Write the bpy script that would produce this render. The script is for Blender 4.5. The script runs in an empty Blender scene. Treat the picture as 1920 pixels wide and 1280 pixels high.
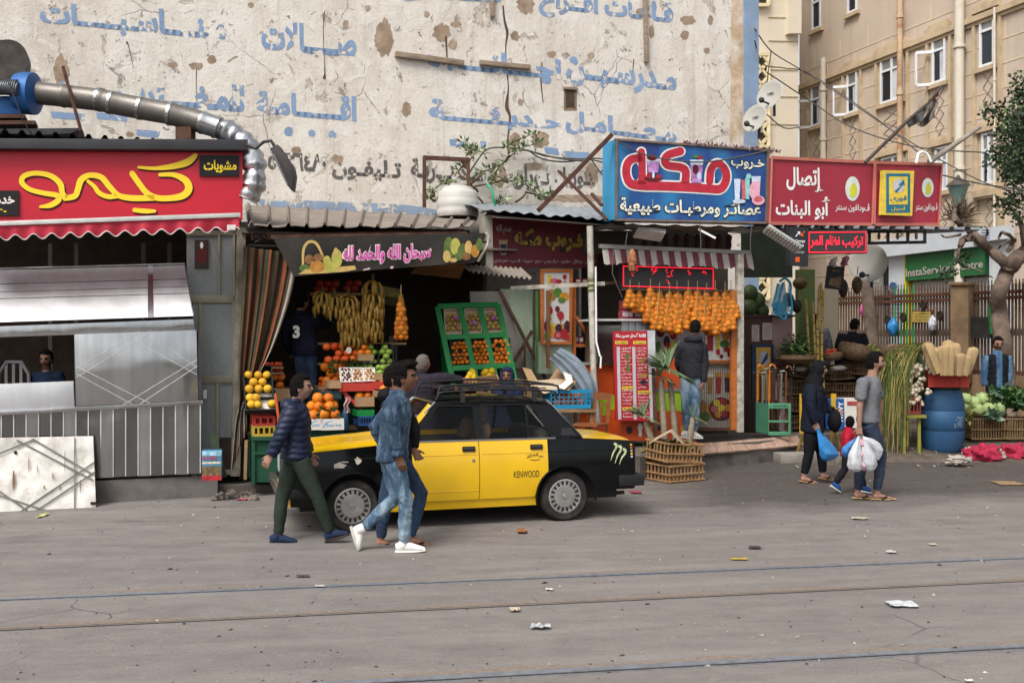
import bpy,bmesh,math,random,unicodedata
from mathutils import Vector as V,Matrix,noise
R=random.Random(11)
S=bpy.context.scene
COL=S.collection
F=1920.0
CH=1.95
rad=math.radians
# camera, sky, sun, exposure
cd=bpy.data.cameras.new('camera');cam=bpy.data.objects.new('camera',cd);COL.objects.link(cam)
cd.lens=36;cd.sensor_width=36;cd.sensor_fit='HORIZONTAL';cd.clip_end=600;cd.clip_start=.1
cam.location=(0,0,CH);cam.rotation_euler=(rad(90),0,0);S.camera=cam
w=bpy.data.worlds.new('World');S.world=w;w.use_nodes=True
nt=w.node_tree;bg=nt.nodes['Background']
sky=nt.nodes.new('ShaderNodeTexSky');sky.sky_type='NISHITA';sky.sun_disc=False
sky.sun_elevation=rad(52);sky.sun_rotation=rad(208);sky.air_density=1.0;sky.dust_density=4.0;sky.ozone_density=1.0
hs=nt.nodes.new('ShaderNodeHueSaturation');hs.inputs['Saturation'].default_value=.28
nt.links.new(sky.outputs[0],hs.inputs['Color']);nt.links.new(hs.outputs[0],bg.inputs[0]);bg.inputs[1].default_value=.095
sd=bpy.data.lights.new('sun','SUN');sd.energy=1.3;sd.angle=rad(22);sd.color=(1,.96,.9)
so=bpy.data.objects.new('sun',sd);COL.objects.link(so)
so.rotation_euler=(rad(90-52),0,rad(-28))
S.view_settings.view_transform='Standard';S.view_settings.look='None';S.view_settings.gamma=1
S.view_settings.use_curve_mapping=False;S.view_settings.exposure=1.05
# helpers
def W(px,py,Y):return V(((px-960)/F*Y,Y,CH+(640-py)/F*Y))
def G(px,py,z=0.0):return W(px,py,F*(CH-z)/(py-640))
ANG=19.4
class Pl:
 """a vertical plane of the street front; called with a photo direction it gives the point of the plane seen there"""
 def __init__(s,px,Y,ang=ANG):
  s.p=V(((px-960)/F*Y,Y,0));s.u=V((math.cos(rad(ang)),math.sin(rad(ang)),0));s.n=V((s.u.y,-s.u.x,0))
 def __call__(s,px,py,off=0):
  d=V(((px-960)/F,1,(640-py)/F));o=V((0,0,CH))
  t=s.n.dot(s.p-o)/s.n.dot(d)
  return o+d*t+s.n*off
 def tz(s,px,py):
  q=s(px,py);return(q-s.p).dot(s.u),q.z
 def at(s,t,z,off=0):
  q=s.p+s.u*t+s.n*off;return V((q.x,q.y,z))
class MB:
 def __init__(s):s.v=[];s.f=[];s.m=[];s.s=[]
 def add(s,vs,fs,mi=0,sm=False):
  b=len(s.v);s.v+=[V(a)for a in vs]
  for f in fs:s.f.append([b+i for i in f]);s.m.append(mi);s.s.append(sm)
  return s
 def prism(s,poly,vec,mi=0):
  n=len(poly);vec=V(vec);a=[V(p)for p in poly];b=[p+vec for p in a]
  nr=V((0,0,0))
  for i in range(n):nr+=a[i].cross(a[(i+1)%n])
  fl=nr.dot(vec)>0
  fs=[list(range(n)),list(range(2*n-1,n-1,-1))]+[[i,i+n,(i+1)%n+n,(i+1)%n]for i in range(n)]
  if fl:fs=[f[::-1]for f in fs]
  return s.add(a+b,fs,mi)
 def slab(s,pl,poly,d=.05,off=0,mi=0):
  return s.prism([pl(x,y,off)for x,y in poly],pl.n*-d,mi)
 def box(s,c,x,y,z,rot=None,mi=0):
  c=V(c);rot=rot or Matrix.Identity(3)
  vs=[c+rot@V((sx*x/2,sy*y/2,sz*z/2))for sz in(-1,1)for sy in(-1,1)for sx in(-1,1)]
  return s.add(vs,[[0,2,3,1],[4,5,7,6],[0,1,5,4],[2,6,7,3],[0,4,6,2],[1,3,7,5]],mi)
 def bar(s,a,b,w,h,mi=0,up=(0,0,1)):
  a=V(a);b=V(b);d=(b-a);L=d.length;d.normalize();up=V(up)
  if abs(d.dot(up))>.98:up=V((0,1,0))
  sd=d.cross(up).normalized();u2=sd.cross(d)
  return s.box((a+b)/2,L,w,h,Matrix((d,sd,u2)).transposed(),mi)
 def tube(s,pts,r,n=8,mi=0,cap=True,sm=True,flat=1.0,up=None):
  pts=[V(p)for p in pts];k=len(pts);rr=r if isinstance(r,(list,tuple))else[r]*k
  vs=[];prev=None
  for i in range(k):
   t=(pts[min(i+1,k-1)]-pts[max(i-1,0)]).normalized()
   if prev is None:
    a=V(up)if up is not None else V((0,0,1))
    if abs(t.dot(a))>.9:a=V((0,1,0))if up is None else V((1,0,0))
    x=t.cross(a).normalized()
   else:x=(prev-t*prev.dot(t)).normalized()
   prev=x;y=t.cross(x)
   q=rr[i]if isinstance(rr[i],(tuple,list))else(rr[i],rr[i]*flat)
   for j in range(n):
    an=2*math.pi*j/n;vs.append(pts[i]+x*math.cos(an)*q[0]+y*math.sin(an)*q[1])
  fs=[[i*n+j,i*n+(j+1)%n,(i+1)*n+(j+1)%n,(i+1)*n+j]for i in range(k-1)for j in range(n)]
  if cap:fs+=[list(range(n-1,-1,-1)),list(range((k-1)*n,k*n))]
  return s.add(vs,fs,mi,sm)
 def lathe(s,c,prof,n=20,mi=0,axis=(0,0,1),sm=True):
  ax=V(axis).normalized();a=V((1,0,0))if abs(ax.x)<.9 else V((0,1,0))
  x=ax.cross(a).normalized();y=ax.cross(x);c=V(c);k=len(prof)
  vs=[c+ax*z+(x*math.cos(2*math.pi*j/n)+y*math.sin(2*math.pi*j/n))*r for r,z in prof for j in range(n)]
  fs=[[i*n+j,i*n+(j+1)%n,(i+1)*n+(j+1)%n,(i+1)*n+j]for i in range(k-1)for j in range(n)]
  fs+=[list(range(n-1,-1,-1)),list(range((k-1)*n,k*n))]
  return s.add(vs,fs,mi,sm)
 def sph(s,c,r,nu=12,nv=8,mi=0,fn=None,rot=None,sm=True):
  c=V(c);r=r if isinstance(r,(tuple,list))else(r,r,r);vs=[]
  for i in range(nv+1):
   th=math.pi*i/nv
   for j in range(nu):
    ph=2*math.pi*j/nu;d=V((math.sin(th)*math.cos(ph),math.sin(th)*math.sin(ph),math.cos(th)))
    p=V((d.x*r[0],d.y*r[1],d.z*r[2]))
    if fn:p=fn(d,p)
    if rot:p=rot@p
    vs.append(c+p)
  fs=[[i*nu+j,(i+1)*nu+j,(i+1)*nu+(j+1)%nu,i*nu+(j+1)%nu]for i in range(nv)for j in range(nu)]
  return s.add(vs,fs,mi,sm)
 def sheet(s,fn,nu,nv,mi=0,sm=True):
  vs=[fn(i/nu,j/nv)for j in range(nv+1)for i in range(nu+1)]
  return s.add(vs,[[j*(nu+1)+i,j*(nu+1)+i+1,(j+1)*(nu+1)+i+1,(j+1)*(nu+1)+i]for j in range(nv)for i in range(nu)],mi,sm)
 def merge(s,o,mt=None):
  b=len(s.v);s.v+=[(mt@p)if mt else p for p in o.v];s.f+=[[b+i for i in f]for f in o.f];s.m+=o.m;s.s+=o.s;return s
 def base(s):
  xs=[p.x for p in s.v];ys=[p.y for p in s.v]
  return V(((min(xs)+max(xs))/2,(min(ys)+max(ys))/2,min(p.z for p in s.v)))
ORG={}
def mesh_of(name,mb,mats,org,bev=0):
 me=bpy.data.meshes.new(name)
 me.from_pydata([p-org for p in mb.v],[],mb.f)
 for m in(mats if isinstance(mats,(list,tuple))else[mats]):me.materials.append(m)
 me.polygons.foreach_set('material_index',mb.m);me.polygons.foreach_set('use_smooth',mb.s)
 if bev:
  b=bmesh.new();b.from_mesh(me);bmesh.ops.remove_doubles(b,verts=b.verts,dist=1e-5)
  ed=[e for e in b.edges if len(e.link_faces)==2 and e.calc_face_angle(0)>.5]
  bmesh.ops.bevel(b,geom=ed,offset=bev,segments=2,affect='EDGES',clamp_overlap=True,profile=.6)
  b.to_mesh(me);b.free()
 me.update();me.set_sharp_from_angle(angle=rad(52));return me
def tag(o,label=None,cat=None,group=None,kind=None):
 if label:o['label']=label
 if cat:o['category']=cat
 if group:o['group']=group
 if kind:o['kind']=kind
 return o
def obj(name,mb,mats,parent=None,label=None,cat=None,group=None,kind=None,org=None,bev=0,me=None):
 org=ORG[parent.name]if parent else(V(org)if org is not None else mb.base())
 o=bpy.data.objects.new(name,me or mesh_of(name,mb,mats,org,bev));COL.objects.link(o)
 if parent:o.parent=parent
 else:o.location=org
 ORG[o.name]=org
 return tag(o,label,cat,group,kind)
def T(name,label,cat,base,group=None):
 o=bpy.data.objects.new(name,None);COL.objects.link(o);o.location=base;o.empty_display_size=.1
 ORG[o.name]=V(base);return tag(o,label,cat,group)
def kids(o):return[c for c in COL.objects if c.parent==o]
def cp(o,loc,rot=None,label=None,group=None,sc=None):
 def rec(a,par):
  c=a.copy();COL.objects.link(c)
  if par:c.parent=par
  for k in a.children:rec(k,c)
  return c
 c=rec(o,None);c.location=loc
 if rot is not None:c.rotation_euler=rot
 if sc is not None:c.scale=(sc,sc,sc)if not isinstance(sc,(tuple,list))else sc
 ORG[c.name]=V(loc)
 return tag(c,label,None,group)
 # materials
def lin(h):
 if not isinstance(h,str):return tuple(h)
 h=h.lstrip('#');c=[int(h[i:i+2],16)/255 for i in(0,2,4)]
 return tuple(x/12.92 if x<=.04045 else((x+.055)/1.055)**2.4 for x in c)
def node(t,ty,ins=None,**kw):
 n=t.nodes.new('ShaderNode'+ty)
 for k,v in kw.items():setattr(n,k,v)
 for k,v in(ins or{}).items():
  if hasattr(v,'is_output'):t.links.new(v,n.inputs[k])
  else:n.inputs[k].default_value=v
 return n
def c4(c,k=1):c=lin(c);return(min(1,c[0]*k),min(1,c[1]*k),min(1,c[2]*k),1)
def mix(t,fac,a,b):
 n=t.nodes.new('ShaderNodeMix');n.data_type='RGBA'
 for i,v in((0,fac),(6,a),(7,b)):
  if hasattr(v,'is_output'):t.links.new(v,n.inputs[i])
  else:n.inputs[i].default_value=v
 return n.outputs[2]
def mth(t,op,a,b=0.0,c=0.0):
 n=t.nodes.new('ShaderNodeMath');n.operation=op
 for i,v in enumerate((a,b,c)):
  if hasattr(v,'is_output'):t.links.new(v,n.inputs[i])
  else:n.inputs[i].default_value=v
 return n.outputs[0]
def ramp(t,f,lo,hi,a=0.0,b=1.0):
 return node(t,'MapRange',{0:f,1:lo,2:hi,3:a,4:b},clamp=True).outputs[0]
def nz(t,co,sc,det=4,rough=.55,dist=0.0):
 return node(t,'TexNoise',{'Vector':co,'Scale':sc,'Detail':det,'Roughness':rough,'Distortion':dist}).outputs[0]
def newmat(name):
 m=bpy.data.materials.new(name);m.use_nodes=True;t=m.node_tree;b=t.nodes['Principled BSDF']
 co=t.nodes.new('ShaderNodeTexCoord').outputs['Object'];return m,t,b,co
def scaled(t,co,s):return node(t,'Mapping',{'Vector':co,'Scale':s}).outputs[0]
def bumpn(t,b,h,strength,dist=.01):
 n=node(t,'Bump',{'Height':h,'Strength':strength,'Distance':dist});t.links.new(n.outputs[0],b.inputs['Normal'])
MC={}
def M(name,col,rough=.65,metal=0.0,var=.14,sc=7.0,bump=0.0,bs=40.0,dirt=0.0,dcol='#6a5a4a',ds=3.0,rnd=0.0,st=None,trans=0.0,alpha=1.0,emit=0.0,sheen=0,coat=0,sss=0):
 if name in MC:return MC[name]
 m,t,b,co=newmat(name);MC[name]=m
 if st:co=scaled(t,co,st)
 f=ramp(t,nz(t,co,sc),.32,.68)
 cl=mix(t,f,c4(col,1-var),c4(col,1+var))
 if dirt:cl=mix(t,mth(t,'MULTIPLY',ramp(t,nz(t,co,ds,7,.65),.46,.66),dirt),cl,c4(dcol))
 if rnd:
  oi=node(t,'ObjectInfo').outputs['Random']
  cl=node(t,'HueSaturation',{'Color':cl,'Value':ramp(t,oi,0,1,1-rnd,1+rnd*.6),'Hue':ramp(t,oi,0,1,.5-rnd*.035,.5+rnd*.035)}).outputs[0]
 t.links.new(cl,b.inputs['Base Color'])
 b.inputs['Roughness'].default_value=rough;b.inputs['Metallic'].default_value=metal
 b.inputs['Specular IOR Level'].default_value=.45 if rough<.5 else .3 if rough<.7 else .15
 if trans:b.inputs['Transmission Weight'].default_value=trans
 b.inputs['Alpha'].default_value=alpha
 if coat:b.inputs['Coat Weight'].default_value=coat;b.inputs['Coat Roughness'].default_value=.08
 if emit:b.inputs['Emission Color'].default_value=c4(col);b.inputs['Emission Strength'].default_value=emit
 if bump:bumpn(t,b,nz(t,co,bs,5,.6),bump)
 return m
 # lettering (built-in font, Arabic shaped by hand)
FORMS={};LAM={}
for _c in range(0xFE70,0xFEFD):
 _d=unicodedata.decomposition(chr(_c)).split()
 if len(_d)==2:FORMS.setdefault(chr(int(_d[1],16)),{})[_d[0]]=chr(_c)
for _c in range(0xFEF5,0xFEFD):
 _d=unicodedata.decomposition(chr(_c)).split();LAM.setdefault(chr(int(_d[2],16)),{})[_d[0]]=chr(_c)
def shape(s):
 out=[];prev=False;i=0
 if not any(c in FORMS or 0x600<ord(c)<0x700 for c in s):return s
 while i<len(s):
  c=s[i]
  if c=='\u0640':out.append(c);prev=True;i+=1;continue
  if c not in FORMS:out.append(c);prev=False;i+=1;continue
  if c=='\u0644' and i+1<len(s)and s[i+1]in LAM:
   out.append(LAM[s[i+1]]['<final>' if prev else '<isolated>']);prev=False;i+=2;continue
  f=FORMS[c];nx=i+1<len(s)and(s[i+1]in FORMS or s[i+1]=='\u0640')and '<initial>' in f and s[i+1]!='\u0621'
  k=('<medial>' if nx else '<final>')if prev else('<initial>' if nx else '<isolated>')
  out.append(f.get(k,f.get('<isolated>')));prev=nx;i+=1
 r=''.join(reversed(out));o2='';num=''
 for ch in r:
  if ch.isdigit():num=ch+num
  else:o2+=num+ch;num=''
 return o2+num
TXC={}
def glyphs(s,bold=0.0):
 if(s,bold)in TXC:return TXC[(s,bold)]
 cu=bpy.data.curves.new('t','FONT');cu.body=shape(s);cu.size=1;cu.offset=bold;cu.resolution_u=4
 o=bpy.data.objects.new('t',cu);COL.objects.link(o)
 dg=bpy.context.evaluated_depsgraph_get();me=bpy.data.meshes.new_from_object(o.evaluated_get(dg))
 vs=[(v.co.x,v.co.y)for v in me.vertices];fs=[list(p.vertices)for p in me.polygons]
 bpy.data.objects.remove(o);bpy.data.curves.remove(cu);bpy.data.meshes.remove(me)
 x0=min(a for a,_ in vs);x1=max(a for a,_ in vs);y0=min(b for _,b in vs);y1=max(b for _,b in vs)
 vs=[((a-x0)/(x1-x0),(b-y0)/(y1-y0))for a,b in vs]
 TXC[(s,bold)]=(vs,fs);return vs,fs
def text(mb,pl,s,tl,tr,br,bl,off=.004,bold=0.0,mi=0):
 """writes s into the quad of photo directions tl,tr,br,bl on plane pl"""
 a,b,c,d=(pl(*p,off)for p in(tl,tr,br,bl));vs,fs=glyphs(s,bold)
 mb.add([(d*(1-u)+c*u)*(1-v)+(a*(1-u)+b*u)*v for u,v in vs],fs,mi);return mb
def tbox(mb,pl,s,x0,y0,x1,y1,sk=0.0,off=.004,bold=0.0,mi=0):
 return text(mb,pl,s,(x0,y0),(x1,y0+sk),(x1,y1+sk),(x0,y1),off,bold,mi)
def crom(pts,n=6):
 out=[];k=len(pts)
 for i in range(k-1):
  p0,p1,p2,p3=(pts[max(i-1,0)],pts[i],pts[i+1],pts[min(i+2,k-1)])
  for j in range(n):
   t=j/n
   out.append(tuple(.5*((2*b)+(-a+c)*t+(2*a-5*b+4*c-d)*t*t+(-a+3*b-3*c+d)*t**3)for a,b,c,d in zip(p0,p1,p2,p3)))
 out.append(tuple(pts[-1]));return out
def ribbon(mb,pl,pts,off=.006,n=6,grow=0.0,dx=0,dy=0,mi=0):
 """a brush stroke through (px, py, width) on plane pl"""
 q=crom(pts,n)if n>1 else pts;L=[];Rr=[]
 for i,(x,y,wd)in enumerate(q):
  a=q[max(i-1,0)];b=q[min(i+1,len(q)-1)];tx,ty=b[0]-a[0],b[1]-a[1];l=math.hypot(tx,ty)or 1
  nx,ny=-ty/l*(wd/2+grow),tx/l*(wd/2+grow)
  L.append((x+nx+dx,y+ny+dy));Rr.append((x-nx+dx,y-ny+dy))
 vs=[pl(x,y,off)for x,y in L]+[pl(x,y,off)for x,y in Rr];k=len(q)
 mb.add(vs,[[i,i+1,k+i+1,k+i]for i in range(k-1)],mi)
 for e in(q[0],q[-1]):
  r=e[2]/2+grow;mb.add([pl(e[0]+dx+r*math.cos(t*math.pi/6),e[1]+dy+r*math.sin(t*math.pi/6),off-.0004)for t in range(12)],[list(range(12))],mi)
 return mb
def blob(cx,cy,rx,ry,n=14,j=.25,rnd=R):
 return[(cx+rx*math.cos(2*math.pi*i/n)*(1+rnd.uniform(-j,j)),cy+ry*math.sin(2*math.pi*i/n)*(1+rnd.uniform(-j,j)))for i in range(n)]
def flat(mb,pl,poly,off=.004,mi=0):
 return mb.add([pl(x,y,off)for x,y in poly],[list(range(len(poly)))],mi)
def disc(x,y,rx,ry=None,n=16):ry=ry or rx;return[(x+rx*math.cos(2*math.pi*i/n),y+ry*math.sin(2*math.pi*i/n))for i in range(n)]
def rc(x0,y0,x1,y1,s=0.0):return[(x0,y0),(x1,y0+s),(x1,y1+s),(x0,y1)]
# SETTING
def asphalt():
 m,t,b,co=newmat('asphalt')
 big=nz(t,co,.35,5,.6);mid=nz(t,scaled(t,co,(1,2.2,1)),2.2,6,.65);fin=nz(t,co,60,3,.7);grit=nz(t,co,160,2,.8)
 cl=mix(t,ramp(t,big,.3,.7),c4('#6f6a67'),c4('#7d7774'))
 cl=mix(t,ramp(t,mid,.4,.7),cl,c4('#645f5d'))
 cl=mix(t,mth(t,'MULTIPLY',ramp(t,fin,.35,.75),.45),cl,c4('#8d857e'))
 cl=mix(t,mth(t,'MULTIPLY',ramp(t,grit,.56,.72),.45),cl,c4('#55514f'))
 du=nz(t,scaled(t,node(t,'Mapping',{'Vector':co,'Rotation':(0,0,rad(-10))}).outputs[0],(.12,1.6,1)),1.6,6,.6)
 cl=mix(t,mth(t,'MULTIPLY',ramp(t,du,.5,.72),.5),cl,c4('#8f8984'))
 sx=node(t,'SeparateXYZ',{0:co});nx=nz(t,co,.9,6,.65)
 d=mth(t,'ADD',mth(t,'MULTIPLY',sx.outputs[0],-.30),mth(t,'MULTIPLY',sx.outputs[1],1.0))
 edge=mth(t,'ADD',d,mth(t,'MULTIPLY',nx,2.2))
 right=ramp(t,mth(t,'ADD',sx.outputs[0],mth(t,'MULTIPLY',nx,1.5)),2.0,3.6)
 wet=mth(t,'MULTIPLY',mth(t,'MULTIPLY',ramp(t,edge,11.5,12.7),right),.8)
 cl=mix(t,wet,cl,c4('#3d3733'))
 dk=mth(t,'MULTIPLY',ramp(t,nz(t,scaled(t,co,(.5,1.6,1)),1.1,6,.7),.55,.66),.42)
 cl=mix(t,mth(t,'MULTIPLY',dk,ramp(t,edge,10,12)),cl,c4('#37322f'))
 sp=nz(t,co,26,4,.75);cl=mix(t,mth(t,'MULTIPLY',ramp(t,sp,.56,.70),.5),cl,c4('#4f4b49'));cl=mix(t,mth(t,'MULTIPLY',ramp(t,nz(t,scaled(t,co,(1,1,1)),9,6,.7),.57,.68),.4),cl,c4('#908a84'))
 vo=node(t,'TexVoronoi',{'Vector':mix(t,.12,co,node(t,'TexNoise',{'Vector':co,'Scale':3.0}).outputs[1]),'Scale':.85},feature='DISTANCE_TO_EDGE').outputs[0]
 ck=mth(t,'MULTIPLY',ramp(t,vo,.0,.010,1,0),ramp(t,nz(t,co,.5,3),.55,.64))
 cl=mix(t,mth(t,'MULTIPLY',ck,.35),cl,c4('#3a3735'))
 t.links.new(cl,b.inputs['Base Color']);b.inputs['Roughness'].default_value=.88;b.inputs['Specular IOR Level'].default_value=.3
 h=mth(t,'ADD',mth(t,'MULTIPLY',fin,.5),mth(t,'ADD',mth(t,'MULTIPLY',mid,1.2),mth(t,'MULTIPLY',ck,-1.5)))
 bumpn(t,b,h,.55,.02);return m
gm=MB();gm.add([(-90,-12,0),(90,-12,0),(90,160,0),(-90,160,0)],[[0,1,2,3]])
obj('road',gm,asphalt(),kind='structure',org=(0,0,0))
rail_m=M('rail_steel','#8a9099',.42,.45,.15,20,dirt=.5,dcol='#6c655e',ds=9)
groove_m=M('groove_dark','#3b3734',.9)
dust_m=M('rail_dust','#7d7166',.95,0,.2,30)
def rail(a,b,label,wr=.07,steel=True):
 A=G(*a);B=G(*b);d=(B-A).normalized();A-=d*6;B+=d*8;r=T('tram_rail',label,'tram rail',(A+B)/2,'tram rails set in the street')
 sd=V((-d.y,d.x,0));up=V((0,0,.004))
 n=60
 if steel:
  q=MB();q.bar(A+up*.5,B+up*.5,wr,.009);obj('rail_head',q,rail_m,r)
  q=MB();q.bar(A-sd*(wr*.5+.012)+up*.6,B-sd*(wr*.5+.012)+up*.6,.010,.004);obj('flange_groove',q,groove_m,r)
  q=MB();q.bar(A-sd*(wr*.5+.033),B-sd*(wr*.5+.033),.013,.008);obj('guard_lip',q,rail_m,r)
 else:
  q=MB();q.bar(A+up*.6,B+up*.6,.012,.004);obj('flange_groove',q,groove_m,r)
 for s,m_,wd in((1,'edge_dust',.09),):
  q=MB();rnd=random.Random(len(label));L=(B-A).length
  pts=[(A+d*L*i/n+sd*(wr*.5+.01),A+d*L*i/n+sd*(wr*.5+.01+wd*rnd.uniform(.1,1.0)))for i in range(n+1)]
  q.add([p[j]+V((0,0,.003))for p in pts for j in(0,1)],[[2*i,2*i+2,2*i+3,2*i+1]for i in range(n)])
  obj(m_,q,dust_m,r)
rail((200,1114.9),(1720,1053),'steel tram rail set in asphalt beyond the crumpled paper litter, nearest the taxi')
rail((200,1172.5),(1720,1099.5),'dust filled rail groove running between the two shiny steel rails',steel=False)
rail((700,1276.7),(1720,1221),'shiny steel tram rail closest to the bottom edge of the street')
conc=M('kerb_concrete','#8a837c',.9,0,.14,5,.4,45,.6,'#4f4943',2)
conc_d=M('kerb_dark','#5f5a56',.9,0,.2,5,.5,30,.7,'#3b3632',2)
pave_m=M('pavement_cement','#6f6862',.88,0,.2,3,.4,30,.7,'#3d3731',1.5)
def bld(a,vec):return a+V(vec)
A=G(-260,966);B=G(408,931);kn=V((-.33,.944,0))
q=MB();q.prism([A,B,B+V((0,0,.27)),A+V((0,0,.27))],V((-1.8,5.2,0)));obj('kerb',q,M('kerb_grey','#6d6966',.9,0,.12,4,.35,60,.5,'#45403c',2.5),kind='structure')
A=G(409,926);B=G(1212,893)
q=MB();q.prism([A,B,B+V((0,0,.1)),A+V((0,0,.1))],V((-1.5,4.6,0)));obj('pavement',q,pave_m,kind='structure')
q=MB()
for i in range(110):
 c=G(R.uniform(400,478),R.uniform(908,938));s_=R.uniform(.015,.07)
 q.sph(c+V((0,0,s_*.25)),(s_,s_*.8,s_*.6),6,4,fn=lambda d,p:p*(1+.5*noise.noise(d*3+c)),sm=False)
obj('rubble',q,M('rubble','#6f675f',.95,0,.25,9,.5,50),kind='stuff')
k0=G(1200,902);k1=G(1306,877);k2=G(1420,867);k3=G(1496,858);KZ=.34
q=MB();lo=[k0,k1,k2,k3];bk=[k3+V((-1.2,4.5,0)),k0+V((-1.2,5.5,0))]
poly=lo+bk;q.prism(poly,(0,0,KZ));obj('pavement',q,pave_m,kind='structure')
kr=T('kerb','x',None,k1);kr['kind']='structure';del kr['label']
for a,b in((k1,k2),(k2,k3)):
 n_=(b-a).normalized();n_=V((n_.y,-n_.x,0));q=MB();q.prism([a+n_*.05,b+n_*.05,b+n_*.04+V((0,0,.22)),a+n_*.04+V((0,0,.22))],-n_*.05);obj('kerb_face',q,conc_d,kr)
tile_m=M('terracotta','#a88b7a',.7,0,.2,8,.2,40,.5,'#7b6a5e',5)
for i in range(7):
 a=k1.lerp(k3,i/7+.004);b=k1.lerp(k3,(i+1)/7-.004);n_=(k3-k1).normalized();n_=V((n_.y,-n_.x,0));j=R.uniform(-.006,.006)
 q=MB();q.prism([a+n_*.11+V((0,0,.2)),b+n_*.11+V((0,0,.2+j)),b-n_*.02+V((0,0,KZ+.004)),a-n_*.02+V((0,0,KZ+.004+j))],n_*.02+V((0,0,.03)))
 obj('tile',q,tile_m,kr)
q=MB();a=G(1470,868);q.box(a+V((.45,.25,.07)),1.1,.32,.16,Matrix.Rotation(rad(12),3,'Z'));obj('kerb_block',q,conc,kind='structure',bev=.02)
# the great plastered gable wall
WP=Pl(0,16.5,19.8)
def plaster():
 m,t,b,co=newmat('plaster')
 n1=nz(t,co,.55,6,.6);n2=nz(t,scaled(t,co,(1.3,1.3,.35)),2.0,7,.65);n3=nz(t,co,22,5,.7);n4=nz(t,co,3.1,8,.7,.6)
 cl=mix(t,ramp(t,n1,.35,.65),c4('#cbc3b8'),c4('#dad4cb'))
 cl=mix(t,mth(t,'MULTIPLY',ramp(t,n2,.48,.75),.55),cl,c4('#aa9d8f'))
 cl=mix(t,mth(t,'MULTIPLY',ramp(t,n4,.53,.60),.7),cl,c4('#ddd8d0'))
 cl=mix(t,mth(t,'MULTIPLY',ramp(t,n3,.52,.75),.35),cl,c4('#8f7c68'))
 sx=node(t,'SeparateXYZ',{0:co})
 st=nz(t,scaled(t,co,(2.6,2.6,.09)),2.2,6,.7)
 cl=mix(t,mth(t,'MULTIPLY',ramp(t,st,.54,.75),.4),cl,c4('#8e7a63'))
 fl_=ramp(t,nz(t,co,1.35,10,.78,.9),.60,.612);cl=mix(t,mth(t,'MULTIPLY',fl_,.6),cl,c4('#b3a595'));fl2=ramp(t,nz(t,co,2.6,10,.8,.5),.615,.625);cl=mix(t,mth(t,'MULTIPLY',fl2,.75),cl,c4('#8c7b69'))
 pk=nz(t,co,5.5,9,.75,.4);pit=ramp(t,pk,.635,.65)
 cl=mix(t,mth(t,'MULTIPLY',pit,.85),cl,c4('#7b6855'))
 vo=node(t,'TexVoronoi',{'Vector':mix(t,.18,co,node(t,'TexNoise',{'Vector':co,'Scale':2.5,'Detail':5.0}).outputs[1]),'Scale':.9},feature='DISTANCE_TO_EDGE').outputs[0]
 ck=mth(t,'MULTIPLY',ramp(t,vo,0,.005,1,0),ramp(t,nz(t,co,.8,3),.54,.64))
 cl=mix(t,mth(t,'MULTIPLY',ck,.6),cl,c4('#6a5947'))
 t.links.new(cl,b.inputs['Base Color']);b.inputs['Roughness'].default_value=.92
 h=mth(t,'ADD',mth(t,'ADD',mth(t,'MULTIPLY',n3,.35),mth(t,'MULTIPLY',n4,.8)),mth(t,'ADD',mth(t,'MULTIPLY',mth(t,'ADD',pit,mth(t,'ADD',fl_,fl2)),-.7),mth(t,'MULTIPLY',ck,-1.0)))
 bumpn(t,b,h,.8,.03);return m
def peeled(name,col,lo=.47,hi=.50,under='#d2c6b5'):
 m,t,b,co=newmat(name)
 n1=nz(t,co,4.2,8,.72,.5);n2=nz(t,co,2,3)
 pc=mix(t,ramp(t,n2,.3,.7),c4(col,.88),c4(col,1.15))
 cl=mix(t,ramp(t,n1,.60,.615),pc,c4(under));t.links.new(cl,b.inputs['Base Color']);b.inputs['Roughness'].default_value=.9
 tr=node(t,'BsdfTransparent');ms=node(t,'MixShader',{0:ramp(t,nz(t,co,3.1,9,.75,.7),hi+.06,hi+.075),1:b.outputs[0],2:tr.outputs[0]})
 t.links.new(ms.outputs[0],t.nodes['Material Output'].inputs[0]);bumpn(t,b,n1,.4,.02);return m
pl_m=plaster();blue_m=peeled('blue_lettering_paint','#7c94b4',hi=.50);blk_m=peeled('charcoal_lettering_paint','#5c5855',hi=.49);scar_m=M('bare_render','#9c8a77',.95,0,.22,6,.8,22,.6,'#7a6651',4)
wall=T('plaster_wall','tall peeling cream gable wall with faded blue painted lettering above the shops','wall',WP(700,640))
q=MB();poly=[WP.at(-9,-.1),WP.tz(1416,0)[0]]
tR=WP.tz(1415,300)[0]
q.prism([WP.at(-5,0),WP.at(tR,0),WP.at(tR,13),WP.at(-5,13)],WP.n*-.6);obj('wall',q,pl_m,wall)
tq=WP.tz(1393,300)[0]
q=MB();q.prism([WP.at(tq,0,.003),WP.at(tR+.06,0,.003),WP.at(tR+.06,13,.003),WP.at(tq,13,.003)],WP.n*.06);obj('corner_pilaster',q,M('pilaster_blue','#7f95ae',.8,0,.1,3,.3,30,.55,'#a99f92',2.2),wall)
q=MB();t0=WP.tz(1368,300)[0]
q.prism([WP.at(t0,4.2,.003),WP.at(tq,4.2,.003),WP.at(tq,13,.003),WP.at(t0+.06,13,.003)],WP.n*.012);obj('flaking_margin',q,M('flaky','#b79f84',.9,0,.15,4,.5,20,.8,'#dad3c8',2.4),wall)
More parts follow.
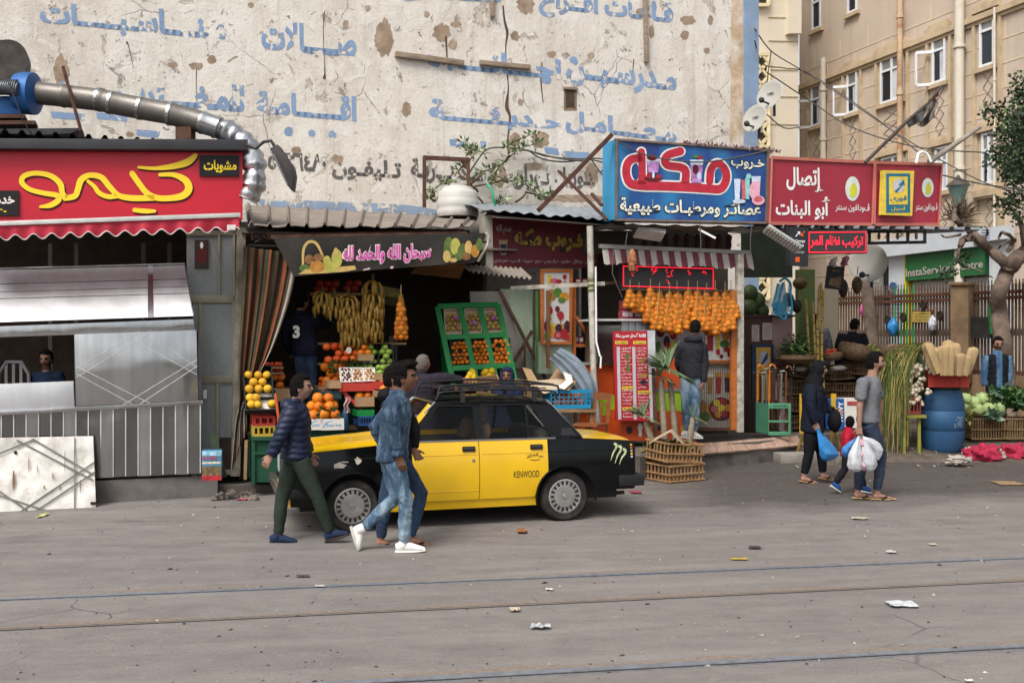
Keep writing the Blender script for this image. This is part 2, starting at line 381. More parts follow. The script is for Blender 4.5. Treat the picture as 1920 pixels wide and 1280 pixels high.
for(x,y,rx,ry)in((720,72,17,34),(115,135,14,32),(368,124,13,7),(397,112,8,8),(325,122,10,5),(828,62,16,18),(849,84,8,10),(800,28,5,7),(855,46,10,5),(966,68,8,9),(986,10,17,17),(965,262,11,13),(1013,262,17,16),(976,192,5,7),(762,205,9,14),(1034,102,9,6),(1108,105,6,6),(1290,38,14,9),(1332,38,5,9),(1284,66,7,9),(1108,330,13,22),(1080,372,60,7),(936,330,14,22),(633,298,11,8),(648,47,5,9),(690,15,5,5),(1200,25,8,10),(1226,14,5,10),(243,252,7,5),(556,282,9,7),(1000,312,18,8),(1222,60,5,12),(470,10,6,5),(1325,95,6,6)):
 q=MB();flat(q,WP,[(x+(u_-x)*(1+.35*noise.noise(V((u_*.16,v_*.16,x)))),y+(v_-y)*(1+.35*noise.noise(V((u_*.16,v_*.16,x+5)))))for u_,v_ in blob(x,y,rx,ry,44,.06)],.003);obj('plaster_scar',q,scar_m,wall)
for pts in([(943,12,3),(946,40,4),(951,62,5),(948,90,2),(950,130,3),(953,165,2),(950,200,7),(956,220,4),(952,262,3),(954,290,4)],[(608,22,1.6),(606,60,1.2),(609,130,1.6),(608,146,6)],[(1016,118,2),(1014,150,2.5),(1018,192,1.5)],[(1188,112,2),(1186,140,1.2)],[(368,130,1.4),(368,170,1),(370,205,.8)],[(238,80,4),(242,90,1.5),(250,128,.8)],[(836,70,4),(838,110,2.5)]):
 q=MB();ribbon(q,WP,pts,.005);obj('crack',q,M('crack_dark','#5c4b3c',.95),wall)
plank_m=M('wall_plank','#8c7c6b',.9,0,.25,4,.5,30,st=(1,1,6))
for a,b,wd in(((740,103),(868,120),.10),((898,119),(992,128),.09),((1207,-20),(1210,118),.06),((920,-20),(922,34),.05)):
 q=MB();q.bar(WP(*a,.05),WP(*b,.05),.09,wd);obj('plank',q,plank_m,wall,bev=.012)
hole=MB();hole.slab(WP,rc(1057,163,1081,207),.02,.008);obj('window_frame',hole,M('hole_rim','#86705c',.95,0,.3,9,.6),wall)
q=MB();q.slab(WP,rc(1060,170,1076,201),.01,.02);obj('window',q,M('hole_dark','#4a4038',.9,0,.3,5),wall)
hole=MB();hole.slab(WP,[(1056,164),(1082,166),(1082,170),(1056,168)],.06,.055);obj('window_lintel',hole,plank_m,wall)
LET=[(blue_m,.045,.006,[('صـــــالات',(490,37),(668,52),(668,110),(490,92)),('مـنــــاسـبـــــات',(75,4),(425,24),(425,88),(75,50)),('اقــــــامـة',(480,170),(668,180),(668,228),(480,212)),('للمـغــــتربــيـــــن',(100,140),(458,160),(458,226),(100,192)),('مـدرسـيــن',(1062,108),(1268,138),(1268,184),(1062,160)),('اجـــانـــب',(800,84),(1052,112),(1052,160),(800,134)),('مـعــــامـل',(1060,206),(1268,232),(1268,278),(1060,250)),('حـديـثـــــة',(804,184),(1052,214),(1052,250),(804,232)),('قـاعـات افــراح',(1010,-22),(1262,6),(1262,62),(1010,30)),('مـدارس',(640,-34),(940,-18),(940,12),(640,-4))]),(blk_m,.04,.006,[('فيـكـتـوريا .',(1040,312),(1165,318),(1165,362),(1040,352)),('لـوران . الاسـكـنـدريـة',(770,296),(1030,310),(1030,360),(770,342)),('تـليفـون',(622,296),(752,302),(752,344),(622,336)),('٥٧٢٦٤٨٠',(502,284),(612,288),(612,324),(502,318))])]
for mt,bd,of,rows in LET:
 for s_,*cn in rows:
  q=MB();text(q,WP,s_,*cn,off=of,bold=bd);obj('painted_lettering',q,mt,wall)
q=MB();flat(q,WP,[(480,373),(560,375),(620,378),(700,381),(770,385),(880,404),(880,425),(480,398)],.004);obj('painted_band',q,peeled('blue_band','#8799b0',hi=.44),wall)
q=MB()
for x0,x1,y in((842,876,266),(900,912,270),(1020,1050,281),(1058,1105,288),(180,240,216),(95,160,214),(256,300,248),(500,520,205)):
 flat(q,WP,[(x0,y-5),(x1,y-5+(x1-x0)*.07),(x1-2,y+8+(x1-x0)*.07),(x0+2,y+7)],.004)
for x,y,r_ in((541,247,9),(585,250,7),(623,252,8),(844,128,6),(1026,150,8),(1075,112,7)):flat(q,WP,blob(x,y,r_,r_,8,.15),.0045)
obj('painted_flecks',q,blue_m,wall,kind='stuff')
# cream building with lattice balconies beyond the gable
LP=Pl(1420,33,19.4)
cream=M('cream_stucco','#d3c9b6',.85,0,.05,2,.2,30,.25,'#bcab8d',1)
cb=T('cream_building','pale cream tall building with pierced lattice strip behind the gable wall','building',LP(1460,800))
q=MB();q.prism([LP(1380,800),LP(1497,800),LP(1497,-260),LP(1380,-260)],LP.n*-8);obj('wall',q,cream,cb)
q=MB();q.slab(LP,rc(1472,-200,1496,66),.3,.2);obj('pier',q,cream,cb)
lat=M('lattice_stone','#d9c9a4',.8,0,.1,4)
for y0,y1,nm in((104,276,0),(-60,12,1),(470,560,2)):
 q=MB();q.slab(LP,rc(1412,y0,1436,y1),.03,.06);obj('lattice_recess',q,M('lattice_dark','#4b4338',.9),cb)
 q=MB();n_=int((y1-y0)/28)
 for i in range(n_):
  c=y0+14+i*28
  for a,b in(((1412,c),(1424,c-14)),((1424,c-14),(1436,c)),((1436,c),(1424,c+14)),((1424,c+14),(1412,c))):q.bar(LP(*a,.1),LP(*b,.1),.1,.09)
  q.bar(LP(1412,c,.1),LP(1415,c,.1),.1,.12)
 for x in(1411,1437):q.bar(LP(x,y0,.1),LP(x,y1,.1),.12,.1)
 q.bar(LP(1411,y0,.1),LP(1437,y0,.1),.12,.1);q.bar(LP(1411,y1,.1),LP(1437,y1,.1),.12,.1)
 obj('lattice',q,lat,cb)
for y in(32,76,130,180,232):
 q=MB();q.slab(LP,[(1440,y),(1496,y+1),(1496,y+2.2),(1440,y+1.2)],.02,.03);obj('block_joint',q,M('joint_line','#c6b897',.9),cb)
 # beige stone-lined apartment building
BP=Pl(1855,29,19.4-90);BP.u=-BP.u;BP.n=V((-BP.u.y,BP.u.x,0))
if BP.n.x>0:BP.n=-BP.n
if BP.u.y<0:BP.u=-BP.u
def facade():
 m,t,b,co=newmat('beige_render')
 n1=nz(t,co,.5,5,.6);n2=nz(t,scaled(t,co,(1.5,1.5,.18)),1.6,6,.7);n3=nz(t,co,30,4,.7)
 cl=mix(t,ramp(t,n1,.3,.7),c4('#b6a594'),c4('#c3b3a2'))
 cl=mix(t,mth(t,'MULTIPLY',ramp(t,n2,.5,.78),.55),cl,c4('#9c8a78'))
 cl=mix(t,mth(t,'MULTIPLY',ramp(t,n3,.5,.75),.2),cl,c4('#c0b09f'))
 t.links.new(cl,b.inputs['Base Color']);b.inputs['Roughness'].default_value=.9;bumpn(t,b,n3,.3,.01);return m
bg_=T('beige_building','beige rendered apartment building with white casement windows and drainpipes','building',BP(1700,800))
tA=BP.tz(1925,300)[0]-8;tB=BP.tz(1499,300)[0]
fac=facade();q=MB();q.prism([BP.at(tA,0),BP.at(tB,0),BP.at(tB,18),BP.at(tA,18)],BP.n*-9);obj('wall',q,fac,bg_)
trim=M('facade_trim','#bda98c',.85,0,.1,3,.2,40,.4,'#8f7a61',2);jn=M('facade_joint','#cdbb9f',.9,0,.1,5)
white=M('white_window_frame','#d9dadb',.5,0,.05,3);gl_d=M('dark_window_glass','#24282c',.12,0,.3,.6);gl_c=M('curtained_glass','#7d7c78',.2,0,.25,5,st=(1,1,.3));dark_room=M('room_dark','#15171a',.9)
def tzr(x0,y0,x1,y1):
 xm=(x0+x1)/2;t0=BP.tz(x0,300)[0];t1=BP.tz(x1,300)[0];return min(t0,t1),max(t0,t1),BP.tz(xm,y1)[1],BP.tz(xm,y0)[1]
def bq(q,t0,t1,z0,z1,o0,o1,mi=0):q.prism([BP.at(t0,z0,o0),BP.at(t1,z0,o0),BP.at(t1,z1,o0),BP.at(t0,z1,o0)],BP.n*(o1-o0),mi)
def bar_r(q,t0,t1,z0,z1,f,o0,o1):
 bq(q,t0,t0+f,z0,z1,o0,o1);bq(q,t1-f,t1,z0,z1,o0,o1);bq(q,t0+f,t1-f,z1-f,z1,o0,o1);bq(q,t0+f,t1-f,z0,z0+f,o0,o1)
WINS=[(1523,160,1541,236,1),(1590,132,1609,212,1),(1653,98,1696,190,2),(1750,62,1775,155,1),(1839,22,1867,124,0),(1843,248,1870,345,2),(1756,275,1780,358,2),(1655,292,1698,340,2),(1524,-22,1541,55,0),(1591,-55,1609,24,0)]
for x0,y0,x1,y1,k in WINS:
 t0,t1,z0,z1=tzr(x0,y0,x1,y1);wn=MB();bar_r(wn,t0,t1,z0,z1,.07,.02,.07);tr_=z0+(z1-z0)*.66
 bq(wn,t0+.07,t1-.07,tr_-.035,tr_+.035,.02,.07)
 if t1-t0>1.6 or k==2:bq(wn,(t0+t1)/2-.04,(t0+t1)/2+.04,z0+.07,z1-.07,.021,.069)
 o=obj('window',wn,white,bg_)
 q=MB();bq(q,t0+.05,t1-.05,tr_,z1-.05,.015,.028);obj('pane',q,gl_c,o)
 q=MB();bq(q,t0+.05,t1-.05,z0+.05,tr_,.008,.022);obj('pane',q,gl_d,o)
 if k:
  q=MB();bq(q,t0+.1,t0+(t1-t0)*.45,z0+.08,tr_-.05,.024,.03);obj('curtain',q,M('window_curtain','#b9bcc4',.9,0,.2,9,st=(1,1,.2)),o)
 if k==1:
  hx=BP.at(t1-.03,0).xy;L=(t1-t0)*.85;q=MB();d_=(BP.n*.8+BP.u*.6).normalized();p0=BP.at(t1-.03,z0,.06)
  def lf(a,z):return p0+d_*a+V((0,0,z))
  H=tr_-z0
  for a,b in((lf(0,0),lf(L,0)),(lf(0,H),lf(L,H)),(lf(0,0),lf(0,H)),(lf(L,0),lf(L,H))):q.bar(a,b,.05,.09)
  lo_=obj('open_casement',q,white,o)
 q=MB();bq(q,t0-.22,t1+.22,z1+.03,z1+.2,.005,.16);bq(q,t0-.14,t1+.14,z1+.2,z1+.3,.005,.1);obj('window_hood',q,trim,bg_)
 q=MB();bq(q,t0-.12,t1+.12,z0-.14,z0-.02,.005,.14);obj('window_sill',q,trim,bg_)
 if y1>100:
  q=MB();za,zb=z0-.2,z0-2.1;n_=5
  for sgn in(0,1):
   for i in range(n_):
    u0=t0+.1 if(i+sgn)%2 else t1-.1;u1=t1-.1 if(i+sgn)%2 else t0+.1;zz0=za+(zb-za)*i/n_;zz1=za+(zb-za)*(i+1)/n_
    q.bar(BP.at(u0,zz0,.012),BP.at(u1,zz1,.012),.02,.014)
  obj('lattice_panel',q,M('lattice_line','#998776',.9),bg_)
  for tt in(t0-.2,t1+.2):
   q=MB();bq(q,tt-.05,tt+.05,z0-3.2,z1+.03,.004,.09);obj('pilaster_strip',q,trim,bg_)
q=MB();q2=MB();zz=2.2;k=0
while zz<12:
 bq(q,tA,tB,zz,zz+.035,.002,.012);tt=tA+(k%2)*.7
 while tt<tB:bq(q,tt,tt+.03,zz+.035,zz+.64,.002,.012);tt+=1.45
 zz+=.68;k+=1
obj('ashlar_joints',q,jn,bg_,kind='stuff')
zst=BP.tz(1870,28)[1]
q=MB();bq(q,tA,tB,zst,zst+.16,.013,.16);bq(q,tA,tB,zst-.1,zst,.013,.08);obj('string_course',q,trim,bg_)
def pipe(x,y0,y1,r_,mt,off=.22):
 t_=BP.tz(x,300)[0];za=BP.tz(x,y1)[1];zb=BP.tz(x,y0)[1];q=MB();q.tube([BP.at(t_,za,off),BP.at(t_,zb,off)],r_,10)
 for f in(.2,.5,.8):q.tube([BP.at(t_,za+(zb-za)*f,off),BP.at(t_,za+(zb-za)*f+.08,off)],r_*1.35,10)
 return obj('drainpipe',q,mt,bg_)
wp_m=M('pipe_white','#cdc6b6',.5,0,.08,3,0,40,.35,'#a08a70',3);rp_m=M('pipe_rust','#b9a184',.7,.1,.2,3,.2,30,.8,'#9c6237',2.5);bp_m=M('pipe_brown','#7d5f55',.7,0,.2,3)
pipe(1810,-60,700,.14,wp_m);pipe(1553,110,420,.1,wp_m);pipe(1698,-60,420,.09,rp_m);pipe(1496,-60,500,.10,bp_m);pipe(1876,16,700,.035,wp_m)
q=MB();t0,t1,z0,z1=tzr(1836,352,1880,372);bq(q,t0,t1,z0,z1,.013,.22)
for i in range(9):tt=t0+(t1-t0)*(i+.5)/9;bq(q,tt-.05,tt+.05,z0+.05,z1-.05,.22,.27)
obj('carved_lintel',q,trim,bg_)
def brect(name,x0,y0,x1,y1,o0,o1,mt,par):
 q=MB();a=BP.tz(x0,y0);b=BP.tz(x1,y0);z1=BP.tz((x0+x1)/2,y0)[1];z0=BP.tz((x0+x1)/2,y1)[1];bq(q,min(a[0],b[0]),max(a[0],b[0]),z0,z1,o0,o1);return obj(name,q,mt,par)
bk_=T('bank_front','bank branch front with green sign and white poster panels behind the tree','shop front',BP(1790,640))
grn=M('bank_green','#245a32',.5,0,.05,2);wht=M('panel_white','#b9bdc2',.5,0,.05,2,0,30,.2,'#99a0a5',3);blu=M('print_blue','#3a5088',.6);yel=M('print_yellow','#c7b52c',.6)
brect('fascia',1712,463,1862,521,.03,.3,grn,bk_);brect('white_band',1662,440,1852,474,.31,.5,wht,bk_);brect('shutter',1716,524,1862,720,.012,.1,M('shutter_grey','#98938f',.7,0,.04,2),bk_)
brect('poster_panel',1676,478,1709,720,.02,.2,wht,bk_);brect('yellow_edge',1706,470,1712,720,.02,.22,yel,bk_);brect('poster_panel',1868,448,1900,720,.02,.25,wht,bk_);brect('sign_panel',1856,427,1915,452,.25,.52,wht,bk_);brect('sign_edge',1853,425,1856,454,.25,.55,grn,bk_)
q=MB();text(q,BP,'InstaService Centre',(1714,505),(1860,487),(1860,502),(1714,520),off=.32,bold=.02);obj('raised_lettering',q,M('letter_grey','#9f9a94',.5),bk_)
q=MB()
for x,y,r_ in((1686,536,7),(1684,553,6),(1880,470,6),(1874,500,5)):flat(q,BP,disc(x,y,r_,r_),.24)
for y in range(570,600,8):flat(q,BP,rc(1680,y,1702,y+2),.24)
for y in range(432,450,5):flat(q,BP,rc(1868,y,1884,y+1.5),.53)
obj('poster_print',q,blu,bk_)
brect('window_bay',1640,470,1672,720,.013,.05,M('bay_grey','#8d8a86',.6,0,.2,2),bk_);brect('window_glass',1660,500,1672,600,.05,.08,gl_d,bk_)
q=MB();
for x in(1646,1656,1666):q.bar(BP(x,520,.4),BP(x,640,.4),.05,.05)
for y in(530,560,590):q.bar(BP(1644,y,.4),BP(1668,y,.4),.05,.05)
obj('steel_grille',q,M('grille_grey','#8f8c88',.6,.3),bk_)
# GRILL KIOSK
def steel(name,col='#b4b5b6',rough=.2,var=.12,st=(1,1,.08),blot=.12):
 m,t,b,co=newmat(name)
 n1=nz(t,scaled(t,co,st),14,4,.6);n2=nz(t,co,1.7,5,.6);n3=nz(t,scaled(t,co,st),5,2,.5);n4=nz(t,co,1.9,1,.4)
 cl=mix(t,ramp(t,n1,.3,.7),c4(col,1-var),c4(col,1+var));cl=mix(t,mth(t,'MULTIPLY',ramp(t,n2,.5,.75),blot),cl,c4('#77736e'))
 t.links.new(cl,b.inputs['Base Color']);b.inputs['Metallic'].default_value=.92
 t.links.new(mth(t,'ADD',ramp(t,n3,.3,.7,rough-.04,rough+.05),0),b.inputs['Roughness'])
 bumpn(t,b,mth(t,'ADD',mth(t,'MULTIPLY',n4,2.2),mth(t,'MULTIPLY',n1,.06)),.35,.04);return m
st_m=steel('cart_steel');st_d=steel('cart_steel_worn','#848280',.2,.06,blot=.2);st_b=steel('hood_steel','#d4d5d7',.5,.05,blot=.15)
alu=M('aluminium','#a39f92',.45,.55,.1,5,dirt=.3,dcol='#776f60',ds=4);black=M('black_paint','#1d1d1f',.5,0,.2,6);dgrey=M('dark_metal','#3d3d40',.5,.3,.2,6)
red_s=M('sign_red','#b81c30',.38,0,.05,2,dirt=.3,dcol='#8c1a28',ds=2);yel_s=M('sign_yellow','#ecd22a',.45,0,.02,3);blk_s=M('sign_black','#1b1a1c',.5,0,.05);white_s=M('sign_white','#e2e2de',.5,0,.03)
rust=M('rusty_iron','#5b4238',.8,.2,.3,9,.3,50,.5,'#3a2a24',5);tin=M('grey_tin','#8d8983',.5,.4,.15,4,.2,20,.5,'#6d5f52',3)
gk=KP=Pl(0,12.3)
kio=T('grill_kiosk','grill kiosk with big red sign, yellow Arabic script and scalloped red awning','kiosk',KP(230,940).xy.to_3d())
q=MB();q.slab(KP,[(-90,263),(463,265),(463,285),(-90,282)],.5,.14);obj('roof_beam',q,M('beam_grey','#38393d',.6,.1,.15,4),kio,bev=.01)
sg=MB();sg.slab(KP,[(-90,283),(455,286),(455,411),(-90,413)],.14,.0);sgn=obj('sign_board',sg,red_s,kio)
STR=[[(366,292,9),(352,304,13),(325,312,11),(290,316,7),(260,314,5)],[(300,328,7),(325,328,9),(347,338,13),(354,354,14),(343,367,13),(318,372,11),(293,371,11),(275,362,11),(262,346,11),(248,326,11)],[(290,371,11),(262,372,11),(240,371,11),(221,366,10),(205,350,11),(190,333,11),(168,329,10),(152,338,12),(146,356,11),(140,368,11),(122,372,10)],[(218,368,9),(202,369,9),(186,362,9),(177,350,8),(165,340,6)],[(124,372,9),(117,362,10),(113,345,11),(95,330,10),(68,325,9),(46,330,10),(41,342,10),(55,355,9),(80,362,9),(108,367,10),(109,376,11),(95,385,10),(76,388,5)],[(252,394,8),(272,396,9),(290,396,6)]]
q=MB();q2=MB()
for s_ in STR:ribbon(q2,KP,s_,.004,5,.8,2,3);ribbon(q,KP,s_,.012,5)
obj('script_shadow',q2,M('script_shadow','#4a0d15',.5),sgn);obj('lettering',q,yel_s,sgn)
q=MB();q.slab(KP,rc(374,292,448,331),.03,.03);tbox(q,KP,'مشويات',382,301,443,325,0,.034,.03,1);obj('name_plate',q,[blk_s,yel_s],sgn)
q=MB();q.slab(KP,rc(-80,358,36,405),.03,.03);tbox(q,KP,'خدمة',-20,365,28,383,0,.034,.03,2);tbox(q,KP,'٠١٢٣٠',-46,390,14,401,0,.034,.03,1);obj('name_plate',q,[blk_s,yel_s,white_s],sgn)
aw_m=M('awning_red','#b02a3e',.6,0,.14,2.5,.3,9,.3,'#7d1f2f',2)
A0=[KP(-90,416,.1),KP(444,409,.1)];q=MB();q.add([A0[0],A0[1],KP(443,413,.6),KP(-90,431,.6)],[[0,1,2,3]]);obj('awning_cloth',q,aw_m,kio)
q=MB();q.slab(KP,[(-90,430),(443,410),(443,418),(-90,438)],.05,.66);obj('awning_bar',q,M('bar_white','#c9c8c4',.4,.3),kio,bev=.008)
def val(u,v):
 x=-90+u*531;yt=437-20*(x+90)/531;sc_=4.6*math.cos((x+8)*2*math.pi/32.6);yb=yt+22+sc_
 return KP(x,yt+(yb-yt)*v,.635+.02*math.sin(x*.19)*v+.012*math.sin(x*.07+2)*v)
q=MB();q.sheet(val,180,5);o=obj('valance',q,aw_m,kio)
q=MB();q.tube([val(i/180,1)for i in range(181)],.008,5);obj('valance_trim',q,M('trim_white','#cfc4c0',.7),o)
q=MB();q.slab(KP,rc(419,432,434,441),.004,.67);obj('maker_tag',q,M('tag_white','#d8d4d0',.7),o)
roof_m=M('kiosk_roof','#5f5b57',.8,.1,.2,3,.2,30,.6,'#3d3833',3);brown_in=M('tile_brown','#54483f',.7,0,.2,5);
zr=KP(0,262).z;TR=KP.tz(458,300)[0];q=MB()
def corr(u,v):
 p=KP.at(-1.8+u*(TR+1.78),zr+.06-.02*v,.13-3.9*v);ph=(u*25)%1;return p+V((0,0,.05 if ph<.25 else 0))
q.sheet(corr,150,1,sm=False);obj('roof_sheet',q,roof_m,kio)
TR=KP.tz(458,300)[0]
q=MB();q.prism([KP.at(-1.8,0,-3.3),KP.at(TR,0,-3.3),KP.at(TR,zr,-3.3),KP.at(-1.8,zr,-3.3)],KP.n*-.1);obj('back_wall',q,brown_in,kio)
q=MB();q.prism([KP.at(TR-.02,0,-.9),KP.at(TR-.02,0,-3.3),KP.at(TR-.02,zr,-3.3),KP.at(TR-.02,zr,-.9)],KP.u*.05);obj('side_wall',q,M('kiosk_side','#6c6459',.8,0,.2,4,dirt=.4),kio)
q=MB();q.prism([KP.at(-1.8,0,-.3),KP.at(-1.8,0,-3.3),KP.at(-1.8,zr,-3.3),KP.at(-1.8,zr,-.3)],KP.u*-.05);obj('side_wall',q,brown_in,kio)
q=MB()
for x in(62,118,262,318):q.slab(KP,rc(x,430,x+9,900),.08,-1.9)
obj('inner_post',q,M('inner_post','#7d7468',.7,0,.2,5),kio,kind='stuff')
PA=Pl(400,13.25);fr_m=M('frosted_glass','#7c8182',.25,0,.1,30,.3,60);cream_f=M('cream_frame','#8d8776',.5,.3,.1,5,dirt=.4,dcol='#655d50')
par=T('glass_partition','aluminium framed frosted glass partition with a poster between grill cart and curtain','partition',PA(405,890))
for a in(rc(350,440,409,553),rc(412,440,441,553),rc(362,568,374,830),rc(378,569,436,705),rc(378,718,406,880),rc(410,718,436,820)):
 q=MB();q.slab(PA,a,.012,-.02);obj('pane',q,fr_m,par)
q=MB();q.slab(PA,rc(410,820,436,885),.02,-.01);obj('kick_panel',q,M('kick_brown','#3f352f',.8),par)
for a in(rc(348,553,450,568),rc(375,704,440,718),rc(408,438,413,553),rc(373,568,378,890),rc(405,718,411,880),rc(436,430,441,890),rc(348,432,450,441),rc(372,880,450,890)):
 q=MB();q.slab(PA,a,.05,.012);obj('frame_bar',q,cream_f,par,bev=.006)
q=MB();q.slab(PA,[(444,425),(461,427),(450,892),(432,892)],.08,.05);obj('door_post',q,M('post_worn','#8f897b',.7,.1,.2,6,.2,40,.6,'#5a4c40',5),par,bev=.01)
q=MB();q.slab(PA,rc(365,450,391,504),.01,.01);flat(q,PA,rc(368,468,388,492),.012,1);flat(q,PA,disc(378,460,3,6),.012,2);obj('poster',q,[M('poster_dark','#3c2c2b',.5),M('poster_red','#5a1d20',.5),white_s],par)
q=MB();q.tube([PA(383,730,.06),PA(383,746,.06)],.03,8);obj('door_handle',q,white_s,par)
CP=Pl(376,12.75)
cart=T('grill_cart','stainless steel grill cart with ribbed front, sloped hood and diamond scored hatch','food cart',CP(180,892))
n_=17
def yl(x,a,b):return a+(b-a)*(x+20)/396
for i in range(n_):
 x0=-20+396*i/n_;x1=-20+396*(i+1)/n_-.6;j=.012 if i%2 else 0
 q=MB();q.prism([CP(x0,yl(x0,904,887),j),CP(x1,yl(x1,904,887)+R.uniform(-1,1),.012-j),CP(x1,yl(x1,770,756),.012-j),CP(x0,yl(x0,770,756),j)],CP.n*-.02)
 obj('front_panel',q,st_d if i%3 else st_m,cart);q=MB();q.bar(CP(x1+.3,yl(x1,903,886),.012),CP(x1+.3,yl(x1,771,757),.012),.012,.012);obj('panel_rib',q,st_b,cart)
for a,d,of,nm,mt in(([(-60,773),(380,750),(380,757),(-60,781)],.8,.05,'ledge',st_m),([(-60,722),(138,714),(140,763),(-60,774)],.04,.02,'sill_panel',st_b),([(-60,614),(362,598),(366,620),(-60,634)],.05,.03,'lintel_panel',st_m),([(140,627),(368,619),(371,750),(143,761)],.04,.07,'hatch',st_m),([(-60,900),(374,884),(374,890),(-60,907)],.5,-.02,'bottom_frame',dgrey)):
 q=MB();q.slab(CP,a,d,of);o=obj(nm,q,mt,cart,bev=.004)
 if nm=='hatch':
  q=MB()
  for p in([(144,690),(262,622)],[(144,707),(285,621)],[(275,628),(369,688)],[(255,640),(369,702)],[(144,686),(282,756)],[(144,700),(250,758)],[(230,759),(369,674)],[(262,757),(369,686)]):
   q.bar(CP(*p[0],.072),CP(*p[1],.072),.008,.008)
  obj('scored_line',q,st_b,o,kind='stuff')
q=MB();q.slab(CP,[(371,620),(375,622),(378,748),(371,750)],1.0,.06);obj('end_panel',q,dgrey,cart)
q=MB();q.prism([CP(-60,770,-.02),CP(374,752,-.02),CP(374,884,-.02),CP(-60,900,-.02)],CP.n*-.9);obj('cabinet',q,st_d,cart)
def hd(x,v,o=0):
 return CP(x+(348-362)*v*(1 if x>300 else 0),(606+(593-606)*(x+40)/402)*(1-v)+(502+(492-502)*(x+40)/402)*v,.08-.5*v+o)
for(va,vb,o_)in((0,.44,0),(.44,.57,.012),(.57,.72,-.006),(.72,1,.01)):
 for xa,xb in((-60,277),(287,362)):
  q=MB();q.prism([hd(xa,va+.006,o_),hd(xb,va+.006,o_),hd(xb,vb-.006,o_),hd(xa,vb-.006,o_)],CP.n*-.015);obj('hood_sheet',q,st_b,cart)
q=MB();q.prism([hd(277,0,.02),hd(287,0,.02),hd(287,1,.02),hd(277,1,.02)],CP.n*-.03);obj('hood_strap',q,st_m,cart)
q=MB();q.tube([hd(-60,1.02,.02),hd(362,1.02,.02),hd(362,0,.02)],.012,6);obj('hood_rim',q,st_m,cart)
q=MB();q.add([hd(361,0),hd(361,1),hd(361,1)-CP.n*.4,hd(361,0)-CP.n*.9],[[0,1,2,3]]);q.add([hd(-60,1),hd(361,1),hd(361,1)-CP.n*.4,hd(-60,1)-CP.n*.4],[[0,1,2,3]]);obj('hood_end',q,st_m,cart)
for x in(366,30):
 q=MB();q.lathe(CP(x,893,-.1)+V((0,0,.01)),[(.03,-.03),(.055,-.025),(.055,.025),(.03,.03)],14,axis=(1,.35,0));obj('castor',q,M('castor_grey','#6c6257',.7),cart)
wp=M('dented_panel','#d9d5cd',.38,.45,.05,2.5,.25,3,.55,'#8a7763',4.5)
LPn=Pl(180,F*CH/310)
def lp(x,v,o=0):return LPn(x,950+(x-180)*-.06*(1-v)-130*v-(x-173)*.02*v,o-.2*v)
pan=T('loose_panel','dented white steel panel with scored diamond lines leaning against the grill cart','metal panel',LPn(60,955))
q=MB();q.sheet(lambda u,v:lp(-70+u*(250-7*v),v,.024*noise.noise((u*4,v*2.5,3))+.007*noise.noise((u*11,v*7,1))+.008),60,30);q.sheet(lambda u,v:lp(-70+u*(250-7*v),v,-.02),1,1);obj('sheet',q,wp,pan);[obj('rust_streak',ribbon(MB(),lambda x,y,o=0:lp(x,y/130,.036),[(x_,y_*130,.3+w_*.4),(x_+.6,(y_-l_*.5)*130,w_),(x_+.3,(y_-l_)*130,.2)],0,3),M('rust_stain','#7b5f48',.8),pan)for x_,y_,w_,l_ in((52,.72,2.2,.2),(68,.62,1.6,.12),(120,.8,1.4,.3),(98,.5,2.4,.1),(24,.55,5,.28),(150,.4,2,.2),(82,.34,3,.06),(112,.33,2.5,.08))]
q=MB()
for a,b in(((28,.97),(174,.38)),((58,.98),(174,.46)),((-20,.38),(50,.02)),((-20,.28),(85,0)),((38,0),(176,.63)),((68,0),(178,.5)),((-20,.75),(60,.97)),((140,0),(138,.99))):
 q.bar(lp(a[0],a[1],.026),lp(b[0],b[1],.026),.012,.016)
obj('scored_line',q,M('score_grey','#7d7a76',.6,.3),pan,kind='stuff')
q=MB();q.box(lp(175,.06,.03),.06,.02,.03);obj('catch',q,black,pan)
q=MB();q.sph(lp(26,.8,.018),.02,8,6);obj('handle_hole',q,black,pan)
TNB=CP(395,896,.35);TNB.z=.272
t_=Matrix.Translation(TNB)@Matrix.Rotation(rad(12),4,'Z')
tn=T('oil_tin','square oil tin with blue and red print standing beside the grill cart wheel','tin',TNB)
q=MB();q.box((0,0,.18),.23,.16,.36);q2=MB();q2.merge(q,t_);obj('can',q2,M('tin_blue','#4a86a8',.4,.2,.1),tn,bev=.01)
for z0,z1,c in((.0,.06,'#a8262f'),(.06,.17,'#6b5a3f'),(.2,.225,'#c7bda6'),(.3,.355,'#8db6c7')):
 q=MB();q.box((0,-.0815,(z0+z1)/2),.226,.003,z1-z0);q2=MB();q2.merge(q,t_);obj('printed_band',q2,M('tin'+c,c,.4,0,.5,22),tn)
TP=Pl(395,12.3);TP.p=TNB+V((.0,-.087,0));q=MB();vs,fs=glyphs('AL-KOREY',.03);q.add([TNB+V((-.09+u*.18,-.1+.03*(u-.5),.25+v*.045))for u,v in vs],fs);obj('lettering',q,M('tin_red','#a31f28',.5),tn)
q=MB();q.slab(CP,[(388,808),(404,812),(424,890),(413,892)],.03,.2);obj('plank',q,M('plank_green','#3a4536',.8,0,.3,5),label='dark green board propped against the frosted partition',cat='board')
ch=T('plastic_chair','white plastic chair back seen inside the dark grill kiosk window','chair',KP(10,800,-1.4));wc=M('plastic_white','#77767a',.5);c0=KP(-6,724,-1.6)
q=MB();q.tube([c0+V((-.22,0,-.4)),c0+V((-.2,0,.1)),c0+V((-.1,0,.26)),c0+V((.1,0,.26)),c0+V((.2,0,.1)),c0+V((.22,0,-.4))],.025,6)
for x in(-.1,0,.1):q.bar(c0+V((x,0,-.3)),c0+V((x,0,.26)),.04,.015)
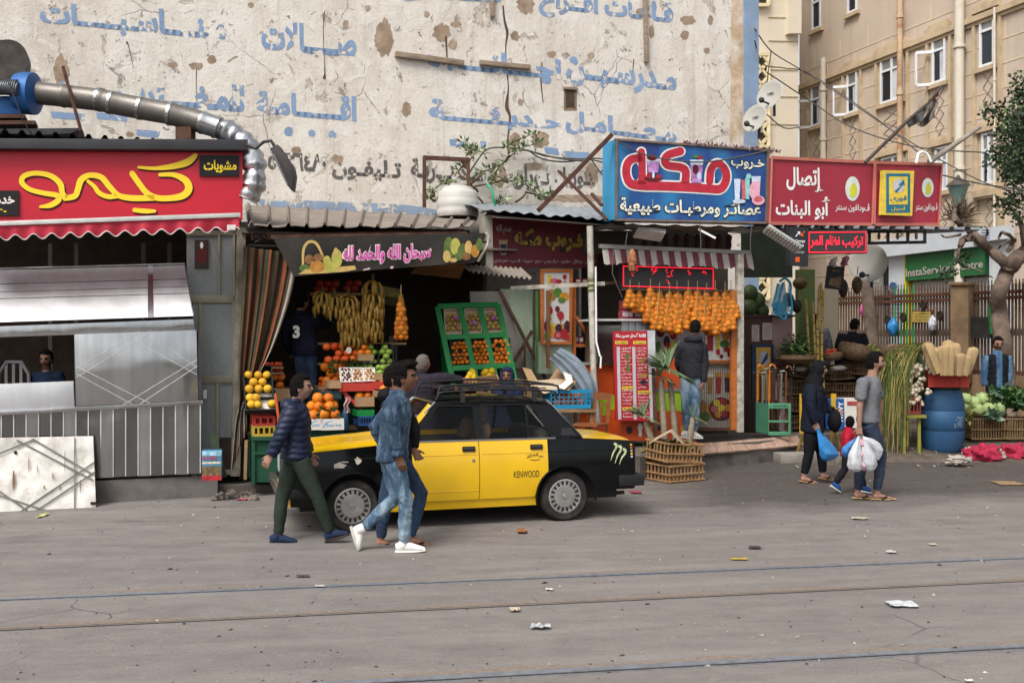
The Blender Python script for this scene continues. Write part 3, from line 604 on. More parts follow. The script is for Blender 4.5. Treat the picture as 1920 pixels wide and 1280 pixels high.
obj('backrest',q,wc,ch);q=MB();q.box(c0+V((0,.2,-.32)),.46,.44,.04);obj('seat',q,wc,ch)
for x in(-.2,.2):
 q=MB();q.bar(c0+V((x,.38,-.34)),c0+V((x,.4,-.8)),.04,.04);obj('leg',q,wc,ch);q=MB();q.bar(c0+V((x,.02,-.34)),c0+V((x,-.02,-.8)),.04,.04);obj('leg',q,wc,ch)
blue_p=M('blower_blue','#2f62a0',.5,.2,.2,6,.1,30,.45,'#3a3330',3);soot=M('blower_soot','#4a443f',.6,.4,.3,4,.2,20,.6,'#241f1d',3)
bl=T('blower','blue extractor blower with sooty snail housing on the kiosk roof','blower',W(40,262,13.2))
q=MB();c0=W(16,112,13.3);q.slab(Pl(16,13.15),disc(14,113,39,39,30),.34);q.slab(Pl(10,13.15),rc(-60,75,16,140),.3);obj('housing',q,soot,bl)
q=MB();q.lathe(W(62,176,13.25),[(.05,-.19),(.25,-.19),(.27,-.1),(.27,.02),(.14,.06)],26,axis=(1,0,-.05));obj('fan_drum',q,blue_p,bl)
q=MB();q.slab(Pl(10,13.1),rc(-40,180,40,214),.3);obj('base_box',q,blue_p,bl,bev=.01)
q=MB();q.tube([W(-30,160,13.0),W(36,168,13.0)],.09,14);
for x in range(0,36,4):q.tube([W(x,164,13.0),W(x+1.5,164,13.0)],.1,12)
obj('motor',q,M('motor_grey','#5f6468',.5,.5),bl)
for a in(rc(-60,214,46,221),rc(-60,226,66,233)):q=MB();q.slab(Pl(10,13.0),a,.35);obj('skid',q,rust,bl)
q=MB();q.slab(Pl(10,12.9),[(-90,243),(154,240),(132,250),(-90,262)],.7);obj('platform',q,dgrey,bl)
q=MB();q.bar(W(118,125,13.2),W(152,246,13.0),.03,.03);obj('strut',q,rust,bl)
q=MB();q.tube([W(15,152,12.9),W(30,190,12.85),W(42,225,12.85),W(64,258,12.9)],.008,5);obj('cable',q,black,bl)
duct=T('exhaust_duct','grey ribbed exhaust duct ending in a crinkled foil elbow beside the red sign','duct',W(300,240,13.3))
DP=[(72,175),(120,180),(190,188),(205,192),(262,203),(318,213),(380,230),(412,240)]
du_m=M('duct_grey','#77726c',.45,.6,.2,3,.25,30,.6,'#54504b',3);foil=M('duct_foil','#b4b6b8',.28,.95,.1,9,1.0,14)
for a,b in zip(DP[:-1],DP[1:]):
 q=MB();A,B=W(*a,13.3),W(*b,13.3);d=(B-A).normalized();q.tube([A-d*.02,A+d*.012,A+d*.03,B-d*.03,B],[.149,.155,.146,.144,.146],20);obj('duct_section',q,du_m if a[0]<370 else st_m,duct)
for x,y in((186,187),(210,193),(264,203),(320,214)):
 q=MB();A=W(x,y,13.3);q.tube([A-V((.02,0,-.004)),A+V((.02,0,-.004))],.157,20);obj('clamp_band',q,st_m,duct)
q=MB();EP=crom([(405,238),(432,250),(455,266),(470,290),(478,320),(474,350),(463,374)],5);ep=[W(x,y,13.35)for x,y in EP]
q.tube(ep,[.148+.014*math.sin(i*2.1)+.01*math.sin(i*5.3)for i in range(len(ep))],22)
for i,v in enumerate(q.v):q.v[i]=v+V((1,.3,.4))*.02*noise.noise(v*9)+V((0,1,.6))*.02*noise.noise(v*21)
obj('foil_elbow',q,foil,duct)
q=MB();q.box(W(348,252,13.3),.2,.2,.16);obj('duct_foot',q,rust,duct)
fl=T('floodlight','dark floodlight drooping from a bracket at the corner of the red sign','floodlight',W(528,358,12.9))
fp=Pl(528,12.8,0);q=MB();q.slab(fp,[(506,278),(520,270),(548,312),(551,328),(547,358),(541,351)],.22);obj('lamp_body',q,M('flood_dark','#3a3536',.5,.3,.2,8),fl,bev=.012)
q=MB();q.slab(fp,[(509,286),(516,290),(541,346),(539,349)],.02,.02);obj('lens',q,M('flood_lens','#5d5c5e',.2),fl)
q=MB();q.tube([W(462,272,12.85),W(480,278,12.85),W(494,266,12.85),W(508,264,12.85),W(516,276,12.85)],.022,7);obj('bracket',q,dgrey,fl)
# FRUIT SHOP
FP=Pl(480,13.4)
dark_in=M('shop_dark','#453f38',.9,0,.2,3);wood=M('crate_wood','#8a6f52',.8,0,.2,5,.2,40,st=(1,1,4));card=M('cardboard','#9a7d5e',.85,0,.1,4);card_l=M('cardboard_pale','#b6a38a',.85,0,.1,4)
grn_p=M('stand_green','#1c4a35',.6,0,.2,4,.15,20,.35,'#2a2f28',4);grn_b=M('rack_green','#157a3c',.5,0,.12,4,dirt=.25,dcol='#1e4a2c',ds=4)
blk_c=M('crate_black','#1c1c1d',.55,0,.2,6);red_c=M('crate_red','#b23a30',.55,0,.12,5,dirt=.25,dcol='#6e2a24',ds=5);yel_c=M('crate_yellow','#b59a3a',.6,0,.12,5,dirt=.35,dcol='#6b5c2a',ds=5);blue_c=M('crate_blue','#1f7fa8',.5,0,.1,5,dirt=.2,dcol='#175a78',ds=5);paper=M('paper_white','#cfcac2',.8,0,.06,6)
fs=T('fruit_shop','dark open fruit shop with corrugated roof and black banner with pink Arabic writing','shop',FP(680,900).xy.to_3d())
cor_m=M('roof_asbestos','#857b72',.85,0,.15,2.5,.25,30,.55,'#5f564e',2)
fL,fR=FP(462,428,.25),FP(869,430,.25);bL,bR=WP(458,386,.1),WP(893,410,.1)
def rsheet(u,v):
 ph=(u*12.6)%1;h=.055*max(0,math.sin(ph*math.pi))**2 if ph<.34 else 0
 h=.06*max(0,1-abs(ph-.17)/.13);p=fL.lerp(fR,u).lerp(bL.lerp(bR,u),v);return p+V((0,0,h+.012*math.sin(u*40+v*3)*(1-v)))
q=MB();q.sheet(rsheet,252,4,sm=False);q.sheet(lambda u,v:rsheet(u,v)-V((0,0,.012)),252,4,sm=False);obj('roof_sheet',q,cor_m,fs)
tl=FP.tz(452,600)[0];trr=FP.tz(905,600)[0];zt=fL.z-.04
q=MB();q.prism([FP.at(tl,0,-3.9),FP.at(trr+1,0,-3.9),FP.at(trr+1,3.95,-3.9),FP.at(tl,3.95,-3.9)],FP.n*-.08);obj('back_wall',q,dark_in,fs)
trr=FP.tz(1010,600)[0]
for t_,f_ in((tl,-.4),(trr,-2.6)):
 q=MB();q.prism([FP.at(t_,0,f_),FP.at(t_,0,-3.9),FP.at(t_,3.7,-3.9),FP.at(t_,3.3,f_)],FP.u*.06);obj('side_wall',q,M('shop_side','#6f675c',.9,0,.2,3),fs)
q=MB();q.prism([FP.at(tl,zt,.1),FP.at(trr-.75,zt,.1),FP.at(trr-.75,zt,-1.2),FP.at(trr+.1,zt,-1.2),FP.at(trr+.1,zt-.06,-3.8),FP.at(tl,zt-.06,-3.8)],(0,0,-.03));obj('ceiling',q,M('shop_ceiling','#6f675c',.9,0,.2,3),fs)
q=MB();q.slab(FP,rc(786,628,797,700),.06,-1.9);q.slab(FP,rc(799,628,803,700),.05,-1.9);obj('door_frame',q,M('door_grey','#5b5957',.6),fs)
q=MB();q.bar(FP(505,447,.2),FP(868,440,.2),.04,.05);q.bar(FP(470,446,.1),FP(865,436,.1),.03,.08);obj('eave_beam',q,rust,fs)
q=MB();q.slab(FP,rc(520,436,868,452),.02,.02);obj('shade_board',q,M('board_maroon','#3a2322',.8,0,.5,7),fs)
q=MB()
for c_,s in((478,1),(493,-1)):
 q.tube([FP(c_+s*(2+r_*.9)*math.cos(r_*.9),446+(2+r_*.9)*math.sin(r_*.9),.12)for r_ in range(10)],.012,5)
q.bar(FP(462,461,.12),FP(510,463,.12),.03,.03);q.bar(FP(462,432,.12),FP(510,434,.12),.03,.03);q.tube([FP(510,463,.16),FP(548,471,.2),FP(556,475,.2)],.012,6)
obj('iron_scroll',q,black,fs)
BN=Pl(510,13.2)
ban=T('banner','black cloth banner with pink Arabic prayer between painted fruit basket and fruit cluster','banner',BN(710,520))
def bpt(u,v):
 xt=508+u*395;yt=450-10*u;xb=548+u*338;yb=520-17*min(1,u/.6)-(9*(max(0,u-.6)/.4));x=xt+(xb-xt)*v;y=yt+(yb-yt)*v
 return x,y,.25+.03*math.sin(u*17)*(.3+v)-.1*v
q=MB();q.sheet(lambda u,v:BN(*bpt(u,v)),60,12);obj('cloth',q,M('banner_black','#3b3835',.6,0,.25,1.6,.2,6,.35,'#4f4b47',2),ban)
def bb(mt,polys,off=.31,nm='print'):
 q=MB()
 for i,(p,mi)in enumerate(polys):flat(q,BN,p,off+.0006*i,mi)
 return obj(nm,q,mt,ban)
prn=[M('print_straw','#b99d60',.7,0,.15,14),M('print_orange','#a9793a',.7,0,.25,12),M('print_pear','#a8a452',.7,0,.2,12),M('print_brown','#7d5a3a',.7,0,.25,14),M('print_leaf','#56693a',.7,0,.3,12)]
E_=lambda x,y,a,b,m_:(disc(x,y,a,b),m_)
q=MB();ribbon(q,BN,[(562,500,4),(563,472,5),(572,458,5),(586,460,5),(597,480,4),(600,492,4)],.30);obj('print',q,prn[0],ban)
bb(prn,[E_(573,490,8,9,3),E_(590,486,9,7,3),E_(565,506,10,7,4),([(553,517),(566,508),(600,505),(657,501),(660,508),(640,512),(600,515)],0),E_(588,503,14,11,1),E_(613,503,13,10,2),E_(606,492,7,9,2),E_(624,488,10,17,2),E_(622,476,4,8,0)])
bb(prn,[E_(830,470,10,22,4),E_(842,466,9,16,2),E_(856,474,10,14,4),E_(826,484,7,11,0),E_(866,468,7,13,0),E_(848,484,9,7,4),E_(862,484,8,7,3),E_(878,474,8,12,1),E_(838,491,7,4,0),E_(886,462,6,12,4)],nm='print')
q=MB();text(q,BN,'سبحان الله والحمد لله',(633,464),(798,459),(798,496),(633,501),.33,.085,0);text(q,BN,'سبحان الله والحمد لله',(635,466),(796,461),(796,494),(635,499),.334,.045,1)
obj('lettering',q,[M('letter_pale','#dccbd0',.6),M('letter_pink','#c25a9c',.6)],ban)
q=MB();q.slab(BN,[(672,508),(684,505),(684,508),(672,510)],.004,.33);q.slab(BN,[(722,503),(727,502),(727,506),(722,507)],.004,.33);obj('lettering_hem',q,M('letter_pale2','#cdb0bb',.6),ban,kind='stuff')
fb=obj('tarpaulin_flap',MB().sheet(lambda u,v:BN(775+u*95+v*8,503-9*u+v*(6+20*u),.1-.5*v),12,4),M('tarp_brown','#5d4026',.7,0,.3,4),label='brown tarpaulin flap sagging under the banner end',cat='tarpaulin')
q=MB();q.tube([BN(898,440,.3),BN(903,446,.3),BN(902,462,.3),BN(888,492,.2)],.02,6);obj('rod',q,M('rod_white','#b4ada2',.6),ban)
cp_=Pl(480,13.05);ST=[M('stripe_olive','#504838',.9,0,.15,8),M('stripe_brown','#41362d',.9,0,.15,8),M('stripe_orange','#7a452e',.9,0,.15,8),M('stripe_green','#3d4434',.9,0,.15,8),M('lining_grey','#938a80',.9,0,.12,6,.3,30)]
LE=crom([(457,462),(453,560),(446,690),(448,752),(440,800),(432,892)],6);RE=crom([(560,476),(543,560),(512,650),(478,715),(462,756),(464,800),(457,895)],6)
def cur(u,v):
 k=min(int(v*30),29);f=v*30-k;a=[LE[k][i]+(LE[k+1][i]-LE[k][i])*f for i in(0,1)];b=[RE[k][i]+(RE[k+1][i]-RE[k][i])*f for i in(0,1)]
 return cp_(a[0]+(b[0]-a[0])*u,a[1]+(b[1]-a[1])*u,.045*math.sin(u*15+v*1.5)*(1-.4*abs(v-.62))+.03*math.sin(u*41))
q=MB();nu,nv=56,48;q.sheet(cur,nu,nv);pat=[0,0,1,0,2,3,1,1,2,0,1,0,3,2,1,0,0,1,1,3,0,2,2,1,0,1,3,0,0,1]
q.m=[(2 if j>45 and i%3 else 4)if(i>50 or j>31)else pat[i*28//nu]for j in range(nv)for i in range(nu)]
obj('curtain',q,ST,label='olive and orange striped curtain tied back beside the fruit shop',cat='curtain')
q=MB();q.bar(cp_(462,824,.02),cp_(460,898,.02),.04,.04);obj('prop_stick',q,wood,label='thin wooden stick standing beside the striped curtain hem',cat='stick')
# fruit prototypes (meshes shared by all copies)
def fm(name,col,shape_fn=None,nu=12,nv=8,rough=.52,rnd=.2,**k):
 q=MB();q.sph((0,0,0),1,nu,nv,fn=shape_fn);return mesh_of(name,q,M(name+'_skin',col,rough,0,.12,3,.12,30,rnd=rnd,**k),V((0,0,0)))
FM={'orange':fm('orange','#cc7018',lambda d,p:p*(1-.10*max(0,abs(d.z)-.9)*10)),'mandarin':fm('mandarin','#c8541a',lambda d,p:V((p.x,p.y,p.z*.85))),'grapefruit':fm('grapefruit','#cc9c28',lambda d,p:V((p.x,p.y,p.z*.92))),'melon':fm('melon','#a58a4c',rough=.7),'apple':fm('apple','#7f9a3e',lambda d,p:V((p.x,p.y,p.z*.92-.12*math.exp(-(d.x**2+d.y**2)*6)*(1 if d.z>0 else-.4)))),'lemon':fm('lemon','#dcb41f',lambda d,p:V((p.x*.82,p.y*.82,p.z*(1.05+.25*max(0,abs(d.z)-.9)*10*.4)))),'tomato':fm('tomato','#a53b22'),'watermelon':fm('watermelon','#3f4f2a',lambda d,p:V((p.x,p.y,p.z*1.1)),16,12,rnd=.2),'cabbage':None}
FREE={}
def fruit(kind,pos,r,label=None,group=None,parent=None):
 me=FM[kind]
 o=bpy.data.objects.new(kind,me);COL.objects.link(o);p=V(pos)
 if parent:o.parent=parent;o.location=p-ORG[parent.name]
 else:o.location=p
 o.scale=(r,r,r*R.uniform(.94,1.04));o.rotation_euler=(R.uniform(-.7,.7),R.uniform(-.7,.7),R.uniform(0,6));ORG[o.name]=p
 return tag(o,label,kind if not parent else None,group)
def crateframe(loc,ang=ANG,tilt=0,roll=0):
 return Matrix.Translation(V(loc))@Matrix.Rotation(rad(ang),4,'Z')@Matrix.Rotation(rad(tilt),4,'X')@Matrix.Rotation(rad(roll),4,'Y')
def crate(name,label,mt,w,d,h,mat,style='slot',group=None,th=.014,cat='crate',n=6):
 """open-topped box, base centre at mt origin; parts: bottom panel and four sides"""
 o=T(name,label,cat,mt.translation,group)
 def put(nm,q):r=MB();r.merge(q,mt);return obj(nm,r,mat,o)
 q=MB();q.box((0,0,th/2),w,d,th);put('bottom_panel',q)
 for(cx,cy,L,ax)in((0,-d/2+th/2,w,0),(0,d/2-th/2,w,0),(-w/2+th/2,0,d-2*th,1),(w/2-th/2,0,d-2*th,1)):
  q=MB();bx=lambda off,z0,z1,l_:q.box((cx+off*(ax==0),cy+off*(ax==1),(z0+z1)/2),l_ if ax==0 else th,l_ if ax==1 else th,z1-z0)
  if style=='solid':bx(0,th,h,L)
  else:
   rl=.16*h;bx(0,th,th+rl,L);bx(0,h-rl*1.2,h,L);m_=n if ax==0 else max(3,int(n*d/w))
   for i in range(m_+1):bx(-L/2+L*(i+.0)/m_+(.012 if i==0 else-.012 if i==m_ else 0),th+rl,h-rl*1.2,L/m_*(.34 if style=='slot' else .16))
   if style=='grid':
    for z in(.4,.6):bx(0,h*z-.006,h*z+.006,L)
  put('side',q)
 return o
def lay(kind,mt,w,d,z,r,label,group,jit=.12,rows=None,layers=1,skip=0.0,peak=0.0):
 """fruits packed in hexagonal rows on a tray frame"""
 nx=max(1,int(w/(2*r)+.2));ny=rows or max(1,int(d/(1.78*r)+.2));out=[]
 for l in range(layers):
  for j in range(ny-l):
   for i in range(nx-((j+l)%2)-l//2):
    if R.random()<skip:continue
    x=(i-(nx-1-((j+l)%2)-l//2)/2)*min(2*r,w/nx);y=(j-(ny-1-l)/2)*min(1.78*r,d/ny)
    p=mt@V((x+R.uniform(-jit,jit)*r,y+R.uniform(-jit,jit)*r,z+r+l*1.5*r+peak*(1-abs(x)/w*2)))
    out.append(fruit(kind,p,r*R.uniform(.92,1.05),label,group))
 return out
leaf_m=M('citrus_leaf','#33502a',.5,0,.3,9)
def tuft(mt_pts,n=6,s=.05,ew=.3):
 q=MB()
 for p in mt_pts:
  for i in range(n):
   d=V((R.uniform(-1,1),R.uniform(-1,.2),R.uniform(-.3,1))).normalized();e=V((R.uniform(-1,1),R.uniform(-1,1),R.uniform(-1,1))).normalized()*s*ew
   q.add([p,p+d*s*.5+e,p+d*s,p+d*s*.5-e],[[0,1,2,3]])
 return q
 # green sloping display rack with melons, oranges and lemons
RK=Pl(880,15.4,8)
def rk(x,y):return RK(x,y,.38*(y-573)/147)
rack=T('display_rack','green sloping display rack holding melon boxes above crates of oranges','display rack',RK(890,760))
def rbar(nm,a,b,wd=.06,dp=.08):
 q=MB();q.bar(rk(*a),rk(*b),dp,wd,up=(0,-1,.3));return obj(nm,q,grn_b,rack,bev=.005)
rbar('rail',(820,575),(934,571));rbar('rail',(833,633),(948,628));rbar('rail',(846,690),(960,684))
for a,b in(((820,575),(848,726)),((862,573),(892,726)),((899,572),(928,726)),((934,571),(962,726))):rbar('post',a,b,.05)
q=MB();q.prism([rk(819,575),rk(846,715),rk(830,715)-RK.n*.5,rk(828,640)-RK.n*.5],RK.u*.03);obj('side_board',q,grn_b,rack)
q=MB();q.prism([rk(822,573)-RK.n*.2,rk(936,570)-RK.n*.2,rk(962,726)-RK.n*.2,rk(848,726)-RK.n*.2],RK.n*-.02);obj('back_board',q,M('board_dark','#2d2b28',.9),rack)
def rbox(x0,y0,x1,y1,sh,mt,label,group,style):
 """box lying on the slope: picture corners with sideways shear sh"""
 c=[rk(x0,y0),rk(x1,y0-1),rk(x1+sh,y1-1),rk(x0+sh,y1)];ux=(c[1]-c[0]);uy=(c[0]-c[3]);wd,dp=ux.length,uy.length;ux.normalize();uy.normalize();nz_=ux.cross(uy).normalized()
 if nz_.y>0:nz_=-nz_
 uy=nz_.cross(ux);ctr=(c[0]+c[1]+c[2]+c[3])/4-nz_*.07
 m4=Matrix((ux,uy,nz_)).transposed().to_4x4();m4.translation=ctr
 crate('fruit_crate',label,m4,wd,dp,.07,mt,style,group);return m4,wd,dp
NM=('first','middle','third')
pk_m=M('pink_tissue','#b878b4',.8,0,.2,20)
for i,(x0,x1)in enumerate(((827,858),(866,896),(902,932))):
 m4,wd,dp=rbox(x0,580-i,x1,627-i,11,card_l,f'pale wooden melon box, {NM[i]} along the top of the green rack','melon boxes on the green rack','solid')
 lay('melon',m4,wd-.02,dp-.03,.012,wd/6.5,f'netted tan melon in the {NM[i]} box on top of the green rack',f'melons in {NM[i]} box',rows=4)
 q=MB();c0=m4@V((R.uniform(-.04,.06),R.uniform(-.1,.1),.12));q.sheet(lambda u,v:c0+(m4.to_3x3()@V(((u-.5)*.075,(v-.5)*.065,.05*noise.noise(V((u*5,v*5,i*3)))))),8,8);obj('tissue',q,pk_m,label=f'crumpled pink tissue among melons of the {NM[i]} box',cat='tissue paper')
for i,(x0,x1)in enumerate(((838,872),(876,911),(913,950))):
 m4,wd,dp=rbox(x0,636-i,x1,687-i,10,blk_c,f'black orange crate, {NM[i]} along the middle shelf of the green rack','black crates on the green rack','solid')
 lay('orange',m4,wd*.92,dp*.94,.03,wd/8.3,f'orange in the {NM[i]} black crate of the green rack',f'oranges in {NM[i]} black rack crate',rows=6,skip=.03)
 obj('leaf_sprig',tuft([m4@V((R.uniform(-.1,.1),R.uniform(-.15,.12),.14))for _ in range(5)]),leaf_m,label=f'green leaves among oranges of the {NM[i]} black rack crate',cat='leaves',kind='stuff')
for i,(x0,x1)in enumerate(((868,890),(893,924),(930,958))):
 m4,wd,dp=rbox(x0,692-i,x1,722-i,5,blk_c,f'black lemon crate, {NM[i]} along the bottom shelf of the green rack','lemon crates','solid')
 lay('lemon',m4,wd*.9,dp*.8,.04,.06,f'yellow lemon in the {NM[i]} bottom crate of the green rack',f'lemons in {NM[i]} bottom crate',rows=3)
for i,(x,y)in enumerate(((868,707),(872,700),(866,716),(874,712),(864,722),(878,704))):fruit('lemon',RK(x,y,.75),.055,'yellow lemon heaped in front of the green rack by the dark jacket sleeve','lemons heaped by the rack')
for i,(x0,y0,x1,y1)in enumerate(((880,704,926,728),(936,697,990,735))):
 c=RK((x0+x1)/2,y1,.8);crate('carton',('open brown carton lying in front of the lemon shelf','open brown carton behind the veiled woman')[i],crateframe(c,15,25,-8+14*i),.34,.26,.18,card,'solid','cartons by the rack',cat='carton')
 # stands and fruit at the street edge, beside the curtain
D1=12.9
def stand(name,label,x0,y0,x1,y1,Y,d,mt,panel=True):
 p=Pl((x0+x1)/2,Y);o=T(name,label,'stand',p((x0+x1)/2,y1));o.location.z=max(0,o.location.z);ORG[o.name]=V(o.location)
 q=MB();q.slab(p,rc(x0,y0,x1,y0+7),d,.03);obj('top_board',q,mt,o)
 q=MB();q.slab(p,rc(x0+2,y0+7,x1-2,y1),d-.06,-.02);obj('body',q,mt,o)
 for a in((x0,x0+6),(x1-6,x1)):q=MB();q.slab(p,rc(a[0],y0+7,a[1],y1+3),.06,.015);obj('leg',q,mt,o)
 q=MB();q.slab(p,rc(x0+6,(y0+y1)/2-14,x1-6,(y0+y1)/2-9),.03,.012);obj('rail',q,mt,o)
 return o
stand('fruit_stand','dark green wooden fruit stand carrying red and yellow crates by the curtain',472,818,522,904,D1,.8,grn_p)
stand('fruit_stand','green wooden table under the white orange cartons behind the taxi bonnet',560,800,643,880,13.3,.7,grn_p)
P1=Pl(500,D1)
def bx(x0,y0,x1,y1,Y,d,ang=ANG):
 p=Pl((x0+x1)/2,Y,ang);a,b=p(x0,y1),p(x1,y1);h=p(x0,y0).z-a.z;w_=(b-a).length;m4=crateframe((a+b)/2-p.n*d/2,ang);return m4,w_,d,h
m4,w_,d_,h_=bx(474,798,516,818,D1,.4);crate('bottle_crate','yellow plastic bottle crate under the red one on the green stand',m4,w_,d_,h_,yel_c,n=4)
m4,w_,d_,h_=bx(475,780,516,798,D1,.4);crate('bottle_crate','red plastic bottle crate stacked on the yellow one',m4,w_,d_,h_,red_c,n=3)
def tilted(x0,y0,x1,y1,Y,tilt,depth_h,mt,label,group,style='solid',name='fruit_crate'):
 p=Pl((x0+x1)/2,Y);a=p(x0,y1);b=p(x1,y1);t=p((x0+x1)/2,y0);wd=(b-a).length;H=t.z-a.z;dp=H/math.sin(rad(tilt));m4=crateframe((a+b)/2,ANG,tilt)@Matrix.Translation((0,dp/2,0))
 crate(name,label,m4,wd,dp,depth_h,mt,style,group);return m4,wd,dp
m4,wd,dp=tilted(459,738,519,776,12.85,55,.1,blk_c,'black tilted tray lined with white paper, half empty of grapefruit','grapefruit trays')
q=MB();r_=MB();r_.box((.03,.03,.025),wd*.82,dp*.85,.006);q.merge(r_,m4);obj('paper_liner',q,paper,label='white paper liner in the lower grapefruit tray',cat='paper')
for x,y in((-.33,.12),(-.14,.12),(-.30,-.2),(-.1,-.22),(.34,-.18)):fruit('grapefruit',m4@V((x*wd,y*dp,.085)),.057,'yellow grapefruit in the lower paper lined tray by the curtain','grapefruit in lower tray')
m4,wd,dp=tilted(457,692,512,752,12.95,60,.1,blk_c,'black tilted tray packed with yellow grapefruit beside the curtain','grapefruit trays')
lay('grapefruit',m4,wd*.97,dp*.92,.03,.056,'yellow grapefruit in the full upper tray by the curtain','grapefruit in upper tray',rows=3,jit=.06)
q=MB();q.bar(P1(513,736,.2),P1(522,806,.2),.03,.03);obj('orange_stick',q,M('stick_orange','#b3552a',.6),label='orange painted stick beside the grapefruit trays',cat='stick')
p2=Pl(515,13.5)
m4,w_,d_,h_=bx(510,712,545,752,13.5,.4);crate('carton','open brown carton of oranges behind the navy jacket shoulder',m4,w_,d_,h_*.6,card,'solid',cat='carton')
lay('orange',m4,w_*.8,.3,h_*.55,.055,'orange in the brown carton behind the navy jacket shoulder','oranges in the brown carton',rows=2)
for yy,kind,rr in((688,'tomato',.035),(698,'tomato',.035)):
 q=MB();q.slab(p2,rc(490,yy,532,yy+3),.4,.0);obj('shelf_board',q,wood,label=('upper' if yy==688 else 'lower')+' thin board shelf of dark red fruit behind the curtain edge',cat='shelf')
 for x in(494,503,512,521,527):fruit('tomato',p2(x,yy-5,-.1),rr,('dark red fruit on the upper' if yy==688 else 'dark red fruit on the lower')+' thin board shelf',f'dark fruit row {yy}')
for x in(516,528):fruit('orange',p2(x,706,-.1),.06,'orange standing above the brown carton near the curtain','oranges above the carton')
for x,y in((524,778),(530,768),(519,786),(522,798),(533,782),(537,770)):fruit('orange',p2(x,y,.35),.055,'orange between the orange stick and the navy jacket','oranges by the stick')
for i,(x0,x1)in enumerate(((575,603),(603,645))):
 m4,w_,d_,h_=bx(x0,785,x1,806,13.15,.4);c=crate('orange_carton',('white orange carton with blue swoosh nearest the curtain','white orange carton with blue swoosh and print beside the taxi bonnet')[i],m4,w_,d_,h_,paper,'solid','white orange cartons',cat='carton')
 pp=Pl((x0+x1)/2,13.15);q=MB();ribbon(q,pp,[(x0+3,801,2),(x0+10,792,1.6),(x0+20,789,.8)],.002);tbox(q,pp,'fresh fruit',x0+9,794,x1-4,800,-1,.003,.01);obj('print',q,M('print_sky','#4f9cc0',.6),c)
m4,w_,d_,h_=bx(575,785,645,806,13.15,.4)
lay('orange',m4,w_*.97,.3,h_*.82,.071,'big orange heaped on the white cartons','oranges on white cartons',rows=3,layers=3,jit=.08)
obj('leaf_sprig',tuft([m4@V((R.uniform(-.2,.25),-.2,h_+R.uniform(.04,.12)))for _ in range(4)],4,.09),leaf_m,label='green leaves among the oranges on the white cartons',cat='leaves',kind='stuff')
q=MB();q.slab(Pl(535,13.2),rc(577,770,586,784),.02,.1);obj('price_card',q,M('card_pink','#c8a7b8',.6),label='pink and white price card among heaped oranges',cat='price card')
# tiered display in the middle of the shop
p3=Pl(680,14.6)
def tier(x0,y0,x1,y1,off,label):
 q=MB();q.slab(p3,rc(x0,y0,x1,y1),.5,off);obj('tier_board',q,wood,label=label,cat='shelf')
def pile(kind,pl,off,x0,y0,x1,y1,r,label,group,skip=.05,dx=0):
 px=r*F/pl(x0,y0).y;n=0;y=y1-px;j=0
 while y>y0:
  x=x0+px*(1+(j%2)*.9)
  while x<x1-px*.5:
   if R.random()>skip:fruit(kind,pl(x+R.uniform(-.15,.15)*px,y+R.uniform(-.15,.15)*px,off-(y1-y)*.006+R.uniform(-.01,.01)),r*R.uniform(.92,1.06),label,group);n+=1
   x+=px*1.86
  y-=px*1.45;j+=1
 return n
tier(594,680,672,684,.25,'wooden shelf board under the second row of shaded oranges');tier(597,720,690,724,.5,'wooden shelf board under leafy clementines')
tier(590,642,762,646,.0,'dark shelf board under the bananas');
pile('mandarin',p3,.5,597,648,676,681,.06,'orange in the shaded second tier under the banana bunches','oranges on the second tier')
pile('orange',p3,.45,596,686,690,721,.065,'large orange in the leafy third tier above the fruit trays','oranges on the third tier')
pile('tomato',p3,-.1,668,607,715,645,.07,'reddish orange piled behind the bananas and above the green apples','reddish oranges behind bananas')
pile('tomato',p3,-.5,598,518,650,548,.06,'dark red fruit in the shaded crate high under the banner','dark fruit on the high shelf');pile('tomato',p3,-.5,655,516,690,546,.06,'dark red fruit in the second shaded crate high under the banner','dark fruit on the high shelf beside')
q=MB();q.slab(p3,rc(590,546,700,551),.4,-.4);obj('high_shelf',q,wood,label='high dark shelf carrying red fruit under the banner',cat='shelf')
obj('leaf_sprig',tuft([p3(R.uniform(610,672),R.uniform(670,700),.5)for _ in range(16)],5,.09),leaf_m,label='green leaves scattered among shaded oranges',cat='leaves',kind='stuff')
for i,(x0,x1)in enumerate(((682,708),(709,737))):
 m4,wd,dp=tilted(x0,652,x1,690,14.3,55,.1,blk_c,('black tilted apple crate nearer the bananas','black tilted apple crate nearer the dark doorway')[i],'apple crates')
 lay('apple',m4,wd*.95,dp*.9,.03,.046,'green apple in the tilted crate '+('nearer the bananas' if i==0 else 'nearer the dark doorway'),f'green apples crate {i+1}',rows=4,layers=2)
for i,(x0,y0,x1,y1,Y_,kd,r_,nm)in enumerate(((598,724,634,738,13.9,'mandarin',.05,'leafy clementines under the third tier'),(706,700,750,712,13.7,'apple',.045,'green apples behind the denim collar'),(672,664,700,676,14.05,'orange',.05,'oranges between the bananas and the apples'),(604,750,634,764,13.6,'mandarin',.05,'clementines behind the navy jacket'),(706,732,752,744,13.5,'orange',.055,'oranges behind the taxi windscreen'))):
 m4,w_,d_,h_=bx(x0,y0,x1,y1,Y_,.4);crate('fruit_crate','low brown box of '+nm,m4,w_,d_,h_,card,'solid');lay(kd,m4,w_*.92,.36,h_*.6,r_,'fruit in the low brown box of '+nm,'fruit of '+nm,rows=3,layers=2)
for x,y in((706,690),(713,692),(720,688),(700,702),(712,704)):fruit('grapefruit',p3(x,y,.6),.05,'pale yellow fruit below the green apples','pale fruit below the apples')
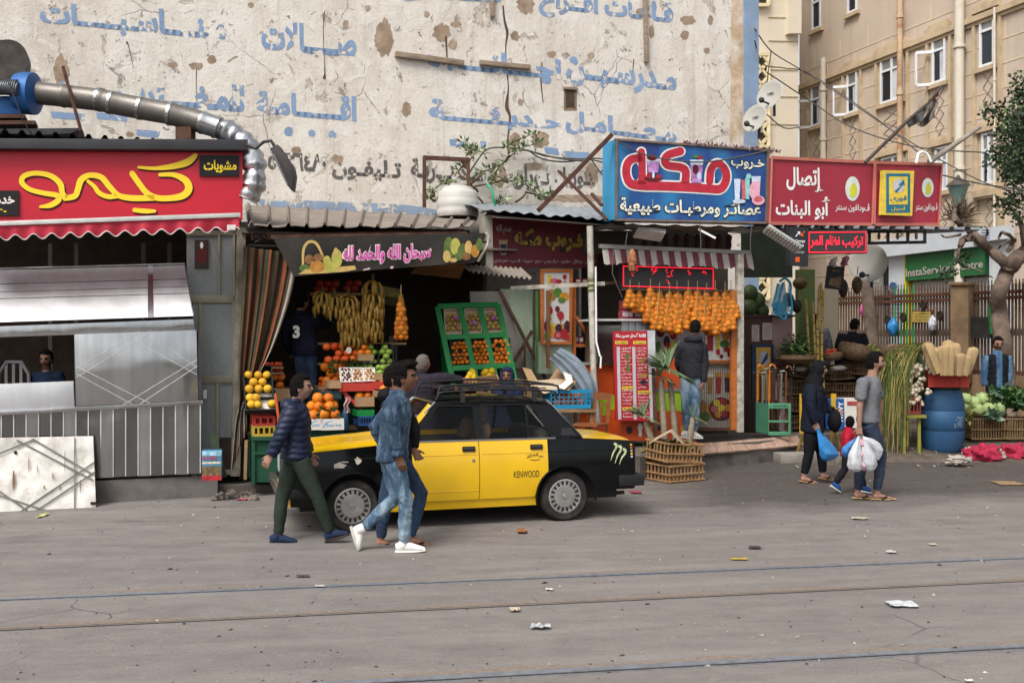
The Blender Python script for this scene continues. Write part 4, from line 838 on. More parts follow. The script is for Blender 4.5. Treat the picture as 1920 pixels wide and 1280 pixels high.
for i,(x0,nm)in enumerate(((664,'white wrapped tray of green fruit above the date trays'),(668,'second white wrapped tray of green fruit just above the date trays'))):
 m4,w_,d_,h_=bx(x0,672+i*14,x0+34,680+i*14,14.2-i*.1,.2);crate('fruit_tray',nm,m4,w_,d_,h_*.6,paper,'solid','wrapped green fruit trays',th=.006,cat='tray');lay('apple',m4,w_*.9,.18,.01,.04,'small green fruit in the '+('upper' if i==0 else 'lower')+' white wrapped tray',f'green tray fruit {i}',rows=3)
date_m=fm('date','#5c1f1c',lambda d,p:V((p.x*.6,p.y*.6,p.z)),8,6,.3);FM['date']=date_m;FM['mixed_date']=fm('mixed_date','#b3742c',lambda d,p:V((p.x*.7,p.y*.7,p.z)),8,6,.35,.3)
for i,(x0,x1,kd,nm)in enumerate(((638,664,'date','white tray of dark red dates'),(660,684,'mixed_date','white tray of golden dates beside the dark red ones'),(682,706,'mixed_date','white tray of golden fruit nearest the denim collar'))):
 m4,wd,dp=tilted(x0,691,x1-1,718-i,13.75,58,.03,paper,nm,'date trays',name='fruit_tray')
 lay(kd,m4,wd*.92,dp*.9,.004,.023,'date in the '+nm,f'dates in tray {i+1}',jit=.35)
for i,(x0,y0,x1,y1,mt,nm)in enumerate(((636,718,705,733,red_c,'red shallow crate under the white date trays'),(705,715,752,729,red_c,'red shallow crate behind the denim collar'),(668,744,702,762,card,'brown box of oranges under the red crates'),(668,768,702,780,grn_b,'bright green box beside the denim sleeve'),(672,780,700,798,M('crate_navy','#22406e',.6),'dark blue crate on the low bench beside the denim sleeve'),(600,732,640,748,M('crate_teal','#1e3a3c',.6,0,.2,5),'dark teal crate with scribbled mark behind the navy jacket'),(618,714,640,728,card,'crumpled brown carton beside the third tier'))):
 m4,w_,d_,h_=bx(x0,y0,x1,y1,13.6-.02*i,.4);crate('fruit_crate',nm,m4,w_,d_,h_,mt,'solid' if i!=4 else 'slot')
 if i==2:lay('orange',m4,w_*.9,.34,h_*.6,.06,'orange in the brown box under the red crates','oranges under the red crates',rows=2)
q=MB();q.slab(Pl(640,13.6),[(637,722),(672,760),(678,766),(676,770),(634,730)],.4,.03);obj('red_board',q,red_c,label='slanting red board edge under the red crates',cat='board')
q=MB();q.slab(Pl(650,13.7),rc(634,798,720,806),.6);obj('bench',q,M('bench_dark','#4a3d33',.8),label='low dark wooden bench behind the taxi windscreen',cat='bench')
q=MB();q.slab(Pl(640,14.0),rc(590,790,700,850),1.0);q.slab(Pl(640,14.2),rc(590,735,700,790),1.0);obj('counter',q,grn_p,label='dark green stepped counter inside the fruit shop',cat='counter')
q=MB();q.lathe(W(647,805,13.45),[(.04,0),(.045,.02),(.045,.2),(.03,.25),(.015,.28),(.018,.31)],14);obj('water_bottle',q,M('bottle_blue','#2a4a66',.2),label='dark water bottle on the low bench by the green table',cat='bottle')
q=MB();q.sheet(lambda u,v:W(646+u*9+2*math.sin(v*9),744+v*30,13.4+.04*math.sin(u*9+v*7)),6,10);obj('plastic_bag',q,M('bag_pink','#c9a4a4',.5,0,.4,25),label='pink and white plastic bag hanging by the red board',cat='bag')
q=MB();q.slab(p3,rc(664,656,674,672),.01,.35);for_=obj('price_card',q,M('card_grey','#8f8a80',.7),label='grey price card between oranges and green apples',cat='price card')
q=MB();q.slab(p3,disc(642,656,5,6),.01,.5);obj('price_tag',q,paper,label='round white tag hanging under the bananas',cat='price tag')
q=MB();q.slab(p3,[(714,530),(762,540),(758,574),(711,566)],.03,-.3);q.slab(p3,[(716,532),(760,541),(757,558),(714,550)],.006,-.29,1);obj('hanging_board',q,[M('board_olive','#3b3a24',.7),M('board_gold','#6b6230',.6,0,.6,14)],label='dark board with gold lettering hanging inside the fruit shop',cat='sign')
ban_m=M('banana_skin','#84672a',.5,0,.3,9,0,30,.2,'#6a4a1c',9,rnd=.1);stem_m=M('banana_stem','#4f4a26',.8)
def bananas(c,s,label,n=3):
 o=T('banana_bunch',label,'bananas',c,'banana bunches hanging in the fruit shop');q=MB();q.tube([c+V((0,0,.12*s)),c-V((0,0,.25*s))],.02,6);obj('stalk',q,stem_m,o)
 for l in range(n):
  k=8
  for i in range(k):
   a=math.pi*(i+.5*(l%2))/k*1.35+math.pi*.83;a+=R.uniform(-.15,.15);d=V((math.cos(a),math.sin(a),0));z=-.12*l*s+R.uniform(-.03,.03);L=.2*s*R.uniform(.8,1.2)
   b0=c+d*.02+V((0,0,z+.03));pts=[b0,b0+d*.07*s-V((0,0,.02*s)),b0+d*.105*s-V((0,0,.08*s)),b0+d*.10*s-V((0,0,.08*s+L*.45)),b0+d*.085*s-V((0,0,.07*s+L*.62))]
   q=MB();q.tube(pts,[.009,.017*s,.021*s,.018*s,.006],7);obj('banana',q,ban_m,o)
 return o
for i,(x,y,s,n,lb)in enumerate(((598,556,1.0,2,'small banana bunch beside the numbered sweatshirt'),(619,562,1.0,2,'banana bunch second from the numbered sweatshirt'),(645,562,1.15,3,'banana bunch in the middle of the upper row'),(690,535,1.2,3,'highest banana bunch under the banner'),(688,580,1.2,3,'banana bunch below the highest bunch'),(650,592,1.15,3,'large banana bunch in the lower middle'),(678,604,.9,2,'small banana bunch beside the large lower one'),(648,622,1.0,1,'lowest banana bunch above the round white tag'))):
 bananas(p3(x,y,.35),s,lb,n)
net_m=M('net_orange','#b9812c',.6,0,.1,3,alpha=.32);string_m=M('string','#a08a60',.8)
def netbag(c,h,r0,r1,n,fr,label,group,kind='orange',parent_fruit=True):
 """bag hanging from c; fruits pile up from its bottom"""
 o=T('orange_net',label,'net of oranges',c-V((0,0,h)),group);b=c-V((0,0,h));pr=[];k=10
 for i in range(k+1):f=i/k;pr.append(((r1*(1-max(0,f-.1)**1.6*.9)+.004)*(1 if i else .4),f*h))
 q=MB();q.lathe(b,pr,12);obj('net',q,net_m,o);q=MB();q.tube([c-V((0,0,.02)),c+V((0,0,.14))],.006,5);obj('string',q,string_m,o)
 z=fr;cnt=0;lay_=0
 while cnt<n and z<h*.85:
  rr=max(0,r1*(1-max(0,z/h-.1)**1.6*.9)-fr*.75);m=max(1,int(2*math.pi*rr/(2*fr)))
  for i in range(m):
   if cnt>=n:break
   a=2*math.pi*(i+.5*(lay_%2))/m+R.uniform(-.15,.15);fruit(kind,b+V((math.cos(a)*rr,math.sin(a)*rr,z+R.uniform(-.1,.1)*fr)),fr*R.uniform(.92,1.05),parent=o);cnt+=1
  z+=fr*1.5;lay_+=1
 return o
netbag(p3(734,556,.6),.63,.03,.095,32,.042,'single long net of oranges hanging alone in the fruit shop',None)
# JUICE SHOP AND THE SIGN ROW
JP=Pl(1250,16.6)
orange_t=M('counter_orange','#bb4d20',.4,0,.05,2,dirt=.12,dcol='#8a3a1c',ds=4);lime=M('counter_lime','#8db31f',.4,0,.05,2);oak=M('orange_wood','#a9602c',.6,0,.2,4,.1,30,st=(1,1,3));wpost=M('white_post','#b8b3a8',.7,0,.1,5,.2,30,.65,'#5f4c3c',7)
ply=M('plywood_grey','#8f8a84',.85,0,.1,1.6,.1,20,.4,'#6f6962',2);mint=M('mint_board','#9fae98',.8,0,.14,12,0,30,.3,'#7d8478',3,st=(3,3,.4));mosaic=M('mosaic_tile','#5d6363',.4,0,.4,38)
js=T('juice_shop','orange fronted juice shop with striped awning, red LED board and hanging oranges','shop',JP(1250,815))
GP=Pl(1010,16.1)
maroon=M('sign_maroon','#5a1720',.5,0,.08,2,dirt=.3,dcol='#3a1016',ds=2);gold=M('letter_gold','#8f742a',.5,0,.1,4);ash=M('letter_ash','#8f8a86',.6)
q=MB();q.slab(GP,[(922,408),(1120,420),(1120,502),(924,500)],.12);ms_=obj('old_sign',q,maroon,label='maroon sign with gold Arabic lettering and cola glass in shade under the tin roof',cat='sign')
ms=ms_
q=MB();text(q,GP,'خـروب مكـه',(962,424),(1100,430),(1100,476),(962,470),.006,.11,0);text(q,GP,'خـروب مكـه',(964,426),(1098,432),(1098,474),(964,468),.011,.06,1);obj('lettering',q,[black,gold],ms)
q=MB();text(q,GP,'كوكتيل - برتقال - مانجو - عرقسوس - دوم - سوبيا - قصب - تمرهندى',(926,484),(1116,487),(1116,497),(926,494),.006,.02);text(q,GP,'بسم الله',(930,420),(958,422),(958,440),(930,440),.006,.02);obj('lettering',q,ash,ms)
q=MB();flat(q,GP,[(935,450),(952,450),(948,478),(939,478)],.006,0);flat(q,GP,[(937,458),(950,458),(947,475),(940,475)],.009,1);flat(q,GP,rc(936,450,951,457),.009,2);obj('cup_print',q,[ash,black,M('foam','#8d7a5a',.7)],ms)
q=MB();q.slab(GP,[(908,404),(922,405),(924,502),(911,500)],.3,.03);obj('sign_post',q,M('post_cement','#9a948a',.8,0,.1,4,dirt=.4,dcol='#6b645a'),js)
q=MB();q.slab(GP,[(890,545),(958,545),(1003,725),(1003,800),(905,800)],.03,-.25);obj('plywood_panel',q,ply,js)
q=MB();q.slab(GP,rc(950,540,1012,800),.03,-.32);obj('mint_panel',q,mint,js)
for a,b,wd in(((943,545),(1030,712),.045),((1004,620),(962,692),.05),((990,640),(990,715),.07),((966,692),(996,694),.04)):
 q=MB();q.bar(GP(*a,-.15),GP(*b,-.15),.04,wd);obj('brace',q,rust,js)
q=MB();q.slab(GP,rc(1006,640,1080,700),.04,-.02);obj('mint_panel',q,mint,js)
q=MB();q.slab(GP,rc(1006,545,1009,700),.05,.0);obj('green_edge',q,M('edge_green','#4b7a3a',.7),js)
pf=T('poster_frame','tall orange framed poster of juice glasses and cut fruit','poster',GP(1040,646))
q=MB();q.slab(GP,rc(1014,508,1068,642),.01,.06);obj('poster_sheet',q,M('poster_pale','#c4c0bd',.6,0,.06,3),pf)
for a in(rc(1010,505,1071,511),rc(1011,640,1069,646),[(1010,511),(1016,511),(1016,640),(1011,640)],[(1065,511),(1071,511),(1069,640),(1064,640)]):
 q=MB();q.slab(GP,a,.05,.085);obj('frame_bar',q,oak,pf,bev=.006)
JC={k:M('print_'+k,v,.55,0,.2,16)for k,v in dict(crimson='#9e2630',amber='#c28a2c',wine='#5e1c24',lemon='#c9b83a',leafy='#4d7434',rose='#c0606a',plum='#3c2434',white='#d6d2cc',tan='#9b7240').items()}
def cup(x,y,w_,h_,c,c2=None):
 return[([(x-w_/2,y),(x+w_/2,y),(x+w_*.36,y+h_),(x-w_*.36,y+h_)],c)]+([([(x-w_/2,y),(x+w_/2,y),(x+w_*.47,y+h_*.22),(x-w_*.47,y+h_*.22)],c2)]if c2 else[])
def goblet(x,y,w_,h_,c):return[(disc(x,y+h_*.3,w_/2,h_*.32),c),(rc(x-w_*.06,y+h_*.5,x+w_*.06,y+h_*.92),c),(disc(x,y+h_*.95,w_*.3,h_*.05),c)]
def prints(pl,off,items,par,nm='print'):
 q=MB();mts=[];
 for i,(p,c)in enumerate(items):
  if c not in mts:mts.append(c)
  flat(q,pl,p,off+.0007*i,mts.index(c))
 return obj(nm,q,[JC[c]for c in mts],par,kind='stuff')
prints(GP,.062,cup(1027,516,9,16,'lemon')+[(disc(1036,527,8,5),'rose'),(disc(1045,528,6,4),'crimson')]+goblet(1056,515,8,15,'crimson')+[(disc(1032,553,9,11),'tan'),(disc(1043,549,8,9),'leafy'),(disc(1055,556,9,8),'amber'),(disc(1027,560,6,5),'amber'),(disc(1050,563,7,5),'leafy')]+goblet(1028,575,11,24,'crimson')+goblet(1042,574,9,18,'wine')+goblet(1048,584,12,26,'crimson')+cup(1032,606,13,26,'amber','lemon')+[(disc(1022,612,5,12),'wine'),(disc(1050,612,9,5),'amber'),(disc(1060,613,6,12),'plum'),(disc(1044,615,6,8),'plum'),(disc(1043,628,8,7),'crimson'),(disc(1043,628,5,4.5),'rose'),(disc(1054,626,7,10),'crimson'),(disc(1020,630,5,6),'leafy'),(disc(1060,632,5,6),'crimson')],pf)
q=MB();q.slab(GP,rc(1020,545,1026,690),.03,.12);obj('brown_batten',q,M('batten','#7a5435',.7,0,.15,4),label='thin brown batten standing in front of the framed juice poster',cat='batten')
q=MB();q.slab(GP,rc(1078,500,1106,650),.02,-.45);q.slab(GP,rc(1078,650,1106,680),.02,-.45,1);obj('mosaic_wall',q,[mosaic,black],js)
for a in(rc(1073,538,1079,690),rc(1079,645,1106,650)):q=MB();q.slab(GP,a,.06,.02);obj('shelf_frame',q,oak,js)
q=MB();q.bar(GP(1079,595,.03),GP(1108,640,.03),.05,.05);obj('shelf_frame',q,oak,js)
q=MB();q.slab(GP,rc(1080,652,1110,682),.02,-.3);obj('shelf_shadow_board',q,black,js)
box_m=M('juice_box','#8c3a46',.5,0,.8,34,rnd=.15)
def jbox(x0,y0,x1,y1,pl,off,label):q=MB();q.slab(pl,rc(x0,y0,x1,y1),.14,off);q.slab(pl,rc(x0+1.5,y0+3,x1-1.5,y1-4),.004,off+.006,1);return obj('juice_box',q,[box_m,JC['white']if 'white' in label else M('box_print','#c9c2cc',.5,0,.7,40)],label=label,cat='box')
for a in((1081,629,1090,644,'small red printed box at the brace end on the shelf'),(1090,630,1099,644,'second small printed box on the shelf beside the white pole')):jbox(*a[:4],GP,-.1,a[4])
for a in((1152,564,1166,581,'printed drink box standing alone on top of the stacked pair'),(1151,582,1172,598,'printed drink box under the single top box'),(1174,580,1195,598,'printed drink box nearest the hanging oranges')):jbox(*a[:4],JP,.3,a[4])
for i,a in enumerate(((1081,521,1092,532),(1093,522,1104,532))):jbox(*a,GP,-.05,('crumpled red pack on the white bar beside the poster','second crumpled red pack on the white bar touching the white pole')[i])
tinb=M('tin_bluegrey','#8d979f',.5,.35,.18,3,.2,14,.5,'#8b8378',2)
TB=[WP(848,383,.25),WP(1138,392,.25)];TF=[GP(895,402,.55),GP(1142,424,.7)]
def tr(u,v):
 p=TF[0].lerp(TF[1],u).lerp(TB[0].lerp(TB[1],u),v);return p+V((0,0,.03*math.sin(u*70)*.5+.04*noise.noise(V((u*6,v*3,2)))))
q=MB();q.sheet(tr,150,6);q.sheet(lambda u,v:tr(u,v)-V((0,0,.01)),150,6);obj('tin_roof',q,tinb,js)
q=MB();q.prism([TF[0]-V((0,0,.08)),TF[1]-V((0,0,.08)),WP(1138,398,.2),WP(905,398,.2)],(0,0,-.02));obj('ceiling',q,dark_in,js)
q=MB();q.sheet(lambda u,v:Pl(925,15.2)(862+118*u,497+6*u+v*(16+8*u),.5*v)+V((0,0,.02*math.sin(u*80))),100,3);obj('small_tin_roof',q,cor_m,label='small ragged corrugated roof strip beside the fruit banner end',cat='roof sheet')
for a,b in(((868,476),(905,480)),((868,488),(902,486))):pass
SR=Pl(1160,15.55)
def lip(u,v):
 x=1132+u*(1440-1132);return SR(x,421+7*u-3*v+3*abs(math.sin(u*24)),.25-.9*v)
q=MB();q.sheet(lip,120,3);q.sheet(lambda u,v:lip(u,v)-V((0,0,.02)),120,3);obj('tin_roof',q,tin,js)
def lip2(u,v):x=1436+u*394;ph=(u*14)%1;return SR(x,428+4*u-8*v,.1-1.2*v)+V((0,0,.05 if ph<.3 else 0))
q=MB();q.sheet(lip2,140,2,sm=False);q.sheet(lambda u,v:lip2(u,v)-V((0,0,.02)),140,2,sm=False);obj('tin_roof',q,M('tin_ridge','#8b9299',.5,.35,.15,3,dirt=.3,dcol='#6c6258'),label='ridged grey tin roof edge running under the red phone shop signs',cat='roof sheet')
for i,(a,b,lb)in enumerate((((1000,398),(1142,255),'long rusty angle iron strut rising to the corner of the blue sign'),((1128,415),(1085,305),'thin rusty brace leaning back towards the gable wall'),((1118,388),(1150,350),'short rusty brace beside the blue sign edge'))):
 q=MB();q.bar(SR(*a,.2),SR(*b,.1 if i==0 else-.8),.05,.06 if i==0 else .035);obj('iron_strut',q,rust,label=lb,cat='strut')
q=MB();q.bar(WP(772,400,.9),WP(772,311,.9),.06,.08);q.bar(WP(851,360,.9),WP(851,313,.9),.06,.06);q.bar(WP(770,311,.9),WP(853,315,.9),.06,.07);q.bar(WP(851,330,.9),WP(836,314,.9),.04,.04)
obj('angle_iron_stand',q,rust,label='rusty angle iron frame standing over the white water tank',cat='frame')
tk=T('water_tank','dirty white ribbed plastic water tank on the roof below the leafy plant','water tank',WP(835,412,1.0));cT=WP(829,419,1.0);KT=.7
q=MB();q.lathe(cT,[(r_*KT,z_*KT)for r_,z_ in((.5,0),(.53,.06),(.53,.16),(.51,.2),(.53,.25),(.53,.38),(.51,.42),(.5,.46),(.5,.58),(.46,.64),(.4,.68),(.38,.74),(.26,.78),(.02,.8))],32);obj('tank_body',q,M('tank_white','#bdbab4',.5,0,.06,3,0,30,.3,'#97928a',2.5),tk)
q=MB();q.lathe(cT+V((0,0,.54)),[(.14,0),(.14,.04),(.02,.05)],20);obj('tank_lid',q,M('lid_grey','#aaa79f',.6),tk)
q=MB();q.tube([WP(866,366,1.5),WP(872,380,1.6),WP(874,398,1.6),WP(884,414,1.5)],.022,6);obj('hose',q,M('hose_green','#2f9a6c',.5),label='green hose hanging down beside the water tank',cat='hose')
pm=[M('leaf_mid','#566b40',.55,0,.35,6,rnd=.1),M('leaf_pale','#a3ab8a',.6,0,.2,6)];bark=M('bark','#5e4a38',.9,0,.25,8,.5,30)
pt=T('wall_plant','leafy self sown shrub growing out of the gable wall above the tank','plant',WP(890,400,.6))
q=MB();lf=MB()
BR=[[(890,398),(868,360),(905,350),(930,310),(960,285),(985,282)],[(868,362),(850,330),(868,300),(855,275)],[(905,352),(935,345),(960,350),(1010,372)],[(880,366),(830,350),(818,352)],[(930,312),(940,280),(980,262)],[(870,350),(890,330),(920,320)],[(950,385),(975,365),(1000,380),(1012,376)],[(860,300),(872,285),(885,300)],[(815,395),(800,378),(792,366)],[(895,410),(905,396),(925,382)]]
rl=random.Random(5)
for br in BR:
 c=crom(br,6);pts=[WP(x,y,.5+.2*math.sin(i*.7))for i,(x,y)in enumerate(c)];q.tube(pts,[.022*(1-i/len(pts)*.75)for i in range(len(pts))],5)
 for i,p in enumerate(pts):
  if i<len(pts)*.35:continue
  for _ in range(7):
   d=V((rl.uniform(-1,1),rl.uniform(-1,1),rl.uniform(-.5,1))).normalized();e=d.cross(V((rl.uniform(-1,1),rl.uniform(-1,1),rl.uniform(-1,1)))).normalized()*rl.uniform(.014,.028);L=rl.uniform(.07,.15);o_=p+d*rl.uniform(0,.06)
   lf.add([o_,o_+d*L*.5+e,o_+d*L,o_+d*L*.5-e],[[0,1,2,3]],0 if rl.random()<.7 else 1)
obj('branch',q,bark,pt);obj('foliage',lf,pm,pt,kind='stuff')
cab=M('cable_grey','#55524e',.8)
for i,pts in enumerate(([(868,340),(890,305),(910,282),(945,279),(985,284),(1020,295),(1075,300),(1125,300),(1145,315)],[(985,284),(1010,300),(1050,306),(1100,302),(1140,312)],[(960,281),(1000,290),(1040,300),(1090,306)],[(1100,302),(1120,330),(1140,345),(1146,380)])):
 q=MB();q.tube([WP(x,y,.12+.03*i)for x,y in crom(pts,5)],.016,5);obj('cable',q,cab,label=('thick grey cable looping from the plant towards the blue sign','second cable sagging along the gable wall','short cable strand under the looping bundle','loose cable dropping beside the blue sign edge')[i],cat='cable')
 # the blue juice sign
bs=T('blue_sign','big blue juice shop sign with red Arabic name outlined in white','sign',SR(1300,420))
q=MB();q.slab(SR,[(1155,262),(1440,283),(1437,418),(1154,412)],.34,0)
def bluegrad():
 m,t,b,co=newmat('sign_blue');n1=nz(t,scaled(t,co,(1,1,1)),.8,2,.5,1.2);wv=node(t,'TexWave',{'Vector':co,'Scale':.35,'Distortion':6.0,'Detail':1.0}).outputs[1]
 cl=mix(t,ramp(t,n1,.35,.65),c4('#1d3875'),c4('#1d639f'));cl=mix(t,mth(t,'MULTIPLY',ramp(t,wv,.6,1),.55),cl,c4('#2d84b4'));cl=mix(t,mth(t,'MULTIPLY',ramp(t,nz(t,co,1.1,3),.52,.66),.7),cl,c4('#23336e'))
 t.links.new(cl,b.inputs['Base Color']);b.inputs['Roughness'].default_value=.4;return m
bluem=bluegrad();obj('sign_board',q,bluem,bs)
q=MB();q.slab(SR,[(1148,263),(1156,262),(1155,412),(1147,412)],.36,.012);obj('side_panel',q,M('sign_cyan','#2f8fbe',.4,0,.1,2),bs)
frm=M('sign_frame','#7a6a60',.6,.3,.2,6)
for a in([(1152,260),(1442,281),(1442,284),(1152,264)],[(1152,410),(1440,416),(1440,420),(1152,414)],[(1153,262),(1157,262),(1156,412),(1152,412)],[(1437,283),(1441,283),(1438,418),(1434,418)]):
 q=MB();q.slab(SR,a,.05,.03);obj('frame_bar',q,frm,bs)
MK=[[(1202,285,13),(1203,310,13),(1203,346,14)],[(1202,296,13),(1184,299,14),(1175,310,14),(1174,328,14),(1182,344,15),(1203,348,16),(1240,349,16),(1290,351,16),(1330,354,15),(1350,354,15),(1360,340,14),(1360,322,14),(1350,308,13),(1340,308,13),(1332,320,13),(1330,340,13)],[(1275,284,14),(1254,290,14),(1246,300,14),(1252,310,14),(1276,314,14),(1285,322,14),(1284,344,14)]]
q=MB()
for s_ in MK:ribbon(q,SR,s_,.005,6,3.4)
obj('lettering_outline',q,white_s,bs);q=MB()
for s_ in MK:ribbon(q,SR,s_,.011,6,.4)
obj('lettering',q,M('letter_crimson','#b32438',.4),bs);q=MB()
for s_ in MK[:2]:
 pass
flat(q,SR,disc(1191,322,6,16),.013);flat(q,SR,disc(1346,328,7,12),.013);obj('lettering_counter',q,bluem,bs)
q=MB();cream_l=M('letter_cream','#dcdccb',.5);text(q,SR,'عصائـر ومرطبـات طبيعية',(1160,367),(1428,378),(1428,413),(1160,407),.004,.075,0);text(q,SR,'عصائـر ومرطبـات طبيعية',(1162,369),(1426,380),(1426,410),(1162,404),.009,.03,1)
text(q,SR,'خـروب',(1368,294),(1435,298),(1435,322),(1368,318),.004,.075,0);text(q,SR,'خـروب',(1370,296),(1433,300),(1433,320),(1370,316),.009,.03,1);obj('lettering',q,[M('letter_shadow','#1b2336',.6),cream_l],bs)
JC['lilac']=M('print_lilac','#b07cb4',.6,0,.4,18);JC['pinkj']=M('print_pinkj','#d8a3b4',.6,0,.15,10);JC['aqua']=M('print_aqua','#86c3c0',.6,0,.15,10);JC['frost']=M('print_frost','#c3cfe0',.6,0,.2,12)
prints(SR,.014,cup(1224,298,25,26,'lilac','frost')+[(disc(1222,296,9,6),'wine'),(disc(1224,335,17,6),'wine'),(disc(1216,330,5,5),'crimson'),(disc(1234,331,5,4),'crimson'),(rc(1222,322,1226,334),'frost')]+cup(1305,300,25,43,'lilac','frost')+[(disc(1303,318,6,9),'wine'),(disc(1310,330,4,7),'frost'),(disc(1312,296,4,4),'crimson'),(disc(1303,294,6,3),'leafy')]+cup(1381,336,12,40,'frost')+cup(1393,338,9,36,'rose')+cup(1400,334,9,40,'aqua')+[(disc(1412,358,9,16),'pinkj')]+cup(1416,331,17,46,'pinkj','frost')+[(disc(1420,376,12,9),'pinkj'),(disc(1420,374,8,6),'rose'),(disc(1402,331,5,5),'aqua'),(disc(1384,378,12,4),'frost')],bs)
q=MB();q.tube([SR(x,y,.06)for x,y in crom([(1158,268),(1195,288),(1240,299),(1290,305),(1340,303),(1400,292),(1440,282)],6)],.012,5);obj('sign_cable',q,cab,label='dark cable drooping across the face of the blue sign',cat='cable')
q=MB()
for x in range(1280,1462,5):
 p=SR(x,268+(x-1280)*.09,.0);
 for _ in range(4):d=V((R.uniform(-1,1),R.uniform(-1,1),R.uniform(-.6,1)))*.06;q.bar(p,p+d,.02,.01,mi=R.choice((0,0,1)))
obj('tinsel',q,[M('tinsel_red','#74404c',.4,.3,.3,30),M('tinsel_pale','#b59aa6',.4,.3)],label='ragged red and silver tinsel along the top of the blue sign',cat='tinsel',kind='stuff')
# red phone shop signs
VR=Pl(1442,16.35,24)
dull=M('sign_dullred','#992a3a',.45,0,.05,1.5,dirt=.15,dcol='#7d2734',ds=2);edge_o=M('sign_edge','#b0675a',.6,0,.1,5)
def redsign(poly,label):
 o=T('phone_sign',label,'sign',VR(*poly[3]));q=MB();q.slab(VR,poly,.4);obj('sign_board',q,dull,o)
 for i in range(4):
  a,b=poly[i],poly[(i+1)%4];q=MB();q.bar(VR(*a,.012),VR(*b,.012),.03,.05);obj('frame_bar',q,edge_o,o)
 return o
v1=redsign([(1446,296),(1638,305),(1634,421),(1442,419)],'large faded red phone shop sign with white Arabic lettering beside the blue sign')
for s_,x0,y0,x1,y1,bd in(('إتصال',1474,313,1544,360,.03),('أبو البنات',1454,367,1558,411,.03),('ڤودافون سنتر',1566,380,1630,397,.01)):q=MB();tbox(q,VR,s_,x0,y0,x1,y1,2,.006,bd);obj('lettering',q,white_s,v1)
def drop(o,x,y,s):
 q=MB();flat(q,VR,disc(x,y,13.5*s,23*s*min(1,.9+s*.1),24),.006,0);flat(q,VR,[(x+(3 if a_>4 else 0)*s+8.5*s*math.sin(a_)*(1-.25*max(0,math.cos(a_))),y+2*s-14*s*math.cos(a_)+(0 if abs(a_-0)>.2 else-4*s))for a_ in[i*math.pi/9 for i in range(18)]],.010,1);obj('drop_emblem',q,[M('emblem_white','#ccd3cf',.5),M('emblem_lime','#c7c62c',.4,0,.1,4)],o)
drop(v1,1598,354,1)
v2=redsign([(1640,305),(1765,309),(1758,421),(1638,421)],'smaller faded red phone shop sign carrying a yellow and teal payment panel');drop(v2,1739,352,.8)
q=MB();tbox(q,VR,'ڤودافون سنتر',1716,380,1757,397,0,.006,.01);obj('lettering',q,white_s,v2);q=MB();tbox(q,VR,'أبـ',1700,366,1712,406,0,.006,.03);obj('lettering',q,white_s,v2)
fw=T('payment_sign','yellow panel with teal border, globe arrow and Arabic word on the red sign','sign',VR(1674,406,.1));teal=M('panel_teal','#1f6a80',.45);ylw=M('panel_yellow','#d9bd45',.45)
q=MB();q.slab(VR,[(1647,321),(1706,322),(1702,406),(1644,404)],.06,.1);flat(q,VR,rc(1653,327,1698,400),.104,1);flat(q,VR,rc(1658,333,1693,385),.108,0);flat(q,VR,disc(1676,350,11,13,20),.111,2)
flat(q,VR,[(1668,360),(1680,350),(1675,349),(1686,338),(1687,350),(1684,348),(1672,363)],.114,1);text(q,VR,'فوري',(1660,368),(1691,368),(1691,382),(1660,382),.112,.03,1);text(q,VR,'أسهل',(1662,388),(1690,388),(1690,397),(1662,397),.108,.02,0)
obj('panel',q,[ylw,teal,M('globe_grey','#bcb9ba',.4)],fw)
led_b=M('led_black','#3b393a',.5,0,.1,40);led_r=M('led_red','#ff2038',.4,0,0,3,emit=.7)
def led(name,pl,x0,y0,x1,y1,sk,label,body):
 o=T(name,label,'LED sign',pl((x0+x1)/2,y1));q=MB();q.slab(pl,rc(x0-2,y0-2,x1+2,y1+2,sk),.12);obj('case',q,led_b,o);q=MB()
 n1=int((x1-x0)/2.2);n2=int((y1-y0)/2.2)
 for i in range(n1):x=x0+(x1-x0)*(i+.5)/n1;s_=sk*(x-x0)/(x1-x0);q.slab(pl,rc(x-.8,y0+s_,x+.8,y0+1.7+s_),.004,.006);q.slab(pl,rc(x-.8,y1-1.7+s_,x+.8,y1+s_),.004,.006)
 for i in range(n2):y=y0+(y1-y0)*(i+.5)/n2;q.slab(pl,rc(x0,y-.8,x0+1.7,y+.8),.004,.006);q.slab(pl,rc(x1-1.7,y-.8+sk,x1,y+.8+sk),.004,.006)
 body(q,pl);obj('lit_diodes',q,led_r,o,kind='stuff');return o
def bod1(q,pl):
 text(q,pl,'تركيب نظام المر',(1519,441),(1618,442),(1618,469),(1519,469),.006,.02)
led('led_sign',Pl(1570,16.6,22),1516,435,1624,474,-1,'lit red LED board with Arabic message under the red phone signs',bod1)
def bod2(q,pl):
 rr=random.Random(3)
 for x,y in((1183,504),(1188,503),(1193,505),(1186,514),(1222,505),(1227,506),(1230,504),(1225,512),(1250,508),(1260,508),(1252,518),(1258,517),(1252,528),(1291,509),(1293,514),(1318,511),(1322,512)):
  for k in range(5):a=x+rr.uniform(-2.5,2.5);b=y+rr.uniform(-3,3);q.slab(pl,rc(a-.6,b-.6,a+.6,b+.6),.004,.006)
led('led_sign',Pl(1250,16.2),1168,498,1338,537,5,'long grey LED board with red lit border over the hanging oranges',bod2)
ob=Pl(1498,16.3,22);og=T('money_sign','black hanging sign with white and orange arrows and orange square','sign',ob(1498,498));q=MB();q.slab(ob,[(1481,425),(1516,426),(1515,499),(1480,497)],.1)
obj('case',q,M('sign_charcoal','#2c2d31',.5),og);q=MB()
